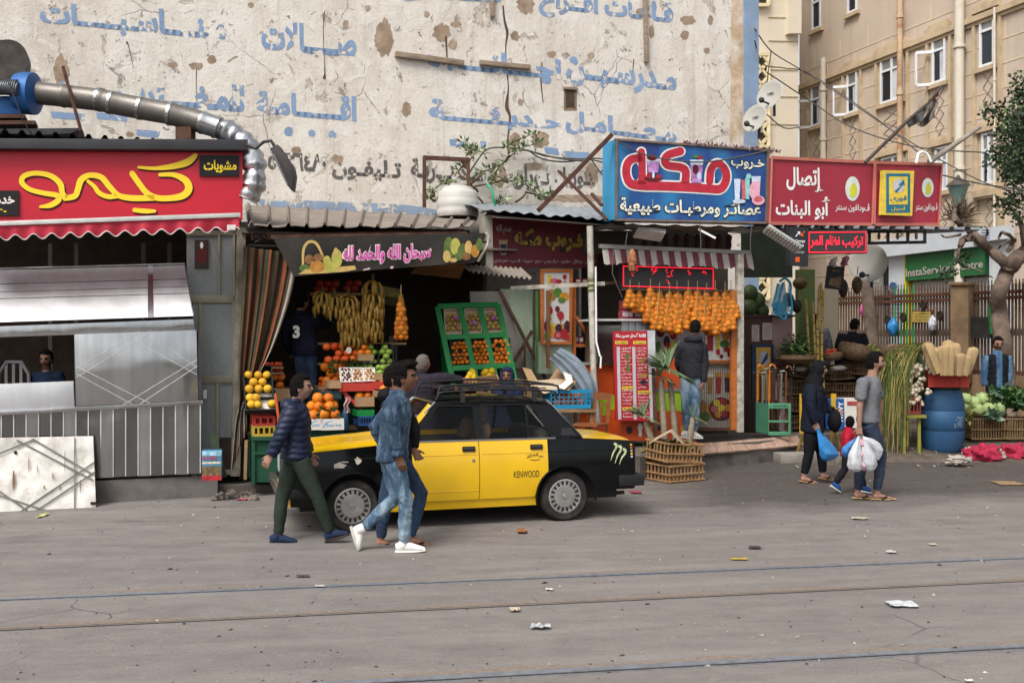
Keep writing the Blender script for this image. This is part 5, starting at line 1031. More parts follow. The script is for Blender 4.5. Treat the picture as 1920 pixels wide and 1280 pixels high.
ribbon(q,ob,[(1492,443,2),(1498,436,2)],.004,1,mi=0);flat(q,ob,[(1494,434),(1500,434),(1500,441)],.005,0);ribbon(q,ob,[(1508,434,2),(1503,440,2)],.004,1,mi=1);flat(q,ob,[(1501,436),(1501,443),(1507,443)],.005,1)
tbox(q,ob,'Orange',1491,449,1509,456,0,.005,.02,0);tbox(q,ob,'Money',1491,457,1507,464,0,.005,.02,0);tbox(q,ob,'تحويل أموال',1494,469,1508,475,0,.005,.01,0);flat(q,ob,rc(1491,482,1499,491),.005,1);obj('print',q,[white_s,M('print_orange2','#e05a24',.5)],og)
AP=Pl(1265,16.2);str_w=M('stripe_white','#a9a29a',.8,0,.1,6);str_r=M('stripe_plum','#6e3c48',.8,0,.1,6)
aw=T('striped_awning','plum and white striped awning valance over the juice counter','awning',AP(1265,500));q=MB();q.bar(AP(1120,462,.06),AP(1402,474,.06),.05,.06);obj('roller_bar',q,M('bar_grey','#93908b',.5,.3),aw)
for i in range(25):
 x0=1126+i*11.2;q=MB();q.sheet(lambda u,v:AP(x0+u*11.2+v*.5,465+(x0+u*11.2-1126)*.035+v*(30+2.5*math.sin(u*3.14+i)),.05+.07*v+.01*math.sin(u*3)),3,3);obj('stripe',q,str_r if i%2 else str_w,aw)
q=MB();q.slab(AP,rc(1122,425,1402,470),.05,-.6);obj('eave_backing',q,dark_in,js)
for i in range(9):
 q=MB();x=1225+i*20;q.lathe(AP(x,452,-.3),[(.03,-.12),(.05,-.04),(.04,.02),(.06,.1),(.02,.14)],8);obj('hanging_jar',q,M('jar_clay','#4f2f2f',.7,0,.4,9),label='small dark jar hanging in a row under the juice shop eave',cat='jar',group='jars hanging under the eave')
def lampbox(px,Y,ang,tilt,L,label):
 m4=crateframe(W(*px,Y),ang,tilt[0],tilt[1]);o=T('fluorescent_lamp',label,'lamp',m4.translation);q=MB();q.prism([(-L/2,-.12,0),(L/2,-.12,0),(L/2,.12,0),(-L/2,.12,0)],(0,0,.05));r=MB();r.merge(q,m4);obj('housing',r,M('lamp_grey','#9b9a97',.5,.2,.1,6),o,bev=.015)
 q=MB()
 for i in range(12):q.box((-L/2+L*(i+.5)/12,0,-.006),L/12*.6,.2,.012)
 r=MB();r.merge(q,m4);obj('diffuser',r,M('lamp_diffuser','#c2c1bc',.3),o,kind='stuff')
lampbox((1218,440),15.6,20,(-38,8),.46,'grey louvred lamp hanging tilted under the tin roof edge');lampbox((1466,450),15.9,10,(-20,36),.62,'slanting strip lamp hanging beside the black money sign')
q=MB();q.bar(SR(1297,432,.2),SR(1323,450,.3),.02,.03);obj('lamp_tube',q,white_s,label='thin white lamp tube angled under the blue sign',cat='lamp tube')
q=MB();q.lathe(SR(1158,492,.5),[(.02,.16),(.05,.1),(.075,0),(.06,-.08),(.05,-.16)],12);obj('hanging_charm',q,M('charm','#8a5a3a',.6,0,.8,20),label='red and tan lantern charm hanging at the awning end',cat='lantern')
for i,(x,y0,y1)in enumerate(((1294,424,500),(1390,424,480),(1160,440,478),(1135,470,560))):
 q=MB();q.tube([SR(x,y0,.3),SR(x+(-4 if i else 1),(y0+y1)/2,.32),SR(x-2+(18 if i==3 else 0),y1,.3)],.008,5);obj('wire',q,cab,label=('thin wire hanging across the striped awning','thin wire dropping at the end of the striped awning','thin wire by the red lantern charm','thin rope hanging towards the drink boxes')[i],cat='wire')
pole=T('white_pole','peeling white steel pole in front of the juice shop counter','pole',W(1112,800,15.6));q=MB();q.tube([W(1106,424,15.6),W(1109,560,15.6),W(1113,700,15.6),W(1121,800,15.6)],[.05,.05,.048,.05],12);obj('shaft',q,wpost,pole)
for y in(523,533,542):q=MB();q.tube([W(1108,y,15.6),W(1108.2,y+5,15.6)],.055,12);obj('tape_band',q,M('tape_olive','#5f6130',.5),pole)
q=MB();q.tube([W(1117,500,15.55),W(1118,640,15.55),W(1125,668,15.5),W(1127,668,15.5),W(1126,690,15.5)],.015,6);obj('hook_rod',q,white_s,pole)
pl2=T('white_post','scuffed white square post at the open end of the juice shop','post',W(1394,812,16.4));q=MB();q.slab(Pl(1394,16.4),[(1384,476),(1395,476),(1395,810),(1383,810)],.1);obj('shaft',q,wpost,pl2,bev=.006);q=MB();q.slab(Pl(1394,16.4),rc(1373,545,1383,806),.06,-.02);obj('orange_jamb',q,oak,pl2)
q=MB();q.bar(GP(940,543,.45),GP(1106,535,.55),.06,.06);q.bar(GP(1106,535,.5),GP(1226,521,.4),.03,.04,1);obj('crossbar',q,[wpost,rust],label='white wooden crossbar running from the plywood to the white pole',cat='bar')
def panelq(nm,pl,poly,d,off,mt,par=js,bev=0):q=MB();q.slab(pl,poly,d,off);return obj(nm,q,mt,par,bev=bev)
KP2=Pl(1180,16.0)
panelq('counter_front',KP2,rc(1084,684,1166,740),.5,0,orange_t);panelq('counter_front',KP2,rc(1118,740,1166,778),.5,0,lime);panelq('counter_front',KP2,rc(1110,778,1166,830),.5,0,orange_t)
panelq('counter_top',KP2,rc(1080,680,1166,684),.6,.03,M('top_grey','#8d8a84',.4))
for x in(1118,1150):panelq('panel_joint',KP2,rc(x,686,x+1.2,738),.004,.006,M('joint_dark','#8d3512',.6))
KP3=Pl(1240,15.75)
panelq('counter_front',KP3,rc(1222,672,1306,728),.4,0,orange_t);panelq('counter_rail',KP3,rc(1222,728,1308,733),.42,.02,M('rail_grey','#8f959c',.4,.5));panelq('counter_front',KP3,rc(1222,733,1306,770),.4,0,lime);panelq('counter_front',KP3,rc(1164,770,1306,826),.4,0,orange_t)
prints(KP3,.006,[(disc(1180,806,6,7),'plum'),(disc(1200,800,5,7),'white'),(rc(1197,806,1203,818),'white'),(rc(1214,798,1223,806),'amber'),(rc(1214,809,1223,813),'amber'),(disc(1236,800,4,6),'plum'),(disc(1280,804,5,8),'amber'),(disc(1262,800,3,6),'plum')],js,'counter_print')
jm=T('juice_cooler','stainless juice cooler with perforated grille on the orange counter','juice machine',KP2(1160,684));panelq('body',KP2,rc(1116,610,1168,680),.5,.1,st_d,jm);panelq('top',KP2,rc(1106,598,1213,602),.6,.16,M('top_white','#b9b7b3',.5),jm)
for i in range(4):panelq('door',KP2,rc(1160+i*13,602,1172+i*13,640),.4,.12,M('cooler_grey','#83878a',.4,.3,.1,5),jm,.004)
q=MB()
for i in range(9):
 for j in range(4):q.slab(KP2,rc(1121+i*3.2,636+j*4,1123+i*3.2,638.4+j*4),.003,.104)
obj('perforation',q,black,jm,kind='stuff');panelq('lower_body',KP2,rc(1168,640,1213,680),.4,.05,st_d,jm)
PBd=Pl(1190,15.4,14);pb=T('price_board','tall red Arabic juice price board standing before the orange counter','price board',PBd(1190,790))
panelq('board',PBd,[(1150,621),(1213,620),(1219,789),(1155,788)],.04,.0,M('board_red','#a81c2c',.45,0,.05,3),pb);panelq('board_side',PBd,[(1214,619),(1228,619),(1231,792),(1219,790)],.3,.0,M('board_white','#b9bbbd',.5),pb)
q=MB();tbox(q,PBd,'قائمة أسعار عصير مكة',1154,624,1211,634,0,.004,.05,0)
for x0,y in((1153,639),(1187,639),(1166,724),(1196,732),(1167,763)):flat(q,PBd,rc(x0,y,x0+24,y+6),.004,1);tbox(q,PBd,'مشروبات مكة',x0+2,y+1,x0+22,y+5,0,.007,.03,2)
for x0,x1 in((1156,1162),(1185,1191)):flat(q,PBd,[(x0,650),(x1,650),(x1+3,786),(x0+3,786)],.004,3)
IT=['عصير قصب','مانجو فخفخينا','كوكتيل مكة','فراولة باللبن','برتقال','جوافة لبن','موز بالعسل','خروب','سوبيا','تمر هندى','رمان طازة','كيوى']
for k in range(22):
 y=650+k*6.1;
 for x0 in(1163.5,1193):
  if(x0<1170 and k in(12,18))or(x0>1170 and k==13):continue
  tbox(q,PBd,IT[(k*5+int(x0))%12],x0+k*.22,y,x0+20+k*.22-(k*7%5),y+4.4,0,.004,.01,0)
obj('lettering',q,[white_s,ylw,maroon,M('slot_grey','#b4b4b6',.5)],pb)
prints(PBd,.009,[(disc(1176,668,4,5),'leafy'),(disc(1204,655,5,4),'rose'),(disc(1177,690,3,7),'leafy'),(disc(1206,704,7,5),'tan'),(disc(1205,675,5,5),'tan'),(disc(1206,716,7,4),'plum'),(rc(1176,675,1178,690),'leafy')],pb)
PW2=Pl(1290,17.1)
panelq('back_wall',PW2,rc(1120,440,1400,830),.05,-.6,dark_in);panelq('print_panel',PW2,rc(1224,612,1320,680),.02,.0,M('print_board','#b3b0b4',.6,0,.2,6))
prints(PW2,.003,goblet(1234,640,10,34,'leafy')+goblet(1250,630,12,40,'plum')+[(disc(1238,622,8,10),'wine'),(disc(1262,625,7,12),'crimson'),(disc(1252,655,7,14),'crimson'),(disc(1262,652,6,14),'lemon'),(disc(1240,664,7,8),'tan'),(disc(1250,668,6,7),'leafy')],js,'wall_print')
PR=Pl(1350,16.5);panelq('print_panel',PR,rc(1322,562,1374,676),.02,.0,M('print_white','#c6c2be',.5,0,.05,4))
prints(PR,.003,[(rc(1326,600,1337,658),'crimson'),(rc(1342,610,1349,656),'lemon'),(disc(1366,590,6,9),'amber'),(disc(1362,605,4,5),'crimson'),(disc(1358,616,4,6),'leafy'),(disc(1360,632,6,8),'amber'),(disc(1358,645,9,7),'leafy'),(disc(1346,660,4,6),'crimson'),(disc(1362,655,6,5),'crimson'),(disc(1368,664,5,6),'wine'),(disc(1358,580,5,8),'leafy'),(disc(1370,622,4,6),'plum'),(disc(1352,668,4,4),'wine')],js,'wall_print')
panelq('panel_rail',PR,rc(1324,675,1376,682),.05,.02,oak)
mp=T('mesh_poster','poster of juice glasses and fruit behind wire mesh by the white post','poster',PR(1345,806));panelq('poster_sheet',PR,rc(1303,683,1372,802),.01,.05,M('poster_cream','#b0a89c',.6,0,.12,5),mp)
prints(PR,.053,cup(1328,698,12,40,'tan','white')+cup(1344,698,12,40,'crimson','amber')+cup(1362,700,16,34,'plum','amber')+[(disc(1313,765,9,16),'tan'),(disc(1328,768,8,14),'amber'),(disc(1318,780,10,9),'leafy'),(disc(1348,766,22,22),'wine')]+[(disc(1348+13*math.cos(a),764+13*math.sin(a),6.5),c)for a,c in((0,'amber'),(1,'crimson'),(2,'amber'),(3,'rose'),(4,'lemon'),(5,'crimson'))]+[(disc(1348,764,7),'lemon')],mp)
q=MB()
for i in range(17):q.bar(PR(1303+i*4.3,684,.075),PR(1303+i*4.3,802,.075),.006,.006)
for i in range(28):q.bar(PR(1303,684+i*4.3,.075),PR(1372,684+i*4.3,.075),.006,.006)
obj('wire_mesh',q,M('wire_dark','#3b3733',.5,.5),mp,kind='stuff')
for a in(rc(1300,680,1370,684),rc(1364,684,1369,804),rc(1300,800,1369,806)):panelq('frame_bar',PR,a,.04,.1,rust,mp)
OPl=Pl(1265,16.25);k=0;NB=[]
rowsN=[(543,[1176,1194,1212,1230,1248,1266,1284,1302,1320,1338,1354,1367],.33),(564,[1205,1222,1239,1257,1275,1293,1311,1329,1346,1361],.33),(586,[1214,1231,1248,1266,1284,1302,1320,1337,1351],.31)]
for ri,(y,xs,h)in enumerate(rowsN):
 for i,x in enumerate(xs):
  yy=y+R.uniform(-4,4)+(x-1176)*.01;hh=h*R.uniform(.92,1.06)
  lab='mesh bag of oranges hung '+('above the drink boxes' if x<1200 else 'behind the hooded man' if 1285<x<1325 else 'nearest the orange jamb' if x>1345 else 'between drink boxes and hooded man' if x<1290 else 'between hooded man and jamb')+(', upper row',', middle row',', lower row')[ri]
  netbag(OPl(x,yy,.1+.1*ri+R.uniform(-.05,.05)),hh,.03,.118,17,.047,lab,'net bags of oranges at the juice shop')
q=MB();q.bar(OPl(1160,543,.1),OPl(1380,546,.1),.03,.03);obj('hanging_rail',q,rust,js)
TP_=Pl(1060,14.6);o=T('work_table','rough low table carrying the blue orange crate beside the taxi boot','table',TP_(1050,830));o.location.z=.1;ORG[o.name].z=.1
q=MB();q.slab(TP_,rc(1030,766,1112,772),.7,.1);obj('table_top',q,wood,o)
for x in(1034,1104):q=MB();q.slab(TP_,rc(x,772,x+5,845),.06,.05);obj('leg',q,wood,o);q=MB();q.slab(TP_,rc(x,772,x+5,835),.06,-.5);obj('leg',q,wood,o)
m4,w_,d_,h_=bx(1032,730,1108,766,14.55,.42,14);crate('produce_crate','bright blue ventilated plastic crate of oranges beside the taxi boot',m4,w_,d_,h_,blue_c,'grid',n=9)
lay('orange',m4,w_*.9,.36,.02,.058,'orange in the bright blue crate','oranges in the blue crate',layers=2,rows=3);lay('orange',m4,w_*.3,.3,h_*.8,.058,'orange on top of the heap in the blue crate','oranges atop the blue crate',rows=2)
def cboard(pts,label,Y,mt=card_l):q=MB();q.prism([W(x,y,Y+dy)for x,y,dy in pts],(0,.02,.012));return obj('cardboard',q,mt,label=label,cat='cardboard')
cboard([(992,716,.0),(1040,712,.4),(1076,712,.4),(1060,728,0),(1020,738,-.2)],'flat pale cardboard sheet lying behind the taxi roof',14.6);cboard([(1046,728,0),(1062,706,.1),(1080,716,.15),(1066,732,0)],'folded brown cardboard flap over the blue crate',14.5,card)
cboard([(1046,726,0),(1062,714,.1),(1056,698,.2),(1072,704,.2),(1074,716,.1),(1058,730,0)],'bent white card strip standing on the cardboard',14.45,paper);cboard([(980,690,.3),(996,694,.3),(1012,722,0),(998,730,0)],'brown carton flap leaning beside the veiled woman',14.7,card)
cboard([(1030,712,.5),(1046,690,.6),(1062,700,.5),(1050,716,.4)],'crumpled brown paper behind the cardboard sheet',14.7,card)
AX=crom([(1040,662),(1062,680),(1085,705),(1102,735),(1110,760)],6);n_a=len(AX)
def tarp(u,v):
 i=min(int(u*(n_a-1)),n_a-2);f=u*(n_a-1)-i;x=AX[i][0]+(AX[i+1][0]-AX[i][0])*f;y=AX[i][1]+(AX[i+1][1]-AX[i][1])*f;a=v*2*math.pi;w_=12+8*math.sin(u*3)+2.5*math.sin(a*5+u*9)
 return W(x+w_*math.cos(a)*.75,y-w_*math.cos(a)*.75,14.95+.12*math.sin(a)-.02*math.sin(a*9))
q=MB();q.sheet(tarp,30,40);obj('tarpaulin',q,M('tarp_bluegrey','#78848f',.45,0,.2,5,.5,12,.3,'#525c66',4),label='rolled blue grey tarpaulin slumped against the orange counter',cat='tarpaulin')
chr_=T('wooden_chair','bent brown wooden chair standing behind the taxi boot','chair',W(1120,830,14.7));cw=M('chair_wood','#7d4a2a',.5,0,.2,5,st=(1,1,4));cy=14.7
for pts in([(1117,738),(1113,800)],[(1144,742),(1138,796)]):q=MB();q.bar(W(*pts[0],cy),W(*pts[1],cy),.04,.05);obj('back_post',q,cw,chr_)
q=MB();q.bar(W(1115,741,cy),W(1145,744,cy),.03,.1);obj('top_rail',q,cw,chr_);q=MB();q.tube([W(x,y,cy)for x,y in crom([(1128,790),(1127,765),(1132,756),(1138,760),(1137,785)],5)],.016,6);obj('back_loop',q,cw,chr_)
q=MB();q.prism([W(1074,794,cy-.3),W(1120,796,cy-.35),W(1142,793,cy),W(1096,790,cy+.1)],(0,0,-.035));obj('seat',q,cw,chr_)
for x,y,dy in((1080,795,-.25),(1118,797,-.3),(1138,794,-.02),(1100,792,.05)):q=MB();a=W(x,y,cy+dy);q.bar(a,V((a.x,a.y,.1)),.035,.035);obj('leg',q,cw,chr_)
ym=[M('yucca_leaf','#4c6042',.5,0,.25,8),M('yucca_tip','#7c8260',.6,0,.2,8)];tm=M('yucca_trunk','#85796a',.9,0,.25,14,.6,40)
def yucca(base,pts,head,n,L,label,Y):
 o=T('yucca_plant',label,'plant',W(*base,Y));q=MB();tp=[W(x,y,Y)for x,y in crom(pts,4)];q.tube(tp,[.052-.016*i/len(tp)+.004*math.sin(i*2.3)for i in range(len(tp))],8);obj('trunk',q,tm,o);c=W(*head,Y)
 for i in range(n):
  a=i*2.4;el=-.55+1.85*((i*.618)%1);d=V((math.cos(a)*math.cos(el),math.sin(a)*math.cos(el),math.sin(el)));s_=d.cross(V((0,0,1))).normalized()*.015;l=L*R.uniform(1.0,1.35);dr=V((0,0,-.10*l));q=MB();up=V((0,0,.006))
  q.add([c-s_*.6,c+d*l*.35-s_*1.1,c+d*l*.7-s_*.8+dr*.4,c+d*l+dr,c+d*l*.7+s_*.8+dr*.4,c+d*l*.35+s_*1.1,c+s_*.6,c+d*l*.35-up*2,c+d*l*.7+dr*.4-up*2],[[0,1,7],[1,2,8,7],[2,3,8],[3,4,8],[4,5,7,8],[5,6,7],[6,0,7]],0 if i%5 else 1);obj('leaf',q,ym,o)
 return o
yucca((1266,836),[(1268,838),(1263,780),(1256,712)],(1254,690),64,.40,'tall yucca with spiky crown before the man at the juice counter',14.9);yucca((1246,836),[(1247,838),(1243,770),(1240,712)],(1238,704),14,.3,'tall thin yucca trunk with few drooping leaves beside the rusty stake',14.8)
yucca((1226,842),[(1228,842),(1216,808),(1210,790)],(1208,778),26,.26,'small yucca in front of the red price board',14.6);yucca((1292,842),[(1290,842),(1297,800),(1299,782)],(1300,780),7,.24,'thin curved yucca stem with sparse leaves near the white shoes',14.8)
q=MB();q.bar(W(1230,826,14.9),W(1225,690,14.9),.05,.05);obj('iron_stake',q,rust,label='rusty iron stake standing among the yucca plants',cat='stake')
obj('dry_leaves',tuft([W(1200+R.uniform(0,90),838+R.uniform(-4,8),14.5)for _ in range(18)],6,.13),M('dry_leaf','#6b6a3e',.8,0,.4,8),label='dry yellow green leaves on the ground of the yucca bed',cat='leaves',kind='stuff')
stick=M('palm_stick','#a07c56',.8,0,.2,9,.2,30,.3,'#5d4630',6,rnd=.1)
def palmcrate(name,label,m4,w_,d_,h_,mat=stick,n=9,group='palm stick crates'):
 o=T(name,label,'crate',m4.translation,group)
 def put(nm,q,k=None):r=MB();r.merge(q,m4);return obj(nm,r,mat,o,kind=k)
 for(x0,y0,x1,y1,m_)in((-w_/2,-d_/2,w_/2,-d_/2,n),(-w_/2,d_/2,w_/2,d_/2,n),(-w_/2,-d_/2,-w_/2,d_/2,max(4,int(n*.7))),(w_/2,-d_/2,w_/2,d_/2,max(4,int(n*.7)))):
  for i in range(m_+1):
   f=i/m_;x=x0+(x1-x0)*f;y=y0+(y1-y0)*f;q=MB();q.bar((x,y,.01),(x+R.uniform(-.008,.008),y+R.uniform(-.008,.008),h_+.01),.016,.016);put('upright',q)
  for z in(.025,h_*.5,h_):q=MB();a=V((x0,y0,z+R.uniform(-.006,.006)));b=V((x1,y1,z+R.uniform(-.006,.006)));d=(b-a).normalized()*.035;nrm=V((d.y,-d.x,0)).normalized()*.014*(1 if(y0+y1<0 or x0+x1>0)else-1);q.bar(a-d+nrm,b+d+nrm,.018,.02);put('rail',q)
 q=MB()
 for i in range(7):f=(i+.5)/7;q.bar((-w_/2,-d_/2+d_*f,.012),(w_/2,-d_/2+d_*f,.012),.03,.01)
 put('bottom_slats',q,'stuff');return o
g0=G(1266,900);m4=crateframe(g0,-18+50);palmcrate('palm_crate','palm stick crate on the asphalt under another crate by the kerb',m4,.6,.46,.24)
m4=crateframe(g0+V((-.03,-.02,.27)),30,3,4);palmcrate('palm_crate','palm stick crate stacked on top with a folded cardboard lid',m4,.6,.46,.27)
t0=g0+V((-.05,0,.5));q=MB();q.prism([t0+V((-.33,-.1,.02)),t0+V((-.06,-.25,.2)),t0+V((.02,.1,.2)),t0+V((-.25,.2,.04))],(0,0,.015));q.prism([t0+V((-.06,-.25,.2)),t0+V((.16,-.2,-.01)),t0+V((.22,.15,0)),t0+V((.02,.1,.2))],(0,0,.015));obj('cardboard',q,card_l,label='folded cardboard lid tented over the upper palm stick crate',cat='cardboard')
# VEGETABLE STALLS, FENCE, TREE
a0=k3;q=MB();q.prism([a0+V((-.02,.25,0)),W(1660,0,18.4).xy.to_3d(),W(1700,0,24).xy.to_3d(),a0+V((-1.2,8,0))],(0,0,KZ-.005));obj('pavement',q,pave_m,kind='structure')
def dz(x,y):return max(-.05,min(1,(y-16.5)/1.9)*.36*min(1,max(0,(x-5.4+(y-17)*-.28)/.8)))+.05*noise.noise(V((x*.9,y*.9,0)))-.012
q=MB();q.sheet(lambda u,v:V((4.6+u*14,16.1+v*11,dz(4.6+u*14,16.1+v*11))),60,44);obj('dirt_bank',q,M('dirt','#5d544b',.95,0,.25,4,.6,25,.6,'#3c342d',3),kind='structure')
wick=M('wicker','#6b5742',.85,0,.3,22,.5,60,.3,'#3f3226',8);ws=M('weathered_stick','#5e4b38',.85,0,.25,9,.2,30,.4,'#352a20',6,rnd=.15)
def wxy(px,Y,z):p=W(px,640,Y);return V((p.x,p.y,z))
q=MB();q.slab(Pl(1440,18.6),rc(1392,425,1486,520),.05);obj('booth_eave',q,M('eave_green','#242a22',.9,0,.2,4),js)
BPl=Pl(1450,18.2);pinkb=M('booth_pink','#8d7574',.8,0,.06,3);brn=M('booth_brown','#4a3530',.8,0,.1,4)
o=T('booth','pinkish brown stall cupboard with taped notices beside the white post','cupboard',wxy(1445,18.2,KZ));panelq('front',BPl,rc(1447,594,1486,812),.6,0,pinkb,o);panelq('side',BPl,rc(1404,592,1447,812),.5,.02,brn,o);panelq('top',BPl,rc(1402,590,1488,594),.7,.05,brn,o)
for a in(rc(1408,609,1422,640),rc(1428,605,1446,637)):
 n_=panelq('notice',BPl,a,.004,.03,M('notice_paper','#a39790',.8,0,.15,20),o);q=MB()
 for k in range(7):ribbon(q,BPl,[(a[0][0]+2,a[0][1]+5+k*3.8,.8),(a[1][0]-3,a[0][1]+5.6+k*3.8,.8)],.032,1)
 obj('handwriting',q,M('ink','#5d5566',.8),n_,kind='stuff')
fw2=T('payment_sign','dark framed yellow payment board with globe arrow at the foot of the booth','sign',wxy(1428,18,KZ));q=MB();q.slab(BPl,rc(1406,645,1446,760),.04,.08);flat(q,BPl,rc(1413,651,1440,755),.084,1);flat(q,BPl,disc(1427,671,10,14),.088,2);flat(q,BPl,[(1421,682),(1431,664),(1434,660),(1434,672),(1424,684)],.091,0);tbox(q,BPl,'فورى',1416,690,1438,704,0,.088,.03,0);obj('board',q,[M('navy_board','#1d2c44',.5),M('ochre','#a8822c',.5),M('globe_dull','#8f8c90',.5)],fw2)
for i,(x,y,r_,lb)in enumerate(((1414,548,15,'watermelon wedged against the white post above the booth'),(1412,576,17,'watermelon lowest beside the white post'),(1430,562,14,'watermelon behind the blue net bag'),(1471,578,13,'watermelon at the far end of the booth top'),(1437,582,14,'watermelon under the blue net bag'))):fruit('watermelon',BPl(x,y,-.15),r_/F*18.2,lb,'watermelons on the booth')
bn=T('net_bag','bright blue mesh bag hanging over the booth','bag',BPl(1444,602,.3));cyn=M('net_blue','#2f9ac4',.4,0,.2,12);thr=M('net_mesh','#3f8fae',.5,0,.35,60,alpha=.8);q=MB()
q.sheet(lambda u,v:BPl(1446+(u-.5)*(10+28*v),532+v*58+4*math.sin(u*6),.3+.1*math.cos(u*3.1-1.5)),20,14);obj('mesh',q,thr,bn);q=MB()
for pts in([(1440,530),(1450,524),(1460,535),(1459,552)],[(1426,574),(1440,582),(1456,590),(1462,588)],[(1437,534),(1431,560),(1426,576)],[(1446,532),(1440,558),(1436,578)],[(1452,586),(1450,598),(1441,594),(1440,584)],[(1459,545),(1462,570),(1462,588)]):q.tube([BPl(x,y,.36)for x,y in crom(pts,4)],.022,6)
obj('hem',q,cyn,bn)
q=MB();q.slab(Pl(1514,19),rc(1500,505,1528,800),.15);obj('green_post',q,M('post_green','#45522f',.8,0,.15,4,.2,20,.3,'#2b3220',3),label='wide dark green timber post behind the sugar cane',cat='post')
q=MB();q.slab(Pl(1550,20),rc(1545,540,1572,800),.3);obj('stone_post',q,M('stone_grey','#7f7767',.9,0,.12,3,.4,30,.4,'#5c5345',3),label='grey stone gate post between sugar cane and fence',cat='post')
gd=M('gourd_brown','#4d3a22',.6,0,.3,6,rnd=.1)
for i,(x,y,rx,ry,dk,lb)in enumerate(((1581,538,9,20,0,'hanging dark gourd beside the black menu board'),(1607,532,10,19,1,'brown gourd hanging under the grey satellite dish'),(1500,530,14,13,1,'brown woven gourd hanging beside the green post'),(1478,560,11,16,0,'dark leather gourd hanging over the booth end'),(1494,572,10,15,0,'second dark gourd hanging below the woven one'))):
 q=MB();s_=18.5/F;q.sph(W(x,y,18.5),(rx*s_,rx*s_,ry*s_),14,10,fn=lambda d,p:p*(1-.25*max(0,d.z)));q.tube([W(x,y-ry+2,18.5),W(x+2,y-ry-14,18.5)],.008,5);obj('gourd',q,gd if dk else M('gourd_dark','#2c2320',.6,0,.3,6),label=lb,cat='gourd',group='gourds hanging at the stall')
q=MB();p_=Pl(1565,18.3,10);q.slab(p_,[(1552,498),(1584,500),(1580,544),(1547,540)],.03);flat(q,p_,[(1556,522),(1578,518),(1574,540),(1553,534)],.004,1);flat(q,p_,rc(1560,506,1574,509),.004,1);obj('menu_board',q,[black,M('menu_gold','#6b553a',.6,0,.6,20)],label='black menu board hanging beside the gourds',cat='board')
for i,(x,y,c)in enumerate(((1562,492,'#c8c2c0'),(1584,490,'#b37f92'))):
 q=MB();q.sheet(lambda u,v:W(x+(u-.5)*14+2*math.sin(v*7),y+(v-.5)*18+2*math.sin(u*5+i),18.3+.05*math.sin(u*6)),6,6);obj('plastic_bag',q,M('rag'+c,c,.6,0,.5,14),label=('white red scrap of plastic clipped over the menu board','pink white scrap of plastic hanging beside the satellite dish')[i],cat='bag')
dm=M('dish_grey','#aaa7a0',.5,0,.06,3,dirt=.25,dcol='#85807a',ds=3)
def dish(c,n_,r,label,word=None):
 o=T('satellite_dish',label,'satellite dish',c);ax=V(n_).normalized();q=MB();q.lathe(c,[(r*.02,-.2*r),(r*.5,-.14*r),(r*.85,-.03*r),(r,.04*r),(r*.97,.055*r),(r*.8,-.01*r),(r*.4,-.11*r),(r*.02,-.15*r)],30,axis=ax);obj('reflector',q,dm,o)
 q=MB();q.bar(c-ax*.1*r-V((0,0,r*.6)),c+ax*.9*r-V((0,0,r*.75)),.03,.03);q.sph(c+ax*.9*r-V((0,0,r*.7)),.06,8,6);obj('feed_arm',q,dgrey,o);q=MB();q.tube([c-ax*.15*r,c-ax*.5*r,c-ax*.5*r-V((0,0,r*1.2))],.03,6);obj('mount',q,dgrey,o)
 if word:
  u=V((0,0,1)).cross(ax).normalized();up=ax.cross(u);vs,fs=glyphs(word,.03);q=MB();q.add([c-ax*(.11*r)+u*(x-.5)*.5*r+up*((y-.5)*.16+.1)*r+ax*.05*r for x,y in vs],fs);obj('lettering',q,blk_s,o)
dish(WP(1369,239,.9),(-.75,-.62,.25),.29,'lower round satellite dish at the corner of the gable wall','CAMEX');dish(WP(1407,192,.7),(-.75,-.62,.25),.31,'upper round satellite dish on the blue wall corner','CAMEX');dish(W(1628,493,18.8),(-.55,-.7,.05),.36,'worn grey dish hanging at the stall below the LED board')
q=MB();
for y in(432,454):q.bar(W(1628,y+2,17.3),W(1736,y,17.6),.04,.05)
for x in(1630,1665,1702,1734):q.bar(W(x,432,17.4),W(x,456,17.4),.04,.05)
fk=T('lamp_rack','dark frame with hanging bulbs under the red phone shop signs','rack',W(1680,456,17.4));obj('frame_bars',q,black,fk)
for x in(1648,1683,1718):q=MB();q.sph(W(x,443,17.4),(.03,.03,.06),8,6);obj('bulb',q,M('bulb_grey','#57534e',.3),fk)
CB=Pl(1445,16.9,10);cbx=T('cane_box','green wooden box rack full of walking canes at the pavement edge','rack',wxy(1445,17,KZ));cgr=M('box_green','#4f8a6a',.6,0,.12,4,.1,20,.3,'#356049',4)
panelq('side_board',CB,[(1412,752),(1434,756),(1434,812),(1412,808)],.02,.12,M('box_green_dark','#2f5f47',.6,0,.12,4),cbx)
for a in(rc(1434,755,1477,765),rc(1434,787,1477,791),rc(1434,808,1477,815),rc(1434,755,1437,815),rc(1474,755,1478,815)):panelq('rail',CB,a,.03,.1,cgr,cbx,.003)
panelq('back_board',CB,rc(1414,752,1478,812),.02,-.3,M('box_inside','#2b2420',.9),cbx);q=MB();tbox(q,CB,'ملك العصايات',1443,758,1470,762,0,.104,.02);obj('lettering',q,blk_s,cbx)
ccl=[M('cane_orange','#b3661e',.35,0,.3,14),M('cane_silver','#8a8784',.3,.6,.5,40),M('cane_brown','#5b3a24',.35,0,.3,10),M('cane_black','#2b2624',.35,0,.4,20)]
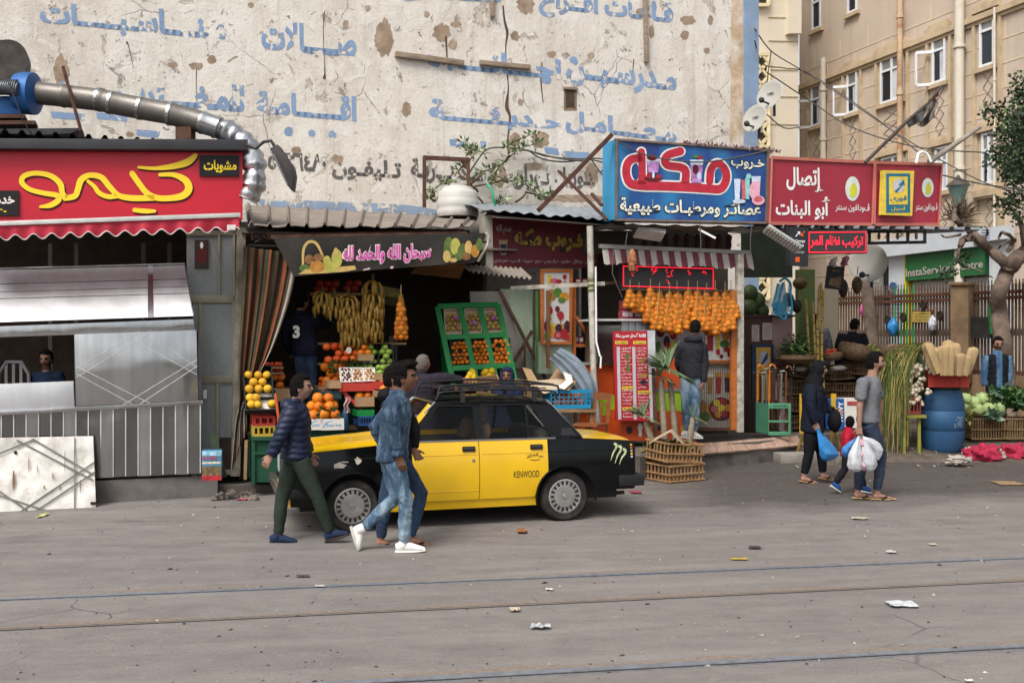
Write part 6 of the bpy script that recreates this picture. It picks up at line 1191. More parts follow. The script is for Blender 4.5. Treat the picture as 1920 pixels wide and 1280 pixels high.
for i in range(11):
 x=1418+i*5.4;t_=698+R.uniform(-6,8);k=(0,3,1,3,0,1,3,2,1,2,2)[i];p0,p1=CB(x,806,.02-.2*(i%2)),CB(x+R.uniform(-2,2),t_,.05-.2*(i%2));q=MB()
 hk=[p1+V((0,0,.05)),p1+V((.03,0,.09)),p1+V((.08,0,.07)),p1+V((.09,0,.02))]if i in(0,4,10)else[p1+V((-.03,0,.02)),p1+V((.05,0,.035))]
 q.tube([p0,p1],.018,7);q.tube(hk,.017,7);obj('walking_cane',q,ccl[k],label=('hooked orange cane at the left end of the green box','black beaded cane second in the green box','silver knobbed cane third in the green box','black cane fourth in the green box','hooked orange cane in the middle of the green box','silver patterned cane past the middle orange one','black cane past the middle of the green box','dark brown cane near the far side of the green box','silver cane with stone knob near the far side','dark brown cane beside the crook handled one','crook handled brown cane at the far end of the green box')[i],cat='walking cane',group='walking canes in the green box')
sg_m=M('sugar_cane','#a58a48',.5,0,.3,5,rnd=.12);sgd=M('cane_joint','#6b5a2f',.6)
for i,(x0,y0,x1,y1)in enumerate(((1530,775,1511,560),(1528,740,1524,566),(1534,775,1536,535),(1538,775,1540,530),(1543,775,1544,545),(1547,775,1541,580),(1535,740,1532,600))):
 a,b=W(x0,y0,18.0),W(x1,y1,17.8);md=a.lerp(b,.55)+V((R.uniform(-.05,.02),0,0));q=MB();q.tube([a,md,b],[.026,.024,.018],8)
 for f in[k/9 for k in range(1,9)]:c=(a.lerp(md,f/.55)if f<.55 else md.lerp(b,(f-.55)/.45));d=(b-a).normalized()*.012;q.tube([c-d,c+d],.028,8,1)
 obj('sugar_cane',q,[sg_m,sgd],label=('splayed sugar cane leaning out past the green post','short sugar cane beside the splayed one','tall sugar cane in the middle of the bundle','tallest sugar cane of the bundle','sugar cane behind the headscarf on the far side','bent sugar cane at the outer side of the bundle','short sugar cane hidden in the front of the bundle')[i],cat='sugar cane',group='sugar canes bundled upright')
SY=18.4
cr=[(1486,708,40,28,8,'tilted palm stick crate behind the cane handles'),(1570,712,44,30,-3,'palm stick crate with a grey rag beside the headscarf'),(1609,704,34,26,4,'palm stick crate beside the young man hair'),(1574,745,46,30,2,'palm stick crate under the rag topped one'),(1484,740,44,30,0,'palm stick crate in the second row behind the canes'),(1490,772,44,30,3,'palm stick crate in the third row behind the canes'),(1488,803,46,28,0,'lowest palm stick crate behind the cane box'),(1455,712,30,30,5,'palm stick crate half hidden by cane handles'),(1530,745,36,30,0,'palm stick crate behind the woman shoulder'),(1530,778,40,30,0,'palm stick crate behind the woman back'),(1608,745,36,30,0,'palm stick crate behind the grey shirt')]
for x,yb,w_,h_,rl_,lb in cr:palmcrate('palm_crate',lb,crateframe(W(x,yb,SY),ANG,0,rl_),w_/F*SY,.36,h_/F*SY*.9,ws,8,'weathered crates of the vegetable stall')
q=MB();q.slab(Pl(1530,18.9),rc(1460,700,1640,830),.2);obj('stall_shadow_board',q,M('stall_shade','#2b2520',.9,0,.3,6),label='dark board standing in for shade behind the stacked palm stick crates',cat='boarding')  # dark sheet added as the shade behind and between the crates
def basket(c,r,h,label,tilt=0,mt=wick):
 q=MB();q.lathe((0,0,0),[(r*.3,0),(r*.75,h*.12),(r,h*.55),(r*.95,h*.85),(r*.85,h),(r*.75,h*.97),(r*.5,h*.7),(.01,h*.6)],28)
 for i,v in enumerate(q.v):q.v[i]=v*(1+.025*math.sin(i*2.6))
 m4=Matrix.Translation(c)@Matrix.Rotation(rad(tilt),4,'Y');r_=MB();r_.merge(q,m4);return obj('wicker_basket',r_,mt,label=label,cat='basket',group='wicker baskets of the vegetable stall')
basket(W(1599,676,18.2),.29,.3,'round wicker basket in front of the seated man in dark jacket',12);basket(W(1664,678,18.6),.34,.3,'wide wicker basket of pink roots beside the onion heap',-6);basket(W(1491,682,18.0),.36,.16,'flat wicker tray heaped with green herbs',0);basket(W(1559,676,18.1),.2,.16,'small wicker tray of red peppers beside the sugar cane',0)
hb=M('herb_green','#3f5a30',.6,0,.4,8,rnd=0)
def herbs(c,rx,ry,rz,n,mt,label,L=.12,nm='herb_heap',kind='stuff',cat='herbs',w_=.02):
 q=MB();rr=random.Random(int(c.x*100))
 for _ in range(n):
  p=c+V((rr.gauss(0,.45)*rx,rr.gauss(0,.45)*ry,abs(rr.gauss(0,.5))*rz));d=V((rr.uniform(-1,1),rr.uniform(-1,.6),rr.uniform(-.3,1))).normalized()*L;e=d.cross(V((rr.uniform(-1,1),rr.uniform(-1,1),1))).normalized()*w_;q.add([p,p+d*.5+e,p+d,p+d*.5-e],[[0,1,2,3]],rr.randrange(len(mt))if isinstance(mt,list)else 0)
 return obj(nm,q,mt,label=label,cat=cat,kind=kind)
herbs(W(1496,666,18.0),.3,.22,.26,520,[hb,M('herb_dark','#2c4025',.6,0,.3,8),M('herb_pale','#6b8248',.6,0,.3,8)],'heap of green rocket leaves on the flat wicker tray')
for i in range(9):fruit('tomato',W(1552+i%5*4.5,663-(i//5)*6,17.95),.035,'red pepper on the small wicker tray beside the sugar cane','red peppers on tray')
rt=fm('radish','#a8837a',lambda d,p:V((p.x,p.y,p.z*.8)),8,6);FM['radish']=rt
for i in range(14):fruit('radish',W(1655+(i%7)*6,652-(i//7)*4+abs(i%7-3)*1.3,18.6),.045,'pink root on the wide wicker basket','pink roots in basket')
herbs(W(1626,664,18.3),.12,.1,.1,60,M('leaf_lime','#97a15a',.6,0,.3,8),'pale yellow green cabbage leaf beside the round basket',.16,cat='leaves',w_=.05)
for x,y,s_ in((1500,691,10),(1572,690,12)):
 q=MB();q.sph(W(x,y,18.1),(s_*.013,.1,.05),10,6,fn=lambda d,p:p*(1+.4*noise.noise(d*2.3)));obj('rag',q,M('rag_grey','#8b8580',.9,0,.2,9),label='crumpled grey rag on '+('the tilted crate' if x<1550 else 'the palm stick crate beside the headscarf'),cat='rag')
for i,(a,mt,lb)in enumerate(((rc(1501,738,1512,812),ylw,'yellow board edge of the sandwich stand behind the woman'),(rc(1560,738,1568,800),ylw,'yellow board edge in front of the woman bag'))):q=MB();q.slab(Pl(1530,16.6),a,.03);obj('yellow_board',q,M('board_yellow','#c39a2a',.6,0,.1,4),label=lb,cat='board')
for i,(x0,y0,x1,y1)in enumerate(((1510,800,1494,852),(1512,812,1518,850),(1565,800,1578,850),(1562,806,1556,850))):q=MB();q.tube([W(x0,y0,16.6),W(x1,y1,16.9)],.025,7);obj('bamboo_leg',q,sg_m,label=('bamboo leg splayed behind the woman back foot','short bamboo leg under the yellow board','bamboo leg slanting behind the child','bamboo leg beside the blue bag')[i],cat='bamboo stick')
wb=Pl(1590,16.8);o=T('printed_carton','white and blue carton with wavy brand lettering behind the child','carton',wxy(1586,16.8,.35));q=MB();q.slab(wb,rc(1582,747,1618,802),.3);flat(q,wb,rc(1588,752,1610,760),.004,1);obj('carton',q,[paper,M('carton_red','#9d4a44',.6,0,.6,30)],o);q=MB();q.slab(wb,[(1567,750),(1582,747),(1584,803),(1570,806)],.3,.004);obj('blue_face',q,M('carton_blue','#1f4f8c',.5),o)
q=MB();text(q,wb,'WAVY',(1571,794),(1571,753),(1580,752),(1580,793),.012,.03);obj('lettering',q,white_s,o)
ot=T('onion_heap','heap of spring onions with long drying green leaves hanging over the stall','onions',W(1690,760,17.2));om=[M('onion_green','#5f6f36',.6,0,.3,7),M('onion_straw','#a3915a',.7,0,.25,7),M('onion_dark','#46552c',.6,0,.3,7)];q=MB();rr=random.Random(9)
for i in range(1000):
 s=rr.random();x0=1740-rr.random()*66;y0=648+(1735-x0)*.35+rr.uniform(-6,14);x1=1640+rr.random()*62;L=(.35+.65*rr.random());y1=y0+60+rr.random()*150
 Y0=17.2+rr.uniform(-.25,.25);pts=[]
 for t_ in(0,.2,.45,.75,1):x=x0+(x1-x0)*(1-(1-t_)**1.7)*.95;y=y0-10*math.sin(t_*2.2)+(y1-y0)*t_**1.8*L;pts.append(W(x+rr.uniform(-3.5,3.5)+5*t_*math.sin(i),y+rr.uniform(-3,3),Y0-.25*math.sin(t_*2.5)))
 sd=V((.009,.003,.003));n0=len(q.v);k=len(pts);q.add([p-sd*(1-.6*j/k)for j,p in enumerate(pts)]+[p+sd*(1-.6*j/k)for j,p in enumerate(pts)],[[j,j+1,k+j+1,k+j]for j in range(k-1)],rr.choice((0,0,1,2,1)))
obj('leaves',q,om,ot,kind='stuff');q=MB();q.sph(W(1700,718,17.5),(.38,.2,.62),14,10);obj('heap_core',q,om[2],ot)
FM['garlic']=fm('garlic','#b9ab98',lambda d,p:V((p.x,p.y,p.z*.85+.35*max(0,d.z-.8)*5*.3)),9,7,.6,.15)
for i in range(85):
 a=rr.uniform(0,1);x=1718+rr.gauss(0,13)-(1-a)*4;y=682+a*78;x=max(1690,min(1744,x))if a<.75 else 1712+rr.gauss(0,8);fruit('garlic',W(x,y,16.95+rr.uniform(-.08,.1)),rr.uniform(.034,.046),'garlic bulb in the plaited cluster beside the blue barrel','garlic bulbs by the barrel')
tb=T('garlic_table','yellow green painted iron table holding a brown crate under the garlic','table',W(1712,845,17.2));tm_=M('table_olive','#7d7c34',.6,0,.2,5)
q=MB();q.bar(W(1692,779,17.1),W(1728,779,17.1),.4,.05);obj('top',q,tm_,tb)
for x,Y_ in((1695,17.0),(1723,17.0),(1700,17.4),(1727,17.4)):q=MB();a=W(x,780,Y_);q.bar(a,V((a.x,a.y,.05)),.045,.045);obj('leg',q,tm_,tb)
m4,w_,d_,h_=bx(1694,746,1727,777,16.9,.35,5);crate('brown_crate','brown plastic crate on the iron table under the garlic',m4,w_,d_,h_,M('crate_brown','#6b2f28',.6,0,.15,5),n=5)
brl=T('barrel','scuffed blue plastic barrel with black lid carrying the red crate','barrel',W(1767,846,17.3));cB=W(1767,846,17.3);bh=120/F*17.3;br_=39.5/F*17.3;bm=M('barrel_blue','#284d70',.6,0,.12,3,.08,20,.5,'#2c4257',2.5)
q=MB();q.lathe(cB,[(br_*.78,0),(br_*.9,bh*.06),(br_*.98,bh*.3),(br_*.985,bh*.33),(br_*.965,bh*.335),(br_*.985,bh*.34),(br_*1.0,bh*.5),(br_*.99,bh*.64),(br_*.97,bh*.645),(br_*.985,bh*.655),(br_*.95,bh*.8),(br_*.86,bh*.93),(br_*.8,bh*.96),(br_*.78,bh)],40);obj('drum',q,bm,brl)
q=MB();q.lathe(cB+V((0,0,bh*.965)),[(br_*.82,0),(br_*.84,.02),(br_*.84,.05),(br_*.7,.06)],32);obj('lid',q,black,brl);q=MB();tp_=Pl(1767,17.3-br_-.01,0);
for k in range(8):
 for j in range(7):
  if R.random()<.5:aa=rad(8+j*4.4);p=cB+V((math.sin(aa),-math.cos(aa),0))*br_*1.003+V((0,0,bh*(.64-.022*k-.08)));q.bar(p,p+V((.025*math.cos(aa),.025*math.sin(aa),0)),.002,.006)
obj('stencil',q,M('stencil_pale','#9fb4bf',.7),brl,kind='stuff')
m4,w_,d_,h_=bx(1742,695,1817,726,16.95,.55,-12);crate('loofah_crate','red plastic crate on the blue barrel holding upright loofahs',m4,w_,d_,h_,red_c,'solid');
q=MB();
for i in range(5):xx=-w_/2+w_*(i+.5)/5-.07;r_=MB();r_.box((xx,-d_/2-.004,h_*.5),.012,.012,h_*.96);q.merge(r_,m4)
r_=MB();r_.box((0,-d_/2-.006,h_*.96),w_,.016,.02);q.merge(r_,m4);obj('crate_ribs',q,red_c,bpy.data.objects[[o.name for o in COL.objects if o.name.startswith('loofah_crate')][0]],kind='stuff')
lm=M('loofah_fibre','#a58d69',.9,0,.15,9,.7,60,.3,'#8d7350',6,st=(1,1,.5),rnd=.08)
for i,(x0,y0,x1,y1,r_,dy)in enumerate(((1758,700,1738,645,11,0),(1757,700,1754,655,9,.18),(1770,700,1762,652,10,.2),(1771,704,1771,650,9,-.05),(1782,704,1782,648,8,-.08),(1792,700,1790,646,11,.2),(1796,704,1799,664,11,-.05),(1808,704,1812,668,10,-.03),(1812,702,1826,654,9,.1),(1778,690,1778,641,11,.3))):
 a,b=W(x0,y0,16.75+dy),W(x1,y1,16.75+dy*1.2);s_=r_/F*16.8;q=MB();q.tube([a,a.lerp(b,.3),a.lerp(b,.6)+V((0,0,.0)),a.lerp(b,.88),b,b+(b-a)*.06],[s_*.8,s_*.95,s_*1.02,s_*1.05,s_*.9,s_*.35],12)
 for k,v in enumerate(q.v):q.v[k]=v+V((1,1,0))*(.014*math.sin(k%12*2.1)+.028*noise.noise(v*7))+V((1,1,1))*.012*noise.noise(v*23)
 obj('loofah',q,lm,label=('fat loofah leaning out towards the onion leaves','loofah just behind the leaning fat one','loofah third from the onion side','narrow loofah in front left of centre of the crate','narrow loofah at the front centre of the crate','tall loofah behind the centre','short fat loofah right of the centre','short loofah near the far corner of the crate','loofah leaning outward at the far corner','tallest loofah at the back of the crate')[i],cat='loofah',group='loofahs standing in the red crate')
def cabfn(d,p):return p*(1+.06*math.sin(d.x*7+d.z*4)+.08*noise.noise(d*3)+.05*abs(math.sin(math.atan2(d.y,d.x)*3+d.z*2)))
FM['cabbage']=fm('cabbage','#98ab70',cabfn,18,12,.6,.08)
CL=('cabbage at the barrel end of the upper row','cabbage second in the upper row','large cabbage in the middle of the upper row','cabbage high at the back near the leafy greens','cabbage drooping over the tray rim beside the barrel','cabbage second in the front row','cabbage third in the front row','long cabbage with trailing leaf at the far tray end')
for i,(x,y,r_)in enumerate(((1811,748,11),(1826,754,11),(1842,748,12),(1858,748,10),(1809,768,11),(1834,768,11),(1853,767,12),(1872,766,12))):fruit('cabbage',W(x,y,17.75+(.2 if y<760 else 0)),r_/F*17.8,CL[i],'cabbages on the tray')
q=MB();q.lathe(W(1838,778,18),[(.3,-.02),(.42,0),(.44,.03),(.3,.02)],28);obj('tray',q,wick,label='round wicker tray under the cabbages',cat='tray')
for i,(x,yb,w_)in enumerate(((1842,822,66),(1904,822,60))):palmcrate('palm_crate',('palm stick crate under the cabbage tray','palm stick crate under the leafy greens')[i],crateframe(W(x,yb,17.9),ANG-14,0,0),w_/F*18,.45,.36,M('crate_stick_brown','#7d6648',.85,0,.2,9,.2,30,.4,'#4c3b2a',6,rnd=.1),13)
lg=[M('greens_dark','#2f4a2c',.5,0,.35,6),M('greens_mid','#4a6a38',.5,0,.3,6)]
herbs(W(1886,760,17.9),.3,.25,.2,380,lg,'dark leafy greens heaped past the cabbages',.16,'greens','stuff','greens',.045);herbs(W(1916,764,17.8),.28,.2,.2,300,lg,'brighter leafy greens at the far edge of the stall',.18,'greens','stuff','greens',.05);herbs(W(1862,784,17.6),.08,.06,.1,26,M('greens_blue','#6f8a72',.6,0,.2,6),'grey green leaf hanging from the cabbage tray',.2,'cabbage_leaf',None,'leaf',.06);herbs(W(1812,790,17.55),.05,.05,.18,40,M('leaf_lime','#97a15a'),'yellow green leaf trailing beside the barrel',.16,'cabbage_leaf',None,'leaf',.03)
for i,(x,y,rx,rz,c,lb)in enumerate(((1845,838,.3,.16,'#982840','pink red net sack crumpled on the ground before the cabbage crate'),(1902,836,.24,.16,'#982840','pink red net sack lying at the far edge of the stall'),(1812,820,.16,.16,'#8a2238','pink red net sack slumped against the blue barrel'),(1796,848,.2,.07,'#9c948c','dirty white cloth on the ground beside the blue barrel'),(1822,836,.14,.1,'#aca59c','dirty white plastic bag behind the pink net sack'),(1868,838,.13,.1,'#9b9489','pale crumpled bag between the two pink net sacks'),(1680,838,.1,.04,'#a7b0b4','pale blue plastic bag lying beyond the walking man'))):
 q=MB();c0=G(x,y+14,.1)if i<6 else G(x,y,.02);sd_=i*7.7;q.sph(c0,(rx,rx*.7,rz),30,18,fn=lambda d,p:p*(1+.55*noise.noise(d*2.1+V((sd_,0,0)))+.22*noise.noise(d*5+V((sd_,0,0)))+.05*noise.noise(d*11)));obj('net_sack' if c[1]in 'a9' and i<3 else 'crumpled_bag',q,M('cloth'+c,c,.7,0,.25,14,.4,30),label=lb,cat='sack' if i<3 else 'bag')
 # fence with pillar
FN=Pl(1570,25,-54.6);fb_=M('fence_bar','#5f5146',.7,.1,.3,2,0,30,.6,'#5c4334',3);fr_=M('fence_rust','#54382c',.85,.1,.3,5);cpi=M('pillar_stone','#8a7359',.9,0,.2,2.5,.5,25,.7,'#5b4634',1.6)
fn_=T('iron_fence','rusty iron railing fence behind the vegetable stalls','fence',FN(1700,700));T0=FN.tz(1560,600)[0];T1=FN.tz(1935,600)[0];ZT=FN(1570,560).z;ZB=FN(1570,690).z-.1;n_=66
for i in range(n_):
 t_=T0+(T1-T0)*(i+.5)/n_;q=MB();b0,b1=FN.at(t_,ZB),FN.at(t_,ZT+.16);q.bar(b0,b1,.036,.036);q.bar(b1,b1+V((0,0,.1)),.02,.02)
 zm=ZT-.9;dt=FN.u*(T1-T0)/n_*.5
 for s_ in(-1,1):q.bar(FN.at(t_,zm+.2),FN.at(t_,zm-.02)+dt*s_*.8,.03,.03)
 grp=i%9;obj('bar',q,M('fence_green','#2c7a3c',.6,0,.2,3)if 22<i<30 and i%2 else fb_,fn_)
for z in(ZT,ZT-.12,ZB+.1):q=MB();q.bar(FN.at(T0,z,.03),FN.at(T1,z,.03),.05,.07);obj('rail',q,fr_,fn_)
q=MB();q.prism([FN.at(T0-.5,-.2,.05),FN.at(T1+2,-.2,.05),FN.at(T1+2,ZB+.05,.05),FN.at(T0-.5,ZB+.05,.05)],FN.n*-.4);obj('low_wall',q,cpi,label='low stained stone wall carrying the iron railing',cat='wall')
q=MB();q.slab(Pl(1800,22,-40),rc(1782,534,1816,720),.7);q.slab(Pl(1800,22,-40),rc(1780,529,1818,535),.8,.06);obj('gate_pillar',q,cpi,label='stained stone gate pillar interrupting the iron railing',cat='pillar',bev=.02)
med=M('medallion','#3a3029',.7,.2,.3,9)
for i,(x,y)in enumerate(((1645,595),(1671,600),(1700,595),(1738,572),(1769,592))):
 q=MB();c=FN(x,y,.12);s_=c.y/F;q.sph(c,(7*s_,.04,10*s_),16,8,rot=Matrix.Rotation(rad(-54.6),3,'Z'));q.tube([c+FN.u*5*s_*math.cos(a)+V((0,0,8*s_*math.sin(a)))+FN.n*.04 for a in[k*math.pi/8 for k in range(17)]],.012,5);obj('medallion',q,med,label=('oval iron medallion beside the pink bag','oval iron medallion beside the blue bag','oval iron medallion past the blue bag','oval iron medallion over the yellow plaque','oval iron medallion behind the white bag')[i],cat='medallion',group='iron medallions on the fence')
q=MB();q.slab(FN,rc(1714,582,1752,606),.04,.1);q.slab(FN,rc(1716,584,1750,604),.01,.11,1)
for y in(587,592.5,598):tbox(q,FN,'جمعية رعاية الأسرة',1719,y,1747,y+4,-1,.115,.02,2)
obj('plaque',q,[M('plaque_maroon','#5d2a22',.6),M('plaque_ochre','#a08a44',.6),blk_s],label='ochre plaque with maroon border fixed to the fence',cat='plaque')
for i,(x,y,w_,h_,c,lb)in enumerate(((1684,612,20,34,'#2a78b4','blue plastic bag tied to the fence'),(1758,606,15,30,'#b7b9c2','white plastic bag tied to the fence near the pillar'),(1631,580,20,32,'#b04a7c','pink plastic bag hanging on the fence'),(1574,566,8,16,'#3a7fb0','small blue plastic bag near the stone gate post'))):
 q=MB();q.sph(FN(x,y,.2),(w_*.0055*1.1,.1,h_*.0058),18,14,fn=lambda d,p:V((p.x*(1-.55*max(0,d.z)),p.y,p.z))*(1+.3*noise.noise(d*3+V((i*5,0,0)))+.12*noise.noise(d*9)));obj('plastic_bag',q,M('bag'+c,c,.4,0,.3,12),label=lb,cat='bag')
q=MB();q.slab(FN,rc(1821,594,1866,634),.04,.15);obj('black_board',q,M('board_charcoal','#3d3a38',.9,0,.25,4),label='blackened board hanging on the fence behind the vendor',cat='board')
q=MB();q.bar(FN(1866,570,.2),FN(1870,626,.2),.08,.08);obj('green_tube',q,M('tube_green','#2f8f4a',.5),label='bright green tube fixed beside the tree trunk',cat='tube')
# street tree and thin trunk
TY=20.6;tree=T('street_tree','gnarled street tree with forked trunk and drooping dark leafy crown','tree',W(1885,800,TY));tb_=M('tree_bark','#6d5e54',.95,0,.25,6,.9,18,.5,'#3e342d',4)
q=MB()
for pts,r0,r1 in(([(1890,800),(1884,690),(1878,620),(1872,560),(1884,520),(1893,496)],.19,.14),([(1893,500),(1872,482),(1850,462),(1830,442),(1815,428)],.12,.07),([(1893,500),(1906,486),(1925,470),(1950,440)],.18,.12),([(1815,428),(1800,420),(1788,400),(1800,380)],.085,.02),([(1830,444),(1818,446),(1806,450),(1800,462)],.1,.05),([(1950,440),(1960,330),(1930,250),(1900,210)],.12,.04),([(1925,470),(1915,420),(1900,400)],.08,.03),([(1840,452),(1852,436),(1846,424)],.04,.015),([(1800,440),(1775,445),(1764,440)],.03,.01),([(1806,450),(1795,490),(1830,505),(1862,520)],.02,.01),([(1890,470),(1900,450),(1880,435),(1872,452)],.05,.02),([(1905,450),(1880,458),(1872,466)],.04,.015)):
 c=crom(pts,6);k=len(c);q.tube([W(x,y,TY+.15*math.sin(i*.6+pts[0][0]))for i,(x,y)in enumerate(c)],[(r0+(r1-r0)*i/(k-1))*(1+.03*math.sin(i*2.7))for i in range(k)],10)
for i,v in enumerate(q.v):q.v[i]=v+V((1,1,.4))*(.04*noise.noise(v*4)+.03*noise.noise(v*11)+.012*noise.noise(v*27))
obj('trunk',q,tb_,tree);lfm=[M('tree_leaf','#354630',.55,0,.3,3),M('tree_leaf_light','#53663f',.55,0,.3,3),M('tree_leaf_dark','#222f22',.6,0,.3,3)];q=MB();rr=random.Random(21)
def clump(x,y,dy,r,n):
 c=W(x,y,TY+dy)
 for _ in range(n):
  d=V((rr.gauss(0,1),rr.gauss(0,1),rr.gauss(0,.8)));d=d/max(d.length,.01)*r*(rr.random()**.45);p=c+d;t_=V((rr.uniform(-1,1),rr.uniform(-1,1),rr.uniform(-1,.4))).normalized()*rr.uniform(.06,.11);e=t_.cross(V((rr.uniform(-1,1),rr.uniform(-1,1),rr.uniform(-1,1)))).normalized()*.032;q.add([p,p+t_*.5+e,p+t_,p+t_*.5-e],[[0,1,2,3]],rr.choice((0,0,1,2)))
for _ in range(190):
 f=rr.random();x=1868+rr.random()*110;y=145+rr.random()*185;
 if x<1900-.22*(330-y)*(1 if y>250 else .4)+(250-y if y<250 else 0)*.45:continue
 clump(x,y,rr.uniform(-1.2,1.2),rr.uniform(.15,.42),75)
for x,y in((1860,215),(1872,245),(1866,285),(1880,300),(1894,330),(1862,300),(1908,150),(1912,175),(1855,205),(1884,205),(1902,320),(1905,355),(1886,378),(1900,395),(1912,410),(1908,380),(1900,366),(1880,385)):clump(x,y,rr.uniform(-.4,.4),.22,60)
for x,y in((1780,500),(1790,508),(1806,492),(1770,520),(1812,480),(1766,512),(1798,486)):clump(x,y,rr.uniform(-.3,.3),.12,24)
obj('crown',q,lfm,tree,kind='stuff')
q=MB();q.tube([W(x,y,22)for x,y in((1640,720),(1634,640),(1630,580),(1622,520),(1630,470))],[.16,.15,.14,.13,.1],9);obj('thin_trunk',q,tb_,label='thin bare tree trunk rising behind the fence bags',cat='tree trunk')
obj('dead_shrub',tuft([W(1795+R.gauss(0,9),408+R.gauss(0,6),21)for _ in range(46)],4,.42,.035),M('dead_twig','#6b594a',.9,0,.3,5),label='dry spiky dead shrub poking above the tin roof end',cat='shrub',kind='stuff')
fp_=T('flag_pole','dark slanting flag pole with a torn flag above the red signs','flag pole',W(1624,303,17));q=MB();q.tube([W(1622,305,17),W(1700,228,17.1),W(1738,196,17.2)],.03,6);q.tube([W(1738,196,17.2),W(1766,161,17.3)],.02,6);obj('pole',q,M('pole_dark','#4b4440',.7,0,.2,5),fp_)
q=MB();q.sheet(lambda u,v:W(1698+u*40+v*6,228-u*26+v*(6+u*2)*2,17.15+.1*math.sin(u*8)),14,4);q.sheet(lambda u,v:W(1722+u*34+4*math.sin(v*6),200-u*10+v*36+5*math.sin(u*5),17.2+.12*math.sin(u*9+v*4)),14,10,1);q.sheet(lambda u,v:W(1740+u*20,188-u*18+v*10,17.3+.05*math.sin(u*7)),8,3,2);obj('flag',q,[M('flag_grey','#5a5a58',.8,0,.2,5),M('flag_dirty','#8a8078',.8,0,.4,6),M('flag_red','#6d3a34',.8,0,.3,6)],fp_)
q=MB();q.tube([W(1742,304,17.6),W(1838,238,17.8)],[.05,.035],8);obj('bare_pole',q,M('pole_grey','#8b8177',.7,0,.2,5),label='bare grey pole slanting up from the end of the red signs',cat='pole')
q=MB();q.tube([W(x,y,17.3)for x,y in((1718,306),(1722,288),(1730,284),(1738,288),(1746,304))],.025,6);obj('pipe_bracket',q,white_s,label='white pipe bracket on top of the red signs',cat='bracket')
wl=T('wall_lantern','green glass wall lantern on the beige building','lantern',BP(1833,395,.6));q=MB();c=BP(1833,366,.7);q.lathe(c,[(.1,-.35),(.28,.2),(.3,.22)],6,sm=False);obj('glass_body',q,M('lantern_glass','#6f8a86',.2),wl);q=MB();q.lathe(c,[(.34,.22),(.3,.28),(.08,.45),(.02,.55)],6,sm=False);q.tube([c-V((0,0,.35)),c-V((0,0,.9)),c-V((0,0,1.0))-BP.n*.7],.04,6);obj('cap',q,M('lantern_iron','#4d4a45',.6,.3),wl)
for i,pts in enumerate(([(1415,54,21),(1446,96,24),(1500,130,28),(1560,168,27),(1700,262,24),(1840,340,21),(1925,364,19)],[(1415,76,21),(1430,120,22),(1470,128,24),(1520,140,27),(1640,220,24),(1720,284,18)],[(1438,136,22),(1520,190,24),(1600,240,22),(1720,276,20),(1845,286,20)],[(1438,215,22),(1470,240,24),(1500,238,27)],[(1446,96,24),(1440,140,23),(1436,200,22),(1425,250,21)],[(1765,328,18),(1840,345,19),(1925,356,19)])):
 q=MB();q.tube([W(*p)for p in crom(pts,5)],.014,5);obj('overhead_wire',q,cab,label=('long wire from the wall corner down across the beige facade','second wire from the wall corner to the flag pole','lower wire crossing to the tree crown','slack wire between wall corner and cream building','wire hanging down along the lattice strip','wire from the red signs to the tree')[i],cat='wire',group='overhead wires')
 # TAXI
CM=Matrix.Translation((-.739,11.49,0))@Matrix.Rotation(rad(197),4,'Z')@Matrix.Scale(.95,4)
car=T('taxi','black and yellow boxy saloon taxi with roof rack parked across the fruit shop','taxi',CM.translation)
yel=M('paint_yellow','#dbae0a',.28,0,.03,2,coat=.5,dirt=.16,dcol='#a98a2c',ds=3);blkp=M('paint_black','#08090a',.14,0,.1,2,dirt=.05,dcol='#4b4742',ds=3);rub=M('rubber','#282727',.8,0,.2,8,dirt=.5,dcol='#4d4843',ds=6);chrome=M('chrome','#b5b6b8',.2,.9,.1,6);cgl=M('car_glass','#0d1010',.04,0,.02,2,alpha=.22);plast=M('plastic_black','#202022',.5,0,.1,6)
blkp.node_tree.nodes['Principled BSDF'].inputs['Specular IOR Level'].default_value=.28;cgl.node_tree.nodes['Principled BSDF'].inputs['Specular IOR Level'].default_value=.35
def cput(nm,q,mt,par=None,bev=0,kind=None,label=None):r=MB();r.merge(q,CM);return obj(nm,r,mt,par or car,label,kind=kind,bev=bev)
def ysd(x,z):
 y=.77+.045*(1-((z-.56)/.36)**2)if z<.92 else .778-(z-.92)*.6
 return y-.02*max(0,abs(x)-1.5)/.5-.05*max(0,abs(x+.1)-1.86)
def arch(x,lo):
 z=lo
 for c,r in((1.212,.355),(-1.212,.355)):
  if abs(x-c)<r:z=max(z,.285+math.sqrt(r*r-(x-c)**2))
 return z
def top(x):return .95-.10*max(0,x-.62)/1.2-.06*max(0,-1.2-x)/.85
def sidep(nm,x0,x1,lo,mt,par=None,sg=1,hi=None,n=30,gap=.004):
 q=MB();x0+=gap;x1-=gap
 f=lambda u,v:(lambda x:(lambda z:V((x,sg*ysd(x,z),z)))(arch(x,lo)+((hi or top(x))-arch(x,lo))*v))(x0+(x1-x0)*u)
 q.sheet(f,n,9);q.sheet(lambda u,v:f(u,v)-V((0,sg*.025,0)),n,9);return cput(nm,q,mt,par)
DW={}
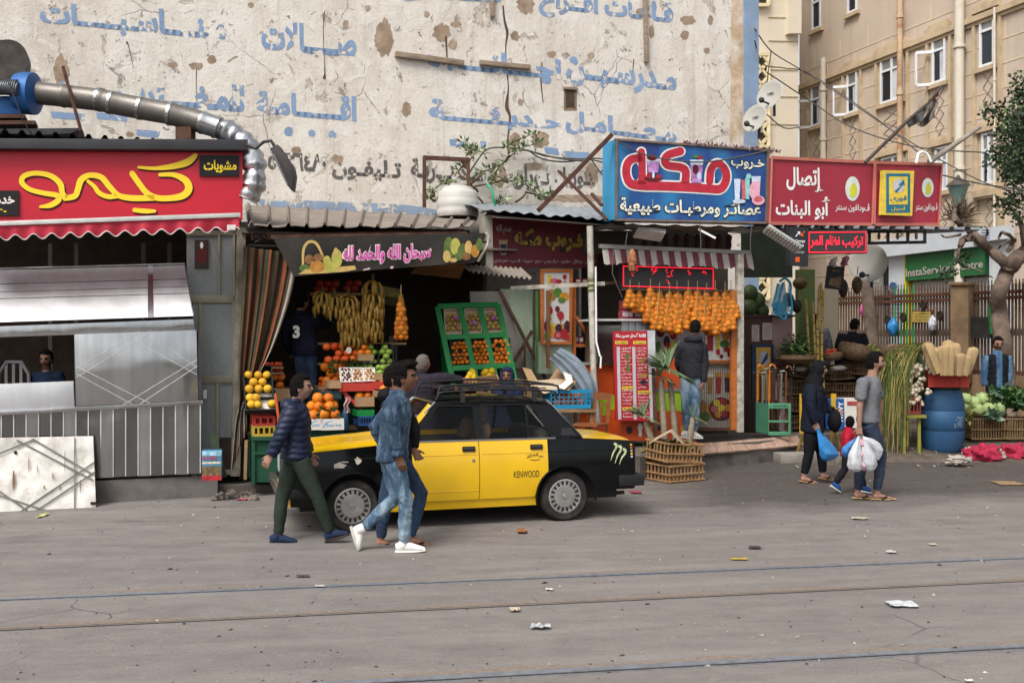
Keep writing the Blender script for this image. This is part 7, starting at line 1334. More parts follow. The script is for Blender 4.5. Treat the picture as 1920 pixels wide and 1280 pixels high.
for sg in(1,-1):
 sidep('front_fender',.62,1.87,.30,blkp,sg=sg,n=50);DW[sg,0]=sidep('door',-.19,.62,.30,yel,sg=sg);DW[sg,1]=sidep('door',-1.0,-.19,.30,yel,sg=sg);sidep('rear_quarter',-2.08,-1.0,.34,blkp,sg=sg,n=50)
 q=MB();q.prism([(-.87,sg*.755,.2),(.87,sg*.755,.2),(.87,sg*.775,.296),(-.87,sg*.775,.296)],(0,-sg*.03,0));cput('rocker',q,yel)
 for c in(1.212,-1.212):
  q=MB();q.tube([(c+.358*math.cos(a),sg*(ysd(c,.5)+.004),.285+.358*math.sin(a))for a in[i*math.pi/20 for i in range(-1,22)]],.014,6);cput('arch_lip',q,blkp)
 sw=lambda x,z,o=0:V((x,sg*(.738-(z-.955)*.38+o),z))
 def spoly(nm,pts,mt,par=None,o=0,d=.02):q=MB();q.prism([sw(x,z,o)for x,z in pts],(0,-sg*d,0));return cput(nm,q,mt,par)
 spoly('side_window',[(.56,.962),(-.16,.962),(-.16,1.325),(.24,1.325)],cgl,DW[sg,0],-.012,.005);spoly('side_window',[(-.25,.962),(-.77,.962),(-.77,1.325),(-.25,1.325)],cgl,DW[sg,1],-.012,.005);spoly('side_window',[(-.80,.962),(-1.08,.962),(-.87,1.31),(-.80,1.325)],cgl,DW[sg,1],-.012,.005)
 for pts in([(.62,.955),(.55,.955),(.235,1.325),(.235,1.375)],[(-.16,.955),(-.25,.955),(-.25,1.34),(-.16,1.34)],[(.235,1.322),(-.87,1.322),(-.87,1.375),(.235,1.375)],[(-1.07,.955),(-1.13,.955),(-.90,1.36),(-.86,1.322)],[(-.77,.955),(-.80,.955),(-.80,1.33),(-.77,1.33)]):spoly('window_frame',pts,blkp,o=.004,d=.03)
 spoly('pillar',[(-1.13,.955),(-1.44,.955),(-1.06,1.372),(-.90,1.36)],blkp,o=-.002,d=.03);spoly('pillar',[(.74,.94),(.66,.94),(.30,1.33),(.34,1.36)],yel,o=-.004,d=.03)
 spoly('vent_grille',[(-1.17,.975),(-1.37,.975),(-1.30,1.06),(-1.20,1.06)],plast,o=.008,d=.01)
 q=MB();q.bar((.62,sg*.758,.953),(-1.1,sg*.758,.953),.016,.018);cput('belt_trim',q,chrome)
 q=MB();q.tube([(x,sg*(ysd(x,.80)+.002),.795+.0*x)for x in(1.8,1.0,.63)],.006,5);q.tube([(x,sg*(ysd(x,.8)+.002),.80)for x in(-1.01,-1.6,-2.03)],.006,5);cput('crease',q,blkp)
 q=MB();q.tube([(x,sg*(ysd(x,.8)),.80)for x in(.6,-.18)],.005,5);q.tube([(x,sg*(ysd(x,.8)),.80)for x in(-.21,-.98)],.005,5);q.tube([(x,sg*(ysd(x,.4)),.40)for x in(.6,-.18)],.004,5);cput('crease',q,yel)
 for dd,x in((0,-.07),(1,-.86)):
  q=MB();q.box((x,sg*(ysd(x,.86)+.008),.862),.145,.03,.055);o=cput('door_handle',q,plast,DW[sg,dd],.006);q=MB();q.box((x,sg*(ysd(x,.86)+.026),.868),.12,.01,.018);cput('pull',q,M('plastic_grey','#3a3a3c',.4),DW[sg,dd])
 q=MB();q.lathe((-.12,sg*ysd(0,.74),.735),[(.016,-.01),(.018,.008),(.003,.01)],12,axis=(0,sg,0));cput('lock',q,chrome,DW[sg,0])
 for s2 in((1.212),(-1.212)):
  wcn=V((s2,sg*.69,.285));q=MB();A=(0,sg,0);wh=MB();wh.lathe(wcn,[(.19,-.085),(.262,-.09),(.285,-.06),(.288,0),(.285,.055),(.262,.085),(.205,.08),(.198,.05),(.1,.045)],44,axis=A);o=cput('wheel',wh,rub)
  q=MB();q.lathe(wcn,[(.198,.045),(.196,.078),(.178,.082),(.172,.07),(.13,.074),(.125,.082),(.05,.088),(.035,.084),(.03,.098),(.003,.1)],40,axis=A);cput('hubcap',q,M('hub_grey','#a5a3a0',.4,.6,.1,6,dirt=.35,dcol='#5a544c',ds=5),o)
  q=MB()
  for i in range(18):a=i*math.pi/9;m_=Matrix.Rotation(a,3,'Y');q.box(wcn+m_@V((.152,sg*.0735,0)),.04,.012,.022,m_)
  cput('hub_slots',q,black,o,kind='stuff')
q=MB();q.box((-.1,0,.42),3.7,1.06,.42);cput('underbody',q,plast);q=MB();q.box((.05,0,.75),2.2,1.4,.3);cput('floor',q,M('car_inside','#24211f',.9),bev=.02)
def surf(nm,f,nu,nv,mt,th=.02):q=MB();q.sheet(f,nu,nv);q.sheet(lambda u,v:f(u,v)-V((0,0,th)),nu,nv);return cput(nm,q,mt)
def hood(u,v):x=.70+u*1.16;y=(v-.5)*2*.745;return V((x,y,top(x)+.004+.03*(1-(v*2-1)**4)+.012*(abs(abs(v-.5)-.28)<.1)-(.05*max(0,u-.93)/.07)))
surf('bonnet',hood,24,24,yel);surf('cowl',lambda u,v:V((.62+u*.09,(v-.5)*1.42,.955+.02*(1-u))),2,8,plast)
surf('boot_lid',lambda u,v:V((-1.44-u*.63,(v-.5)*2*.735,top(-1.44-u*.63)+.008+.028*(1-(v*2-1)**4)-.03*max(0,u-.94)/.06)),20,20,yel)
surf('boot_deck',lambda u,v:V((-1.2-u*.25,(v-.5)*1.45,.952)),2,2,blkp)
surf('roof',lambda u,v:V((.26-u*1.32,(v-.5)*2*(.60),1.372+.045*(1-(v*2-1)**4)-.035*(u*2-1)**4)),20,20,blkp)
def glassq(nm,a,b,c,d,mt=cgl):q=MB();q.add([V(a),V(b),V(c),V(d)],[[0,1,2,3]]);return cput(nm,q,mt)
glassq('windscreen',(.70,-.66,.955),(.70,.66,.955),(.27,.57,1.365),(.27,-.57,1.365));glassq('rear_window',(-1.44,.64,.96),(-1.44,-.64,.96),(-1.06,-.56,1.365),(-1.06,.56,1.365))
q=MB();q.tube([(.70,-.68,.955),(.70,.68,.955),(.27,.59,1.37),(.27,-.59,1.37),(.70,-.68,.955)],.014,6);q.tube([(-1.44,-.66,.96),(-1.44,.66,.96),(-1.06,.58,1.37),(-1.06,-.58,1.37),(-1.44,-.66,.96)],.014,6);cput('glass_seal',q,chrome,kind='stuff')
q=MB();q.box((1.84,0,.62),.06,1.5,.36);cput('front_panel',q,plast);q=MB();q.box((1.86,0,.36),.05,1.5,.12);cput('front_valance',q,yel)
for i in range(15):q=MB();q.box((1.885,-.35+.05*i,.62),.03,.014,.26);cput('grille_bar',q,chrome)
for y in(-.55,.55):q=MB();q.box((1.88,y,.63),.04,.3,.2);cput('headlight',q,M('lamp_lens','#c3c7c9',.15),bev=.02)
q=MB();q.box((1.955,0,.445),.09,1.5,.1);cput('bumper',q,chrome,bev=.02);q=MB();q.box((-2.13,0,.44),.12,1.58,.13);
for sg in(1,-1):q.box((-2.02,sg*.80,.44),.32,.05,.13);q2=MB();q2.box((1.82,sg*.775,.445),.34,.05,.11);cput('bumper_end',q2,plast,bev=.015)
cput('bumper',q,plast,bev=.018);q=MB();q.box((-2.075,0,.66),.03,1.4,.44);cput('rear_panel',q,blkp)
for y in(-.6,.6):q=MB();q.box((-2.095,y,.68),.02,.25,.28);cput('tail_light',q,M('lens_red','#7d1a1a',.2))
q=MB();q.lathe((-1.7,-.2,.30),[(.02,-.1),(.28,-.09),(.28,.09),(.02,.1)],20);cput('fuel_tank',q,M('tank_dirt','#4a413a',.9))
q=MB();q.tube([(-1.2,.3,.2),(-2.1,.4,.24)],.025,6);cput('exhaust',q,rust)
tan_s=M('seat_tan','#6d5a49',.7,0,.12,6)
for y in(-.36,.36):
 q=MB();q.prism([(-.12,y-.22,.55),(-.12,y+.22,.55),(-.30,y+.2,1.0),(-.31,y+.12,1.12),(-.31,y-.12,1.12),(-.30,y-.2,1.0)],(-.1,0,.0));cput('seat_back',q,tan_s,bev=.03);q=MB();q.box((.1,y,.58),.46,.46,.14);cput('seat',q,tan_s,bev=.03)
q=MB();q.box((-1.05,0,.78),.18,1.2,.5);cput('rear_seat',q,M('seat_grey','#55564d',.8),bev=.04);q=MB();q.box((.62,0,.88),.2,1.3,.16);cput('dashboard',q,plast,bev=.03)
q=MB();q.tube([V((.42,.36,.95))+V((.1*math.sin(a)*.5,.19*math.cos(a),.17*math.sin(a)))for a in[i*math.pi/10 for i in range(21)]],.014,6);cput('steering_wheel',q,plast)
for i in range(9):q=MB();q.box((.36-.018*i,-.62,1.1-.01*math.sin(i*.35)),.010,.008,.11);cput('shade_stripe',q,white_s)
def CS(x,z,o=0):return CM@V((x,ysd(x,z)+o,z))
dk=M('decal_black','#1a1a1a',.5)
q=MB();text(q,CS,'KENWOOD',(-.585,.60),(-.885,.60),(-.885,.525),(-.585,.525),.004,.0);obj('lettering',q,dk,DW[1,1])
q=MB();vs,fs=glyphs('حسبى الله ونعم الوكيل',.02)
q.add([CS(-.74-.2*u,.725+.05*v+.02*math.sin(u*math.pi),.004)for u,v in vs],fs);ribbon(q,CS,[(-.78,.722,.005),(-.84,.715,.007),(-.9,.722,.005)],.004,4);obj('lettering',q,dk,DW[1,1])
q=MB();cl_=M('claw_green','#b5bd8d',.5,0,.3,22)
for x0,z0,h_ in((-1.815,.865,.19),(-1.87,.835,.19),(-1.925,.80,.17)):ribbon(q,CS,[(x0-.015,z0-.012,.012),(x0-.005,z0,.03),(x0-.03,z0-.01,.03),(x0-.02,z0-.05,.024),(x0+.02,z0-h_*.55,.018),(x0+.055,z0-h_,.004)],.004,4)
obj('claw_decal',q,cl_,car,kind='stuff')
for i,c in enumerate(('#c79a2a','#c05a35','#9a9d8f','#cfb02f','#b9a9c4')):q=MB();z=.86-i*.034;q.add([CS(-2.02,z,.004),CS(-2.045,z,.004),CS(-2.045,z-.022,.004),CS(-2.02,z-.022,.004)],[[0,1,2,3]]);obj('sticker',q,M('stk'+c,c,.5),car)
scr=M('scrape_white','#a8a196',.7,0,.2,9)
for x,z,rx,rz in((1.36,.73,.07,.03),(1.16,.775,.04,.035),(1.30,.765,.04,.006)):q=MB();flat(q,CS,blob(x,z,rx,rz,14,.3),.003);obj('scrape',q,scr,car)
q=MB();q.tube([(.72,.1,.975),(.55,.45,1.06)],.007,5);q.tube([(.72,-.4,.975),(.55,0,1.06)],.007,5);cput('wiper',q,plast,kind='stuff')
q=MB();q.box((.60,.83,1.0),.06,.14,.1);
for z,y,x0,x1 in((1.485,.58,.22,-1.16),(1.555,.56,.20,-1.2)):
 for sg in(1,-1):q=MB();q.tube([(x0+.03,sg*y,z-.09),(x0,sg*y,z-.01),(x0-.06,sg*y,z+.0),(-.45,sg*(y+.01),z+.028),(x1+.08,sg*y,z),(x1,sg*y,z-.02),(x1-.02,sg*y,z-.11)],.013,7);cput('rack_rail',q,plast)
for x in(.1,-.12,-.34,-.56,-.78,-1.0):q=MB();q.tube([(x,-.58,1.487),(x,0,1.505),(x,.58,1.487)],.010,6);cput('rack_crossbar',q,plast)
for x in(.16,-1.14):q=MB();q.tube([(x,-.56,1.555),(x,.56,1.555)],.012,6);cput('rack_crossbar',q,plast)
for x in(-.05,-.9):
 for sg in(1,-1):q=MB();q.bar((x,sg*.58,1.49),(x,sg*.60,1.36),.05,.018);cput('rack_clamp',q,plast)
for x in(.02,-.4,-.82):
 for sg in(1,-1):q=MB();q.bar((x,sg*.57,1.49),(x,sg*.565,1.56),.03,.012);cput('rack_bracket',q,rust)
for y in(-.3,0,.3):q=MB();q.tube([(.15,y,1.50),(-.45,y,1.515),(-1.14,y,1.50)],.008,5);cput('rack_slat',q,plast)
# PEOPLE
def skinm(n,c):return M('skin_'+n,c,.5,0,.08,14)
sk_t,sk_m,sk_d=skinm('tan','#947060'),skinm('mid','#8b6350'),skinm('deep','#6c4a39')
eye_m=M('eye_dark','#231a16',.3);lip_m=M('lip','#8a5148',.5);hair_b=M('hair_black','#0c0a09',.9,0,.4,40,.6,90);hair_g=M('hair_grey','#5f5a55',.8,0,.3,50,.5,90);beard_m=M('beard','#4a3529',.7,0,.3,60)
def remesh(q,vox,it=3):
 me=mesh_of('t',q,[],V((0,0,0)));o=bpy.data.objects.new('t',me);COL.objects.link(o)
 m=o.modifiers.new('r','REMESH');m.mode='VOXEL';m.voxel_size=vox;m=o.modifiers.new('s','SMOOTH');m.iterations=it;m.factor=.5
 e=bpy.data.meshes.new_from_object(o.evaluated_get(bpy.context.evaluated_depsgraph_get()));r=MB();r.add([v.co for v in e.vertices],[list(p.vertices)for p in e.polygons],0,True)
 nr=[V(v.normal)for v in e.vertices];bpy.data.objects.remove(o);bpy.data.meshes.remove(me);bpy.data.meshes.remove(e);return r,nr
def wrinkle(r,nr,a,s,st=(1,1,1)):
 for i,v in enumerate(r.v):p=V((v.x*st[0],v.y*st[1],v.z*st[2]));r.v[i]=v+nr[i]*a*(noise.noise(p*s)+.6*(1-2*abs(noise.noise(p*s*1.7+V((9,3,1))))))
 return r
def headfn(k):
 def fn(d,p):
  x,y,z=d.x*.098,d.y*.076,d.z*.118
  if d.z<0:y*=1-.30*(-d.z)**1.4;x*=(1-.42*(-d.z)**1.2)if d.x<0 else(1-.10*(-d.z))
  if d.x>0:
   g=lambda cy,cz,sy,sz:math.exp(-((abs(y)-cy)/sy)**2-((z-cz)/sz)**2)
   x+=.023*g(0,-.014,.013,.02)+.008*g(0,.008,.009,.018)+.005*g(.02,.03,.03,.009)-.008*g(.031,.011,.014,.01)+.006*g(0,-.054,.02,.009)+.008*g(0,-.092,.022,.016)+.004*g(.045,-.02,.02,.02)
  return V((x,y,z))*k
 return fn
def hand(q,w_,d,pn,k,curl,fist=0):
 d=d.normalized();pn=(pn-d*pn.dot(d)).normalized();lat=d.cross(pn);q.tube([w_-d*.02*k,w_+d*.035*k,w_+d*.088*k],[(.026*k,.02*k),(.038*k,.017*k),(.041*k,.014*k)],12,up=pn)
 for i,L in enumerate((.070,.080,.075,.058)):
  b=w_+d*.082*k+lat*(i-1.5)*.0225*k;p=[b];c=.1
  for s in(.45,.32,.25):c+=curl*(1+.12*i);p.append(p[-1]+(d*math.cos(c)+pn*math.sin(c)+lat*(i-1.5)*.04)*L*s*k)
  q.tube(p,[.0095*k,.009*k,.0085*k,.007*k],7)
 b=w_+d*.025*k-lat*.03*k;q.tube([b,b+(d*.7-lat*.6+pn*.3)*.035*k,b+(d*1.25-lat*.75+pn*.6)*.05*k],[.013*k,.011*k,.009*k],7)
def person(label,Y,f,hd,J,cl,skin=sk_m,k=1.0,hair=None,group=None,beard=0,vox=.0065,foot='shoe',zf=0.0,hood=0,feet=None,wr=.006):
 """J: joints as photo directions with a depth offset; f: body facing, hd: where the face looks"""
 P={n:W(p[0],p[1],Y+(p[2]if len(p)>2 else 0))for n,p in J.items()};f=V((f[0],f[1],0)).normalized();lat=V((-f.y,f.x,0));hd=V(hd).normalized();up=(V((0,0,1))-hd*hd.z).normalized();HR=Matrix((hd,up.cross(hd),up)).transposed()
 hip,neck,hc=P['hip'],P['neck'],P['head'];o=T('person',label,'person',V((hip.x,hip.y,zf)),group);tops,tr,br=cl['top'],cl.get('legs'),cl.get('bulk',1.0);ch=hip.lerp(neck,.68);wa=hip.lerp(neck,.3);sd={}
 for s,n in((-1,'n'),(1,'f')):
  sd[n]=(lat if lat.y*s>0 or(abs(lat.y)<.05 and s*lat.x>0)else-lat)
  P.setdefault('sh'+n,neck.lerp(ch,.28)+sd[n]*.165*k*br);P.setdefault('hp'+n,hip+sd[n]*.085*k)
  if 'el'+n not in P:P['el'+n]=P['sh'+n]+V((0,0,-.29*k))+sd[n]*.05-f*.03;P['wr'+n]=P['el'+n]+V((0,0,-.25*k))+f*.09
  if 'kn'+n not in P:P['kn'+n]=V((P['hp'+n].x,P['hp'+n].y,zf+.5*(hip.z-zf)))+f*.02;P['an'+n]=V((P['hp'+n].x,P['hp'+n].y,zf+.09*k))
 if 'nobody' not in cl:
  q=MB();q.tube([hip,ch,neck-V((0,0,.03))],[.08*k]*3,10);q.tube([neck-V((0,0,.06*k)),neck.lerp(hc,.35),hc-HR@V((.02,0,.04))*k],[.066*k,.056*k,.056*k],14);q.sph(hc,1,44,40,fn=headfn(k),rot=HR)
  for s in(-1,1):q.sph(hc+HR@V((-.008,s*.074,-.006))*k,(.02*k,.009*k,.032*k),10,8,rot=HR)
  for n in 'nf':
   sh,el,w_=P['sh'+n],P['el'+n],P['wr'+n];q.tube([neck.lerp(ch,.4),sh,el,w_],[.04*k,.042*k,.038*k,.026*k],10)
   d=w_-el;d=P['hd'+n]-w_ if 'hd'+n in P else d;hand(q,w_,d,-sd[n]*.8+f*.3,k,cl.get('curl',.28))
   q.tube([P['hp'+n],P['kn'+n],P['an'+n]],[.055*k,.045*k,.035*k],10)
   if feet and foot!='shoe':
    a,b=W(*feet[n][0],P['an'+n].y),W(*feet[n][1],P['an'+n].y);q.tube([P['an'+n],P['an'+n]-V((0,0,.05))],[.036*k,.036*k],10);a+=V((0,0,.04));b+=V((0,0,.03));dn=(b-a).normalized();q.tube([a+dn*.02,a.lerp(b,.35)+V((0,0,.015)),a.lerp(b,.7),b-dn*.02],[(.036,.034),(.04,.036),(.046,.02),(.042,.012)],12,up=V((0,0,1)))
    for i in range(5):t_=b-dn*.05+dn.cross(V((0,0,1)))*(i-2)*.018-V((0,0,.004));q.tube([t_,t_+dn*(.055-.005*abs(i-1))],[.01,.008],6)
  r,nr=remesh(q,vox*k,2);iv=HR.transposed()
  for i,fc in enumerate(r.f):
   c=sum((r.v[j]for j in fc),V((0,0,0)))/len(fc);l=iv@(c-hc)/k
   if l.length<.16 and l.x>.03:
    ay=abs(l.y)
    if abs(ay-.032)<.013 and abs(l.z-.011)<.0075:r.m[i]=1
    elif abs(l.z-.031-.1*(ay-.03)*(ay>.03)*-1)<.008 and .012<ay<.056:r.m[i]=2
    elif ay<.025 and abs(l.z+.053)<.0085:r.m[i]=3
    elif beard and(l.z<-.038+.4*(beard-1)and(ay>.024 or l.z<-.066 or l.z>-.044))and l.x>.02:r.m[i]=4
  obj('body',r,[skin,eye_m,hair_b,lip_m,beard_m],o)
 b_=cl.get('tb',.0);q=MB();hem=hip-V((0,0,cl.get('hem',.10)*k));q.tube([hem,hip,wa,ch,neck.lerp(ch,.32),neck.lerp(ch,.02)],[(.168*k*br+b_,.125*k*br+b_),(.165*k*br+b_,.125*k*br+b_),(.150*k*br+b_,.112*k*br+b_),(.172*k*br+b_,.122*k*br+b_),(.150*k*br+b_,.092*k+b_),(.066*k,.064*k)],24,up=f)
 if cl.get('belly'):q.sph(hip.lerp(ch,.45)+f*.05,(.13,.13,.17),14,10)
 sl=cl.get('sleeve',1.0)
 for n in 'nf':
  sh,el,w_=P['sh'+n],P['el'+n],P['wr'+n];e_=el.lerp(w_,.93)if sl==1 else sh.lerp(el,.72)
  q.tube([neck.lerp(ch,.45),sh+V((0,0,-.01)),sh.lerp(el,.5),el,e_]if sl==1 else[neck.lerp(ch,.45),sh,sh.lerp(el,.35),e_],[.07*k,.072*k+b_*.5,.060*k+b_*.6,.053*k+b_*.5,.042*k+b_*.6]if sl==1 else[.07*k,.072*k,.068*k,.066*k],14)
 if cl.get('collar',1):q.tube([neck-V((0,0,.02)),neck+V((0,0,.045))-f*.01],[.075*k,.068*k+b_*.3],14)
 hb=cl.get('band')
 if hb:q.tube([hem-V((0,0,.012)),hem+V((0,0,.035))],[(.172*k*br+b_,.13*k*br+b_)]*2,24,up=f)
 if hb and sl==1:
  for n in 'nf':el,w_=P['el'+n],P['wr'+n];q.tube([el.lerp(w_,.84),el.lerp(w_,.97)],.049*k,14)
 r,nr=remesh(q,.0125,3);wrinkle(r,nr,wr,13,(1,1,.55))
 for i,v in enumerate(r.v):
  r.v[i]=v+nr[i]*wr*.9*(1-2*abs(noise.noise(V((v.x*5,v.y*5,v.z*19+noise.noise(v*6)*2)))))
 if cl.get('quilt'):
  for i,v in enumerate(r.v):r.v[i]=v+nr[i]*.011*abs(math.sin((v.z+.12*abs(v.x-hip.x)+.15*noise.noise(v*2))*math.pi/.062))
 g=obj(cl.get('tn','jacket'),r,tops,o)
 if hood:
  q=MB();c=neck-f*.062*k-V((0,0,.012));q.sph(c,(.085*k,.135*k,.07*k),20,14,rot=Matrix((f,lat,V((0,0,1)))).transposed(),fn=lambda d,p:p*(1+.18*noise.noise(d*2.5+c)));q.tube([neck+lat*.1*k-f*.02,neck+f*.075*k-V((0,0,.03)),neck-lat*.1*k-f*.02],.032*k,8);obj('hood',q,tops if not isinstance(tops,list)else tops[0],o)
 if tr:
  q=MB();q.tube([hip+V((0,0,.06)),hip-V((0,0,.07*k))],[(.15*k*br,.108*k*br),(.155*k*br,.115*k*br)],20,up=f);lw=cl.get('lw',1.0)
  for n in 'nf':kk=P['kn'+n];aa=P['an'+n];hp=P['hp'+n];d=(aa-kk).normalized();q.tube([hp,hp.lerp(kk,.45),kk,kk.lerp(aa,.45),aa+d*cl.get('cuff',-.01)],[.096*k*br,.084*k*lw*br,.064*k*lw,.060*k*lw,.046*k*lw],16)
  r,nr=remesh(q,.0125,2);wrinkle(r,nr,wr*.8,15,(1,1,.6))
  for i,v in enumerate(r.v):r.v[i]=v+nr[i]*max(.004,wr*.9)*(1-2.2*abs(noise.noise(V((v.x*6,v.y*6,v.z*22+noise.noise(v*7)*2.5)))))*min(1,max(.35,(hip.z-v.z)/(.55*k)))
  obj('trousers',r,tr,o)
  for n in 'nf':
   a,b=(W(*feet[n][0],P['an'+n].y),W(*feet[n][1],P['an'+n].y))if feet else(V((P['an'+n].x,P['an'+n].y,zf+.03))-f*.07,V((P['an'+n].x,P['an'+n].y,zf+.03))+f*.19);dn=(b-a).normalized();lt=dn.cross(V((0,0,1))).normalized();un=lt.cross(dn)
   if foot=='shoe':
    s_=MB();s_.tube([a+dn*.005+un*.05,a.lerp(b,.2)+un*.058,a.lerp(b,.45)+un*.055,a.lerp(b,.72)+un*.038,b-dn*.035+un*.03,b-dn*.004+un*.026],[(.028,.036),(.036,.048),(.038,.042),(.042,.03),(.037,.024),(.018,.014)],14,up=un);s_.tube([P['an'+n]-V((0,0,.0)),a.lerp(b,.22)+un*.06],[.045*k,.045*k],12);so_=obj('shoe',s_,cl['shoe'],o)
    s_=MB();s_.tube([a-dn*.005+un*.012,a.lerp(b,.3)+un*.01,a.lerp(b,.7)+un*.01,b+un*.014],[(.03,.014),(.042,.013),(.05,.013),(.028,.014)],14,up=un);obj('sole',s_,cl['sole'],so_)
   else:
    s_=MB();s_.tube([a-dn*.015+un*.012,a.lerp(b,.35)+un*.01,a.lerp(b,.75)+un*.01,b+dn*.03+un*.014],[(.032,.012),(.04,.012),(.052,.012),(.03,.01)],14,up=un);so_=obj('sandal',s_,cl['sole'],o);s_=MB();t0=a.lerp(b,.8)+un*.035
    for z_ in(-1,1):s_.tube([t0,a.lerp(b,.62)+lt*z_*.045+un*.045,a.lerp(b,.42)+lt*z_*.048+un*.02],[.010,.013,.013],7)
    obj('strap',s_,cl['shoe'],so_)
 if hair:
  hm,tp_,sdn,spk=hair[:4];q=MB();fr=hair[4]if len(hair)>4 else 0
  def hf(d,p):
   b0=V((d.x*.098,d.y*.076,d.z*.118));face=max(0,d.x-.12)*1.6+(.62-d.z)*.9-.55;m=1 if(d.z>.66-.12*max(0,-d.x)or(d.x<.30 and d.z>-.05+.25*max(0,d.x))or(d.x<-.25 and d.z>-.62))and not(d.x>.45 and d.z<.60)else 0
   if not m:return b0*.86*k
   t_=sdn+(tp_-sdn)*max(0,min(1,(d.z-.2)/.5));t_+=fr*max(0,d.x)*max(0,d.z);return(b0+d*(t_+spk*noise.noise(d*9+V((k*7,Y,0)))+spk*.5*noise.noise(d*23)))*k
  q.sph(hc,1,64,48,fn=hf,rot=HR);obj('hair',q,hm,o)
 ORG[o.name+'j']=P;o_=o;return o,P,f,lat,HR,g
def denim(n,col,fade,lo=.42,hi=.66):
 m,t,b,co=newmat(n);a=ramp(t,nz(t,scaled(t,co,(1,1,.45)),4.5,4,.6),lo,hi);w_=nz(t,scaled(t,co,(1,1,.3)),24,3);cl=mix(t,a,c4(col),c4(fade));cl=mix(t,mth(t,'MULTIPLY',ramp(t,w_,.5,.75),.4),cl,c4(fade));t.links.new(cl,b.inputs['Base Color']);b.inputs['Roughness'].default_value=.85;bumpn(t,b,nz(t,co,180,2),.3,.003);return m
dn_l=denim('denim_light','#3c566f','#9aaeb9',.46,.66);dn_m=denim('denim_jacket','#1c3249','#6d8798',.52,.72);dn_d=denim('denim_dark','#162840','#2b4664');dn_n=denim('denim_navy','#1a2233','#2c3950');dn_s=denim('denim_shirt','#28486a','#56788f')
fab=lambda n,c,v=.12:M('cloth_'+n,c,.85,0,v,9,.25,120)
soleb,solew=M('sole_dark','#3a3331',.8),M('sole_white','#c9c5be',.6)
person('young man in navy quilted jacket and dark green trousers walking past the taxi front',9.93,(1,.05),(1,.05,-.02),dict(head=(565,727),neck=(554,757),hip=(556,852),shn=(545,772,-.17),eln=(525,818,-.24),wrn=(508,854,-.22),hdn=(494,876,-.22),elf=(566,815,.2),wrf=(580,850,.2),hpn=(563,862,-.07),hpf=(550,862,.06),knn=(596,932,-.05),ann=(619,998,0),knf=(528,936,.03),anf=(522,1002,.02)),dict(top=M('quilt_navy','#182139',.5,0,.15,8,.15,60),quilt=1,tb=.016,legs=fab('green','#2b332c'),shoe=fab('canvas_blue','#232f47'),sole=soleb,hem=.03),sk_t,.99,(hair_b,.024,.016,.012,.012),'men walking past the taxi',hood=1,feet=dict(n=((611,1016),(655,1003)),f=((506,1020),(557,1019))),wr=.003)
person('laughing young man in faded denim jacket and ripped pale jeans with tall hair',9.5,(1,-.03),(1,-.12,.02),dict(head=(760,709),neck=(747,740),hip=(735,848),shn=(733,760,-.17),eln=(739,815,-.2),wrn=(748,855,-.2),hdn=(756,886,-.19),elf=(703,800,.17),wrf=(722,838,.2),hpn=(738,862,-.08),hpf=(733,862,.06),knn=(760,936,-.06),ann=(758,1016,-.02),knf=(742,932,.04),anf=(684,988,.05)),dict(top=dn_m,tb=.006,band=1,legs=dn_l,shoe=M('canvas_white','#d8d5cf',.7,0,.05,9),sole=solew,hem=.06,lw=.92),sk_d,1.06,(hair_b,.040,.008,.014,.05),'men walking past the taxi',wr=.009,feet=dict(n=((742,1036),(798,1034)),f=((656,988),(670,1031))))
person('man in black hooded jacket and dark blue jeans half hidden behind the denim jacket',9.86,(1,.02),(1,.1,0),dict(head=(739,709),neck=(736,738),hip=(745,850),shn=(735,762,-.12),shf=(752,758,.17),elf=(776,800,.2),wrf=(776,842,.1),hdf=(786,862,.08),eln=(725,805,-.1),wrn=(735,845,-.08),hpn=(748,862,-.07),hpf=(742,862,.07),knn=(790,925,-.04),ann=(770,1004,-.03),knf=(722,938,.03),anf=(714,1008,.03)),dict(top=fab('black','#17171a'),tb=.012,legs=dn_d,shoe=M('strap_brown','#2f2320',.7),sole=M('sandal_sole','#3f332b',.8),curl=.4),sk_m,1.0,(hair_b,.02,.012,.008),'men walking past the taxi',foot='sandal',hood=1,feet=dict(n=((766,1022),(806,1026)),f=((703,1025),(741,1028))))
o3=person('man in navy sweatshirt with white number three hanging bananas in the fruit shop',14.35,(.3,1),(.6,.8,.1),dict(head=(567,566),neck=(561,588),hip=(572,652),hpn=(563,658),hpf=(582,658),knn=(566,712),ann=(566,762),knf=(586,712),anf=(585,770),shf=(596,600,.0),elf=(612,610,.2),wrf=(619,588,.3),shn=(538,603,0),eln=(536,640,.05),wrn=(546,660,.2)),dict(top=fab('navy_sweat','#16192a'),tb=.02,tn='sweatshirt',legs=dn_d,shoe=black,sole=soleb,bulk=1.05),sk_m,.98,(hair_b,.018,.012,.006),vox=.009,zf=.82)
q=MB();pp=Pl(556,14.17,10);tbox(q,pp,'3',549,610,562,634,0,.0,.05);obj('number_print',q,white_s,o3[0])
person('grey haired man in dark jacket reaching along the lemons behind the taxi',13.35,(.85,.6),(.8,.6,0),dict(head=(793,682),neck=(790,700),hip=(796,792),shn=(800,712,-.08),eln=(838,708,.0),wrn=(866,712,.1),hdn=(880,714,.1)),dict(top=fab('jacket_plum','#2b2730'),tb=.02,legs=fab('black','#17171a'),shoe=black,sole=soleb,bulk=1.08),sk_m,1.0,(hair_g,.010,.008,.003),vox=.009,zf=.1)
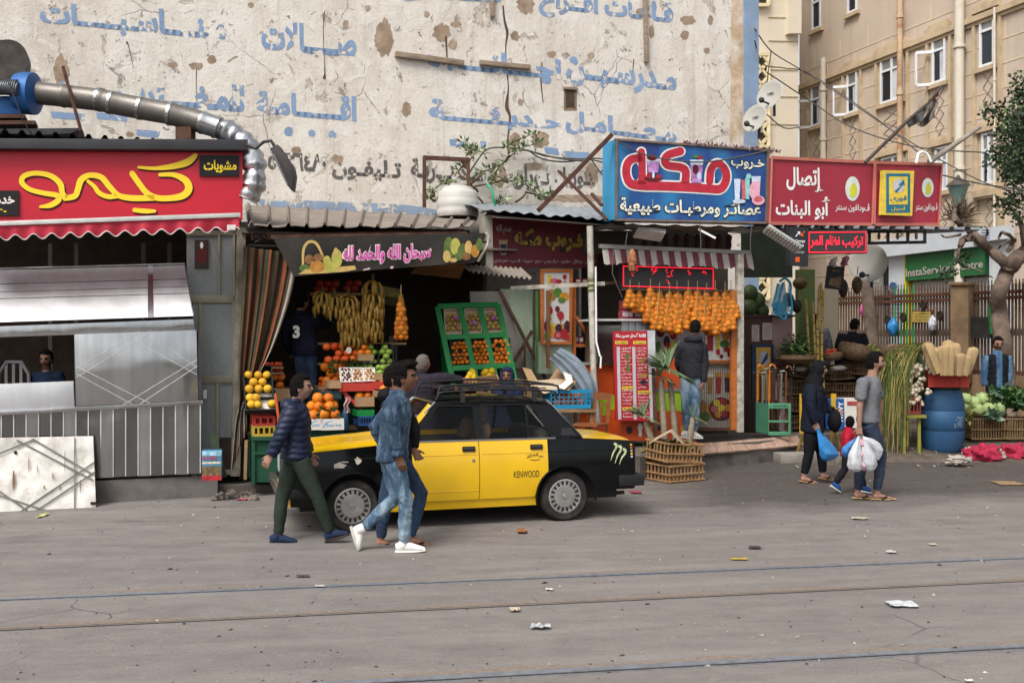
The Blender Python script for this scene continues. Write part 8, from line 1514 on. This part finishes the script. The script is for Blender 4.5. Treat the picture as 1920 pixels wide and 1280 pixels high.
def veil(P,HR,o,mt,k,f,drop=.2):
 q=MB();hc=P['head'];ch=P['neck']
 def vf(d,p):b0=V((d.x*.098,d.y*.076,d.z*.118));return(b0*.84 if d.x>.22 and abs(d.y)<.74 and-.86<d.z<.56 else b0+d*(.022+.006*noise.noise(d*5)))*k
 q.sph(hc,1,56,44,fn=vf,rot=HR);q.tube([hc-V((0,0,.07))-f*.01,ch+V((0,0,.01)),ch-V((0,0,.08)),ch-V((0,0,drop))],[(.092*k,.098*k),(.135*k,.12*k),(.19*k,.14*k),(.195*k,.15*k)],24,up=f)
 for i,v in enumerate(q.v):q.v[i]=v+V((1,1,0))*.008*noise.noise(v*16)
 q,nr=remesh(q,.0095,5);wrinkle(q,nr,.006,14)
 return obj('headscarf',q,mt,o)
r=person('veiled woman in navy headscarf looking over the taxi roof',13.1,(-.1,-1),(-.15,-1,0),dict(head=(951,706),neck=(951,728),hip=(953,800)),dict(top=fab('navy_dress','#1b2236'),legs=fab('navy_dress','#1b2236'),shoe=black,sole=soleb),sk_d,.95,vox=.008,zf=.1);veil(r[1],r[4],r[0],fab('navy_veil','#1d2540'),.95,r[2])
person('man in dark hooded jacket and pale jeans standing at the juice counter',15.35,(.15,1),(.45,.9,-.12),dict(head=(1304,615),neck=(1300,634),hip=(1296,700),eln=(1321,682,-.02),wrn=(1318,718,-.05),hdn=(1316,730,-.05),shn=(1318,650,0),shf=(1278,650,0),elf=(1272,682,.1),wrf=(1282,706,.22),hpn=(1304,708,0),hpf=(1286,708,0),knn=(1304,762,0),ann=(1302,808,0),knf=(1286,762,0),anf=(1288,808,0)),dict(top=fab('hood_charcoal','#27272d'),tb=.014,legs=dn_l,shoe=M('canvas_white','#d8d5cf'),sole=solew,bulk=.98,hem=.06),sk_m,1.0,(hair_b,.014,.007,.004),zf=KZ,hood=1,vox=.008,feet=dict(n=((1294,822),(1318,823)),f=((1276,821),(1300,824))))
r=person('woman in black headscarf and navy top carrying a blue plastic bag',14.15,(1,-.05),(1,-.25,-.02),dict(head=(1535,693),neck=(1526,718),hip=(1523,792),shn=(1519,728,-.17),eln=(1521,766,-.22),wrn=(1530,793,-.22),hdn=(1533,806,-.22),shf=(1532,728,.16),elf=(1548,765,.2),wrf=(1562,770,.15),hpn=(1522,802,-.07),hpf=(1527,802,.07),knn=(1517,848,-.05),ann=(1508,888,-.03),knf=(1540,848,.05),anf=(1543,885,.05)),dict(top=fab('navy_knit','#161b29'),tb=.018,tn='tunic',legs=fab('black','#17171a'),belly=1,hem=.12,shoe=M('strap_dark','#3a2a22',.7),sole=M('sandal_tan','#9a7a52',.8),bulk=1.08),sk_t,1.0,group='family walking with shopping bags',foot='sandal',vox=.007,feet=dict(n=((1499,903),(1532,908)),f=((1536,897),(1564,901))));veil(r[1],r[4],r[0],fab('black_veil','#101013'),1.0,r[2],.16)
q=MB();q.sph(W(1565,788,14.2),(.09,.13,.16),16,12,fn=lambda d,p:p*(1+.15*noise.noise(d*2)));q.tube([W(1561,776,14.2),W(1563,762,14.15),W(1568,776,14.2)],.012,6);obj('handbag',q,fab('bag_black','#141316'),label='black handbag held at the veiled walking woman far side',cat='handbag')
person('young man in grey T-shirt and dark jeans carrying white shopping bags',12.6,(1,-.06),(1,-.18,-.03),dict(head=(1641,680),neck=(1634,705),hip=(1627,783),shn=(1617,719,-.17),eln=(1612,762,-.2),wrn=(1611,800,-.2),hdn=(1611,818,-.2),hpn=(1630,795,-.07),hpf=(1624,795,.07),knn=(1652,850,-.05),ann=(1645,920,-.02),knf=(1616,858,.05),anf=(1608,920,.04),shf=(1640,718,.16),elf=(1650,755,.2),wrf=(1646,792,.22)),dict(top=fab('tee_grey','#66676b',.06),tn='shirt',sleeve=.5,collar=0,hem=.05,legs=dn_n,shoe=M('strap_dark','#3a2a22'),sole=M('sandal_pale','#a5916b',.8),curl=.5,cuff=-.02),sk_t,1.03,(hair_b,.02,.010,.006,.006),'family walking with shopping bags',foot='sandal',beard=1,feet=dict(n=((1634,937),(1674,937)),f=((1599,935),(1638,935))))
person('small child in red and black tracksuit walking between the two adults',13.15,(1,.15),(.7,.7,0),dict(head=(1594,792),neck=(1592,806),hip=(1591,846),shn=(1590,814,-.1),eln=(1588,832,-.13),wrn=(1594,850,-.12),shf=(1598,814,.1),elf=(1600,832,.14),wrf=(1606,848,.14),hpn=(1590,852,-.05),hpf=(1596,852,.05),knn=(1584,880,-.04),ann=(1566,906,-.02),knf=(1610,880,.04),anf=(1620,912,.03)),dict(top=[M('track_red','#9c1a2c',.7,0,.06,5)],tb=.01,legs=M('track_black','#1c1a20',.8,0,.1,8),shoe=fab('trainer_blue','#27487a'),sole=solew,lw=1.1),sk_d,.66,(hair_b,.014,.010,.004),'family walking with shopping bags',vox=.011,feet=dict(n=((1557,912),(1575,924)),f=((1612,922),(1634,925))))
person('seated man in dark jacket and glasses seen from behind at the vegetable stall',19.0,(.4,1),(.75,.6,-.1),dict(head=(1603,610),neck=(1598,626),hip=(1594,684)),dict(top=fab('coat_black','#15161c'),tb=.03,legs=fab('black','#17171a'),shoe=black,sole=soleb,bulk=1.15),sk_m,1.05,(hair_b,.012,.008,.004),vox=.011,zf=.34)
person('man in grey shirt with back turned behind the sugar cane',19.2,(0,1),(0,1,-.3),dict(head=(1524,600),neck=(1526,616),hip=(1530,680)),dict(top=fab('shirt_grey','#56545a'),tb=.04,tn='shirt',legs=fab('black','#17171a'),shoe=black,sole=soleb,bulk=1.2),sk_m,1.08,(hair_b,.012,.010,.004),vox=.011,zf=.34)
r=person('bearded vendor in denim shirt and black waistcoat behind the cabbages',18.6,(-.15,-1),(-.1,-1,-.2),dict(head=(1871,645),neck=(1870,662),hip=(1869,728),shn=(1891,672),eln=(1893,700),wrn=(1888,726),shf=(1848,672),elf=(1845,702),wrf=(1845,724),hdf=(1846,732)),dict(top=dn_s,tn='shirt',legs=fab('navy_jean','#15192a'),shoe=black,sole=soleb,bulk=1.0),sk_m,1.06,(hair_b,.022,.010,.005,.01),beard=1.02,vox=.009,zf=.3)
P_=r[1];me=r[5].data;wo=ORG[r[5].name]if r[5].name in ORG else V((0,0,0));q=MB();vz=[v.co+wo+v.normal*.009 for v in me.vertices];fz=[]
for p_ in me.polygons:
 c=p_.center+wo-P_['neck'];l=abs(c.dot(r[3]));fw_=c.dot(r[2])
 if .18>l and(l>.05+.03*max(0,(c.z+.15)*2)or fw_<.02)and-.7<c.z<-.02:fz.append(list(p_.vertices))
q.add(vz,fz,0,True);obj('waistcoat',q,fab('vest_black','#17191f'),r[0])
for s in(-1,1):q=MB();c0=P_['head']+r[4]@V((.1,s*.033,.012));q.tube([c0+r[4]@V((0,.026*math.cos(a),.02*math.sin(a)))for a in[i*math.pi/6 for i in range(13)]],.004,5);obj('glasses_rim',q,black,r[0])
person('bearded grill cook in dark blue V-neck shirt inside the kiosk window',13.9,(.1,-1),(.05,-1,-.25),dict(head=(87,673),neck=(88,696),hip=(92,768),shn=(112,705),eln=(124,738),wrn=(112,752,-.15),shf=(66,705),elf=(56,738),wrf=(66,752,-.15)),dict(top=fab('shirt_navy','#1d2a40'),tn='shirt',legs=fab('black','#17171a'),shoe=black,sole=soleb,collar=0),sk_t,1.02,(hair_b,.02,.010,.006),beard=1.0,vox=.007,zf=.28)
def pbag(label,top_,pts,Y,mt,seed,stuff=None):
 """pts: photo outline rows (y, x0, x1) from the gathered handle down"""
 q=MB();n=26
 def row(v):
  s=v*(len(pts)-1);i=min(int(s),len(pts)-2);g=s-i;return[pts[i][j]+(pts[i+1][j]-pts[i][j])*g for j in(0,1,2)]
 def fn(u,v):
  y,a,b=row(v);th=u*2*math.pi;m_=(a+b)/2;w_=(b-a)/2;wob=1+.10*math.sin(th*5+seed+v*3)*(1-v*.5)+.12*noise.noise(V((math.cos(th)*2,math.sin(th)*2,v*5+seed)))
  return W(m_+w_*math.cos(th)*wob,y,Y+w_/F*Y*.75*math.sin(th)*wob)
 q.sheet(fn,n*2,26);obj('plastic_bag',q,mt,label=label,cat='bag',group='plastic bags carried by the family')
 for x,y,r_ in stuff or():fruit('apple',W(x,y,Y),r_,'round fruit inside '+label.replace('held','carried')[:80],'fruit in '+label[:30])
bb_=M('bag_blue','#2f7fc0',.25,0,.25,12,.4,18,alpha=.72);bw_=M('bag_white','#c3c4c8',.3,0,.12,14,.5,16,alpha=.86)
pbag('blue plastic bag of round fruit held by the veiled woman',0,[(802,1530,1533),(812,1532,1541),(825,1533,1553),(840,1535,1566),(852,1537,1574),(860,1540,1566),(864,1546,1554)],13.9,bb_,1,((1550,852,.045),(1558,848,.045)))
pbag('blue plastic bag hanging beside the white bags',0,[(819,1606,1610),(828,1592,1608),(838,1580,1606),(848,1577,1602),(856,1582,1594)],12.55,bb_,2,())
pbag('white plastic bag nearest the child',0,[(817,1609,1612),(830,1602,1615),(850,1592,1620),(870,1589,1622),(880,1592,1618),(884,1600,1610)],12.35,bw_,3);pbag('white plastic bag in the middle of the bunch',0,[(817,1611,1613),(835,1612,1630),(855,1614,1642),(870,1618,1645),(880,1624,1640),(883,1628,1634)],12.3,bw_,5);pbag('white plastic bag swinging forward from the hand',0,[(816,1612,1614),(822,1614,1636),(832,1622,1650),(844,1634,1656),(852,1638,1654),(862,1644,1648)],12.42,bw_,7)
q=MB();q.sheet(lambda u,v:W(1612+u*6+v*6,818+v*64,12.26+.02*math.sin(v*20)),3,20);obj('printed_bag',q,M('bag_printed','#b48a98',.5,0,.6,60),label='pink checked plastic bag strip between the white bags',cat='bag')
# LITTER
def scrap(nm,x,y,sx,sy,c,label,h=.02,sm=1):
 c0=G(x,y,.012);sd_=x*.37;q=MB();w_=.8*sx/F*c0.y;d_=sy*c0.y**2/(F*CH)*.9;h*=.45
 q.sheet(lambda u,v:c0+V(((u-.5)*w_*(1+.2*noise.noise(V((v*4,sd_,0)))),(v-.5)*d_*(1+.3*noise.noise(V((u*4,sd_,1)))),h*(.5+noise.noise(V((u*5,v*5,sd_)))))),10,8);return obj(nm,q,M('litter'+c,c,.6,0,.25,30),label=label,cat='litter',group='litter on the street')
for a in(('paper_scrap',1013,1175,44,8,'#a3a5a6','crumpled newspaper piece between the two near rails',.05),('plastic_scrap',1690,1132,62,12,'#b7babd','flattened white plastic bag lying between the rails',.03),('paper_scrap',965,1143,24,6,'#b3a58f','tan and grey paper scrap beside the dusty rail groove',.04),('wrapper',979,996,22,7,'#8a5c3c','orange brown wrapper on the road behind the taxi',.06),('wrapper',1192,922,26,5,'#8f4350','pink red wrapper on the road behind the rear bumper',.03),('peel',1386,1047,38,3,'#b39a34','yellow strip of peel on the road',.01),('paper_scrap',1671,1034,22,4,'#b8aeae','pale scrap just beyond the far rail',.02),('rag',1415,1026,28,4,'#3d3b38','black twisted rag on the road',.03),('rag',568,1079,30,3,'#4a4642','dark twig like scrap on the road by the far rail',.02),('paper_scrap',600,1098,22,3,'#b5aca6','small pale scrap beside the far rail',.015),('paper_scrap',1612,971,36,4,'#a49c86','long thin pale scrap behind the walking family',.02),('cardboard_scrap',1890,905,60,8,'#8e7358','flattened brown cardboard at the far side of the road',.01),('wrapper',455,935,22,4,'#b34a58','small red wrapper by the broken pavement end',.02),('paper_scrap',1817,1275,18,4,'#c2c2c0','white scrap near the closest rail',.02),('paper_scrap',1165,908,60,5,'#a9a6a0','pale rubbish under the rear bumper by the crates',.05),('paper_scrap',1030,1104,16,3,'#c6c4c0','tiny white scrap between the rails',.015),('paper_scrap',1749,1020,16,3,'#b8ae90','pale yellow scrap beyond the far rail',.015),('leaf_scrap',80,966,12,8,'#b9bb7a','pale green leaf under the leaning panel',.04)):scrap(*a)
q=MB();rr=random.Random(77)
for _ in range(900):
 x,y=rr.uniform(0,1920),rr.choice((rr.uniform(890,1000),rr.uniform(900,1280)));c0=G(x,max(y,900-.0*x),.003);s=rr.uniform(.004,.016)*(2 if rr.random()<.06 else 1);a=rr.uniform(0,3);e,g_=V((math.cos(a),math.sin(a),0))*s,V((-math.sin(a),math.cos(a),0))*s*rr.uniform(.3,.9);q.add([c0-e,c0-g_+V((0,0,s*.5)),c0+e,c0+g_],[[0,1,2,3]],rr.choice((0,0,0,1,1,2)))
obj('grit',q,[M('grit_dark','#3f3b38',.9),M('grit_mid','#8d857b',.9),M('grit_pale','#bdb6ac',.9)],kind='stuff')
q=MB();
for _ in range(260):
 x=rr.uniform(1490,1920);c0=G(x,rr.uniform(848,885),.0)+V((0,rr.uniform(0,1.2),.03));c0.z=max(.01,dz(c0.x,c0.y)+.02);d=V((rr.uniform(-1,1),rr.uniform(-1,1),rr.uniform(0,.3))).normalized()*rr.uniform(.02,.09);e=V((-d.y,d.x,0))*.3;q.add([c0,c0+d*.5+e,c0+d,c0+d*.5-e],[[0,1,2,3]],rr.randrange(4))
obj('vegetable_litter',q,[M('lit_green','#6d7a4a',.8),M('lit_straw','#9a8a66',.8),M('lit_white','#bab4ac',.8),M('lit_brown','#5a4a3a',.9)],kind='stuff')
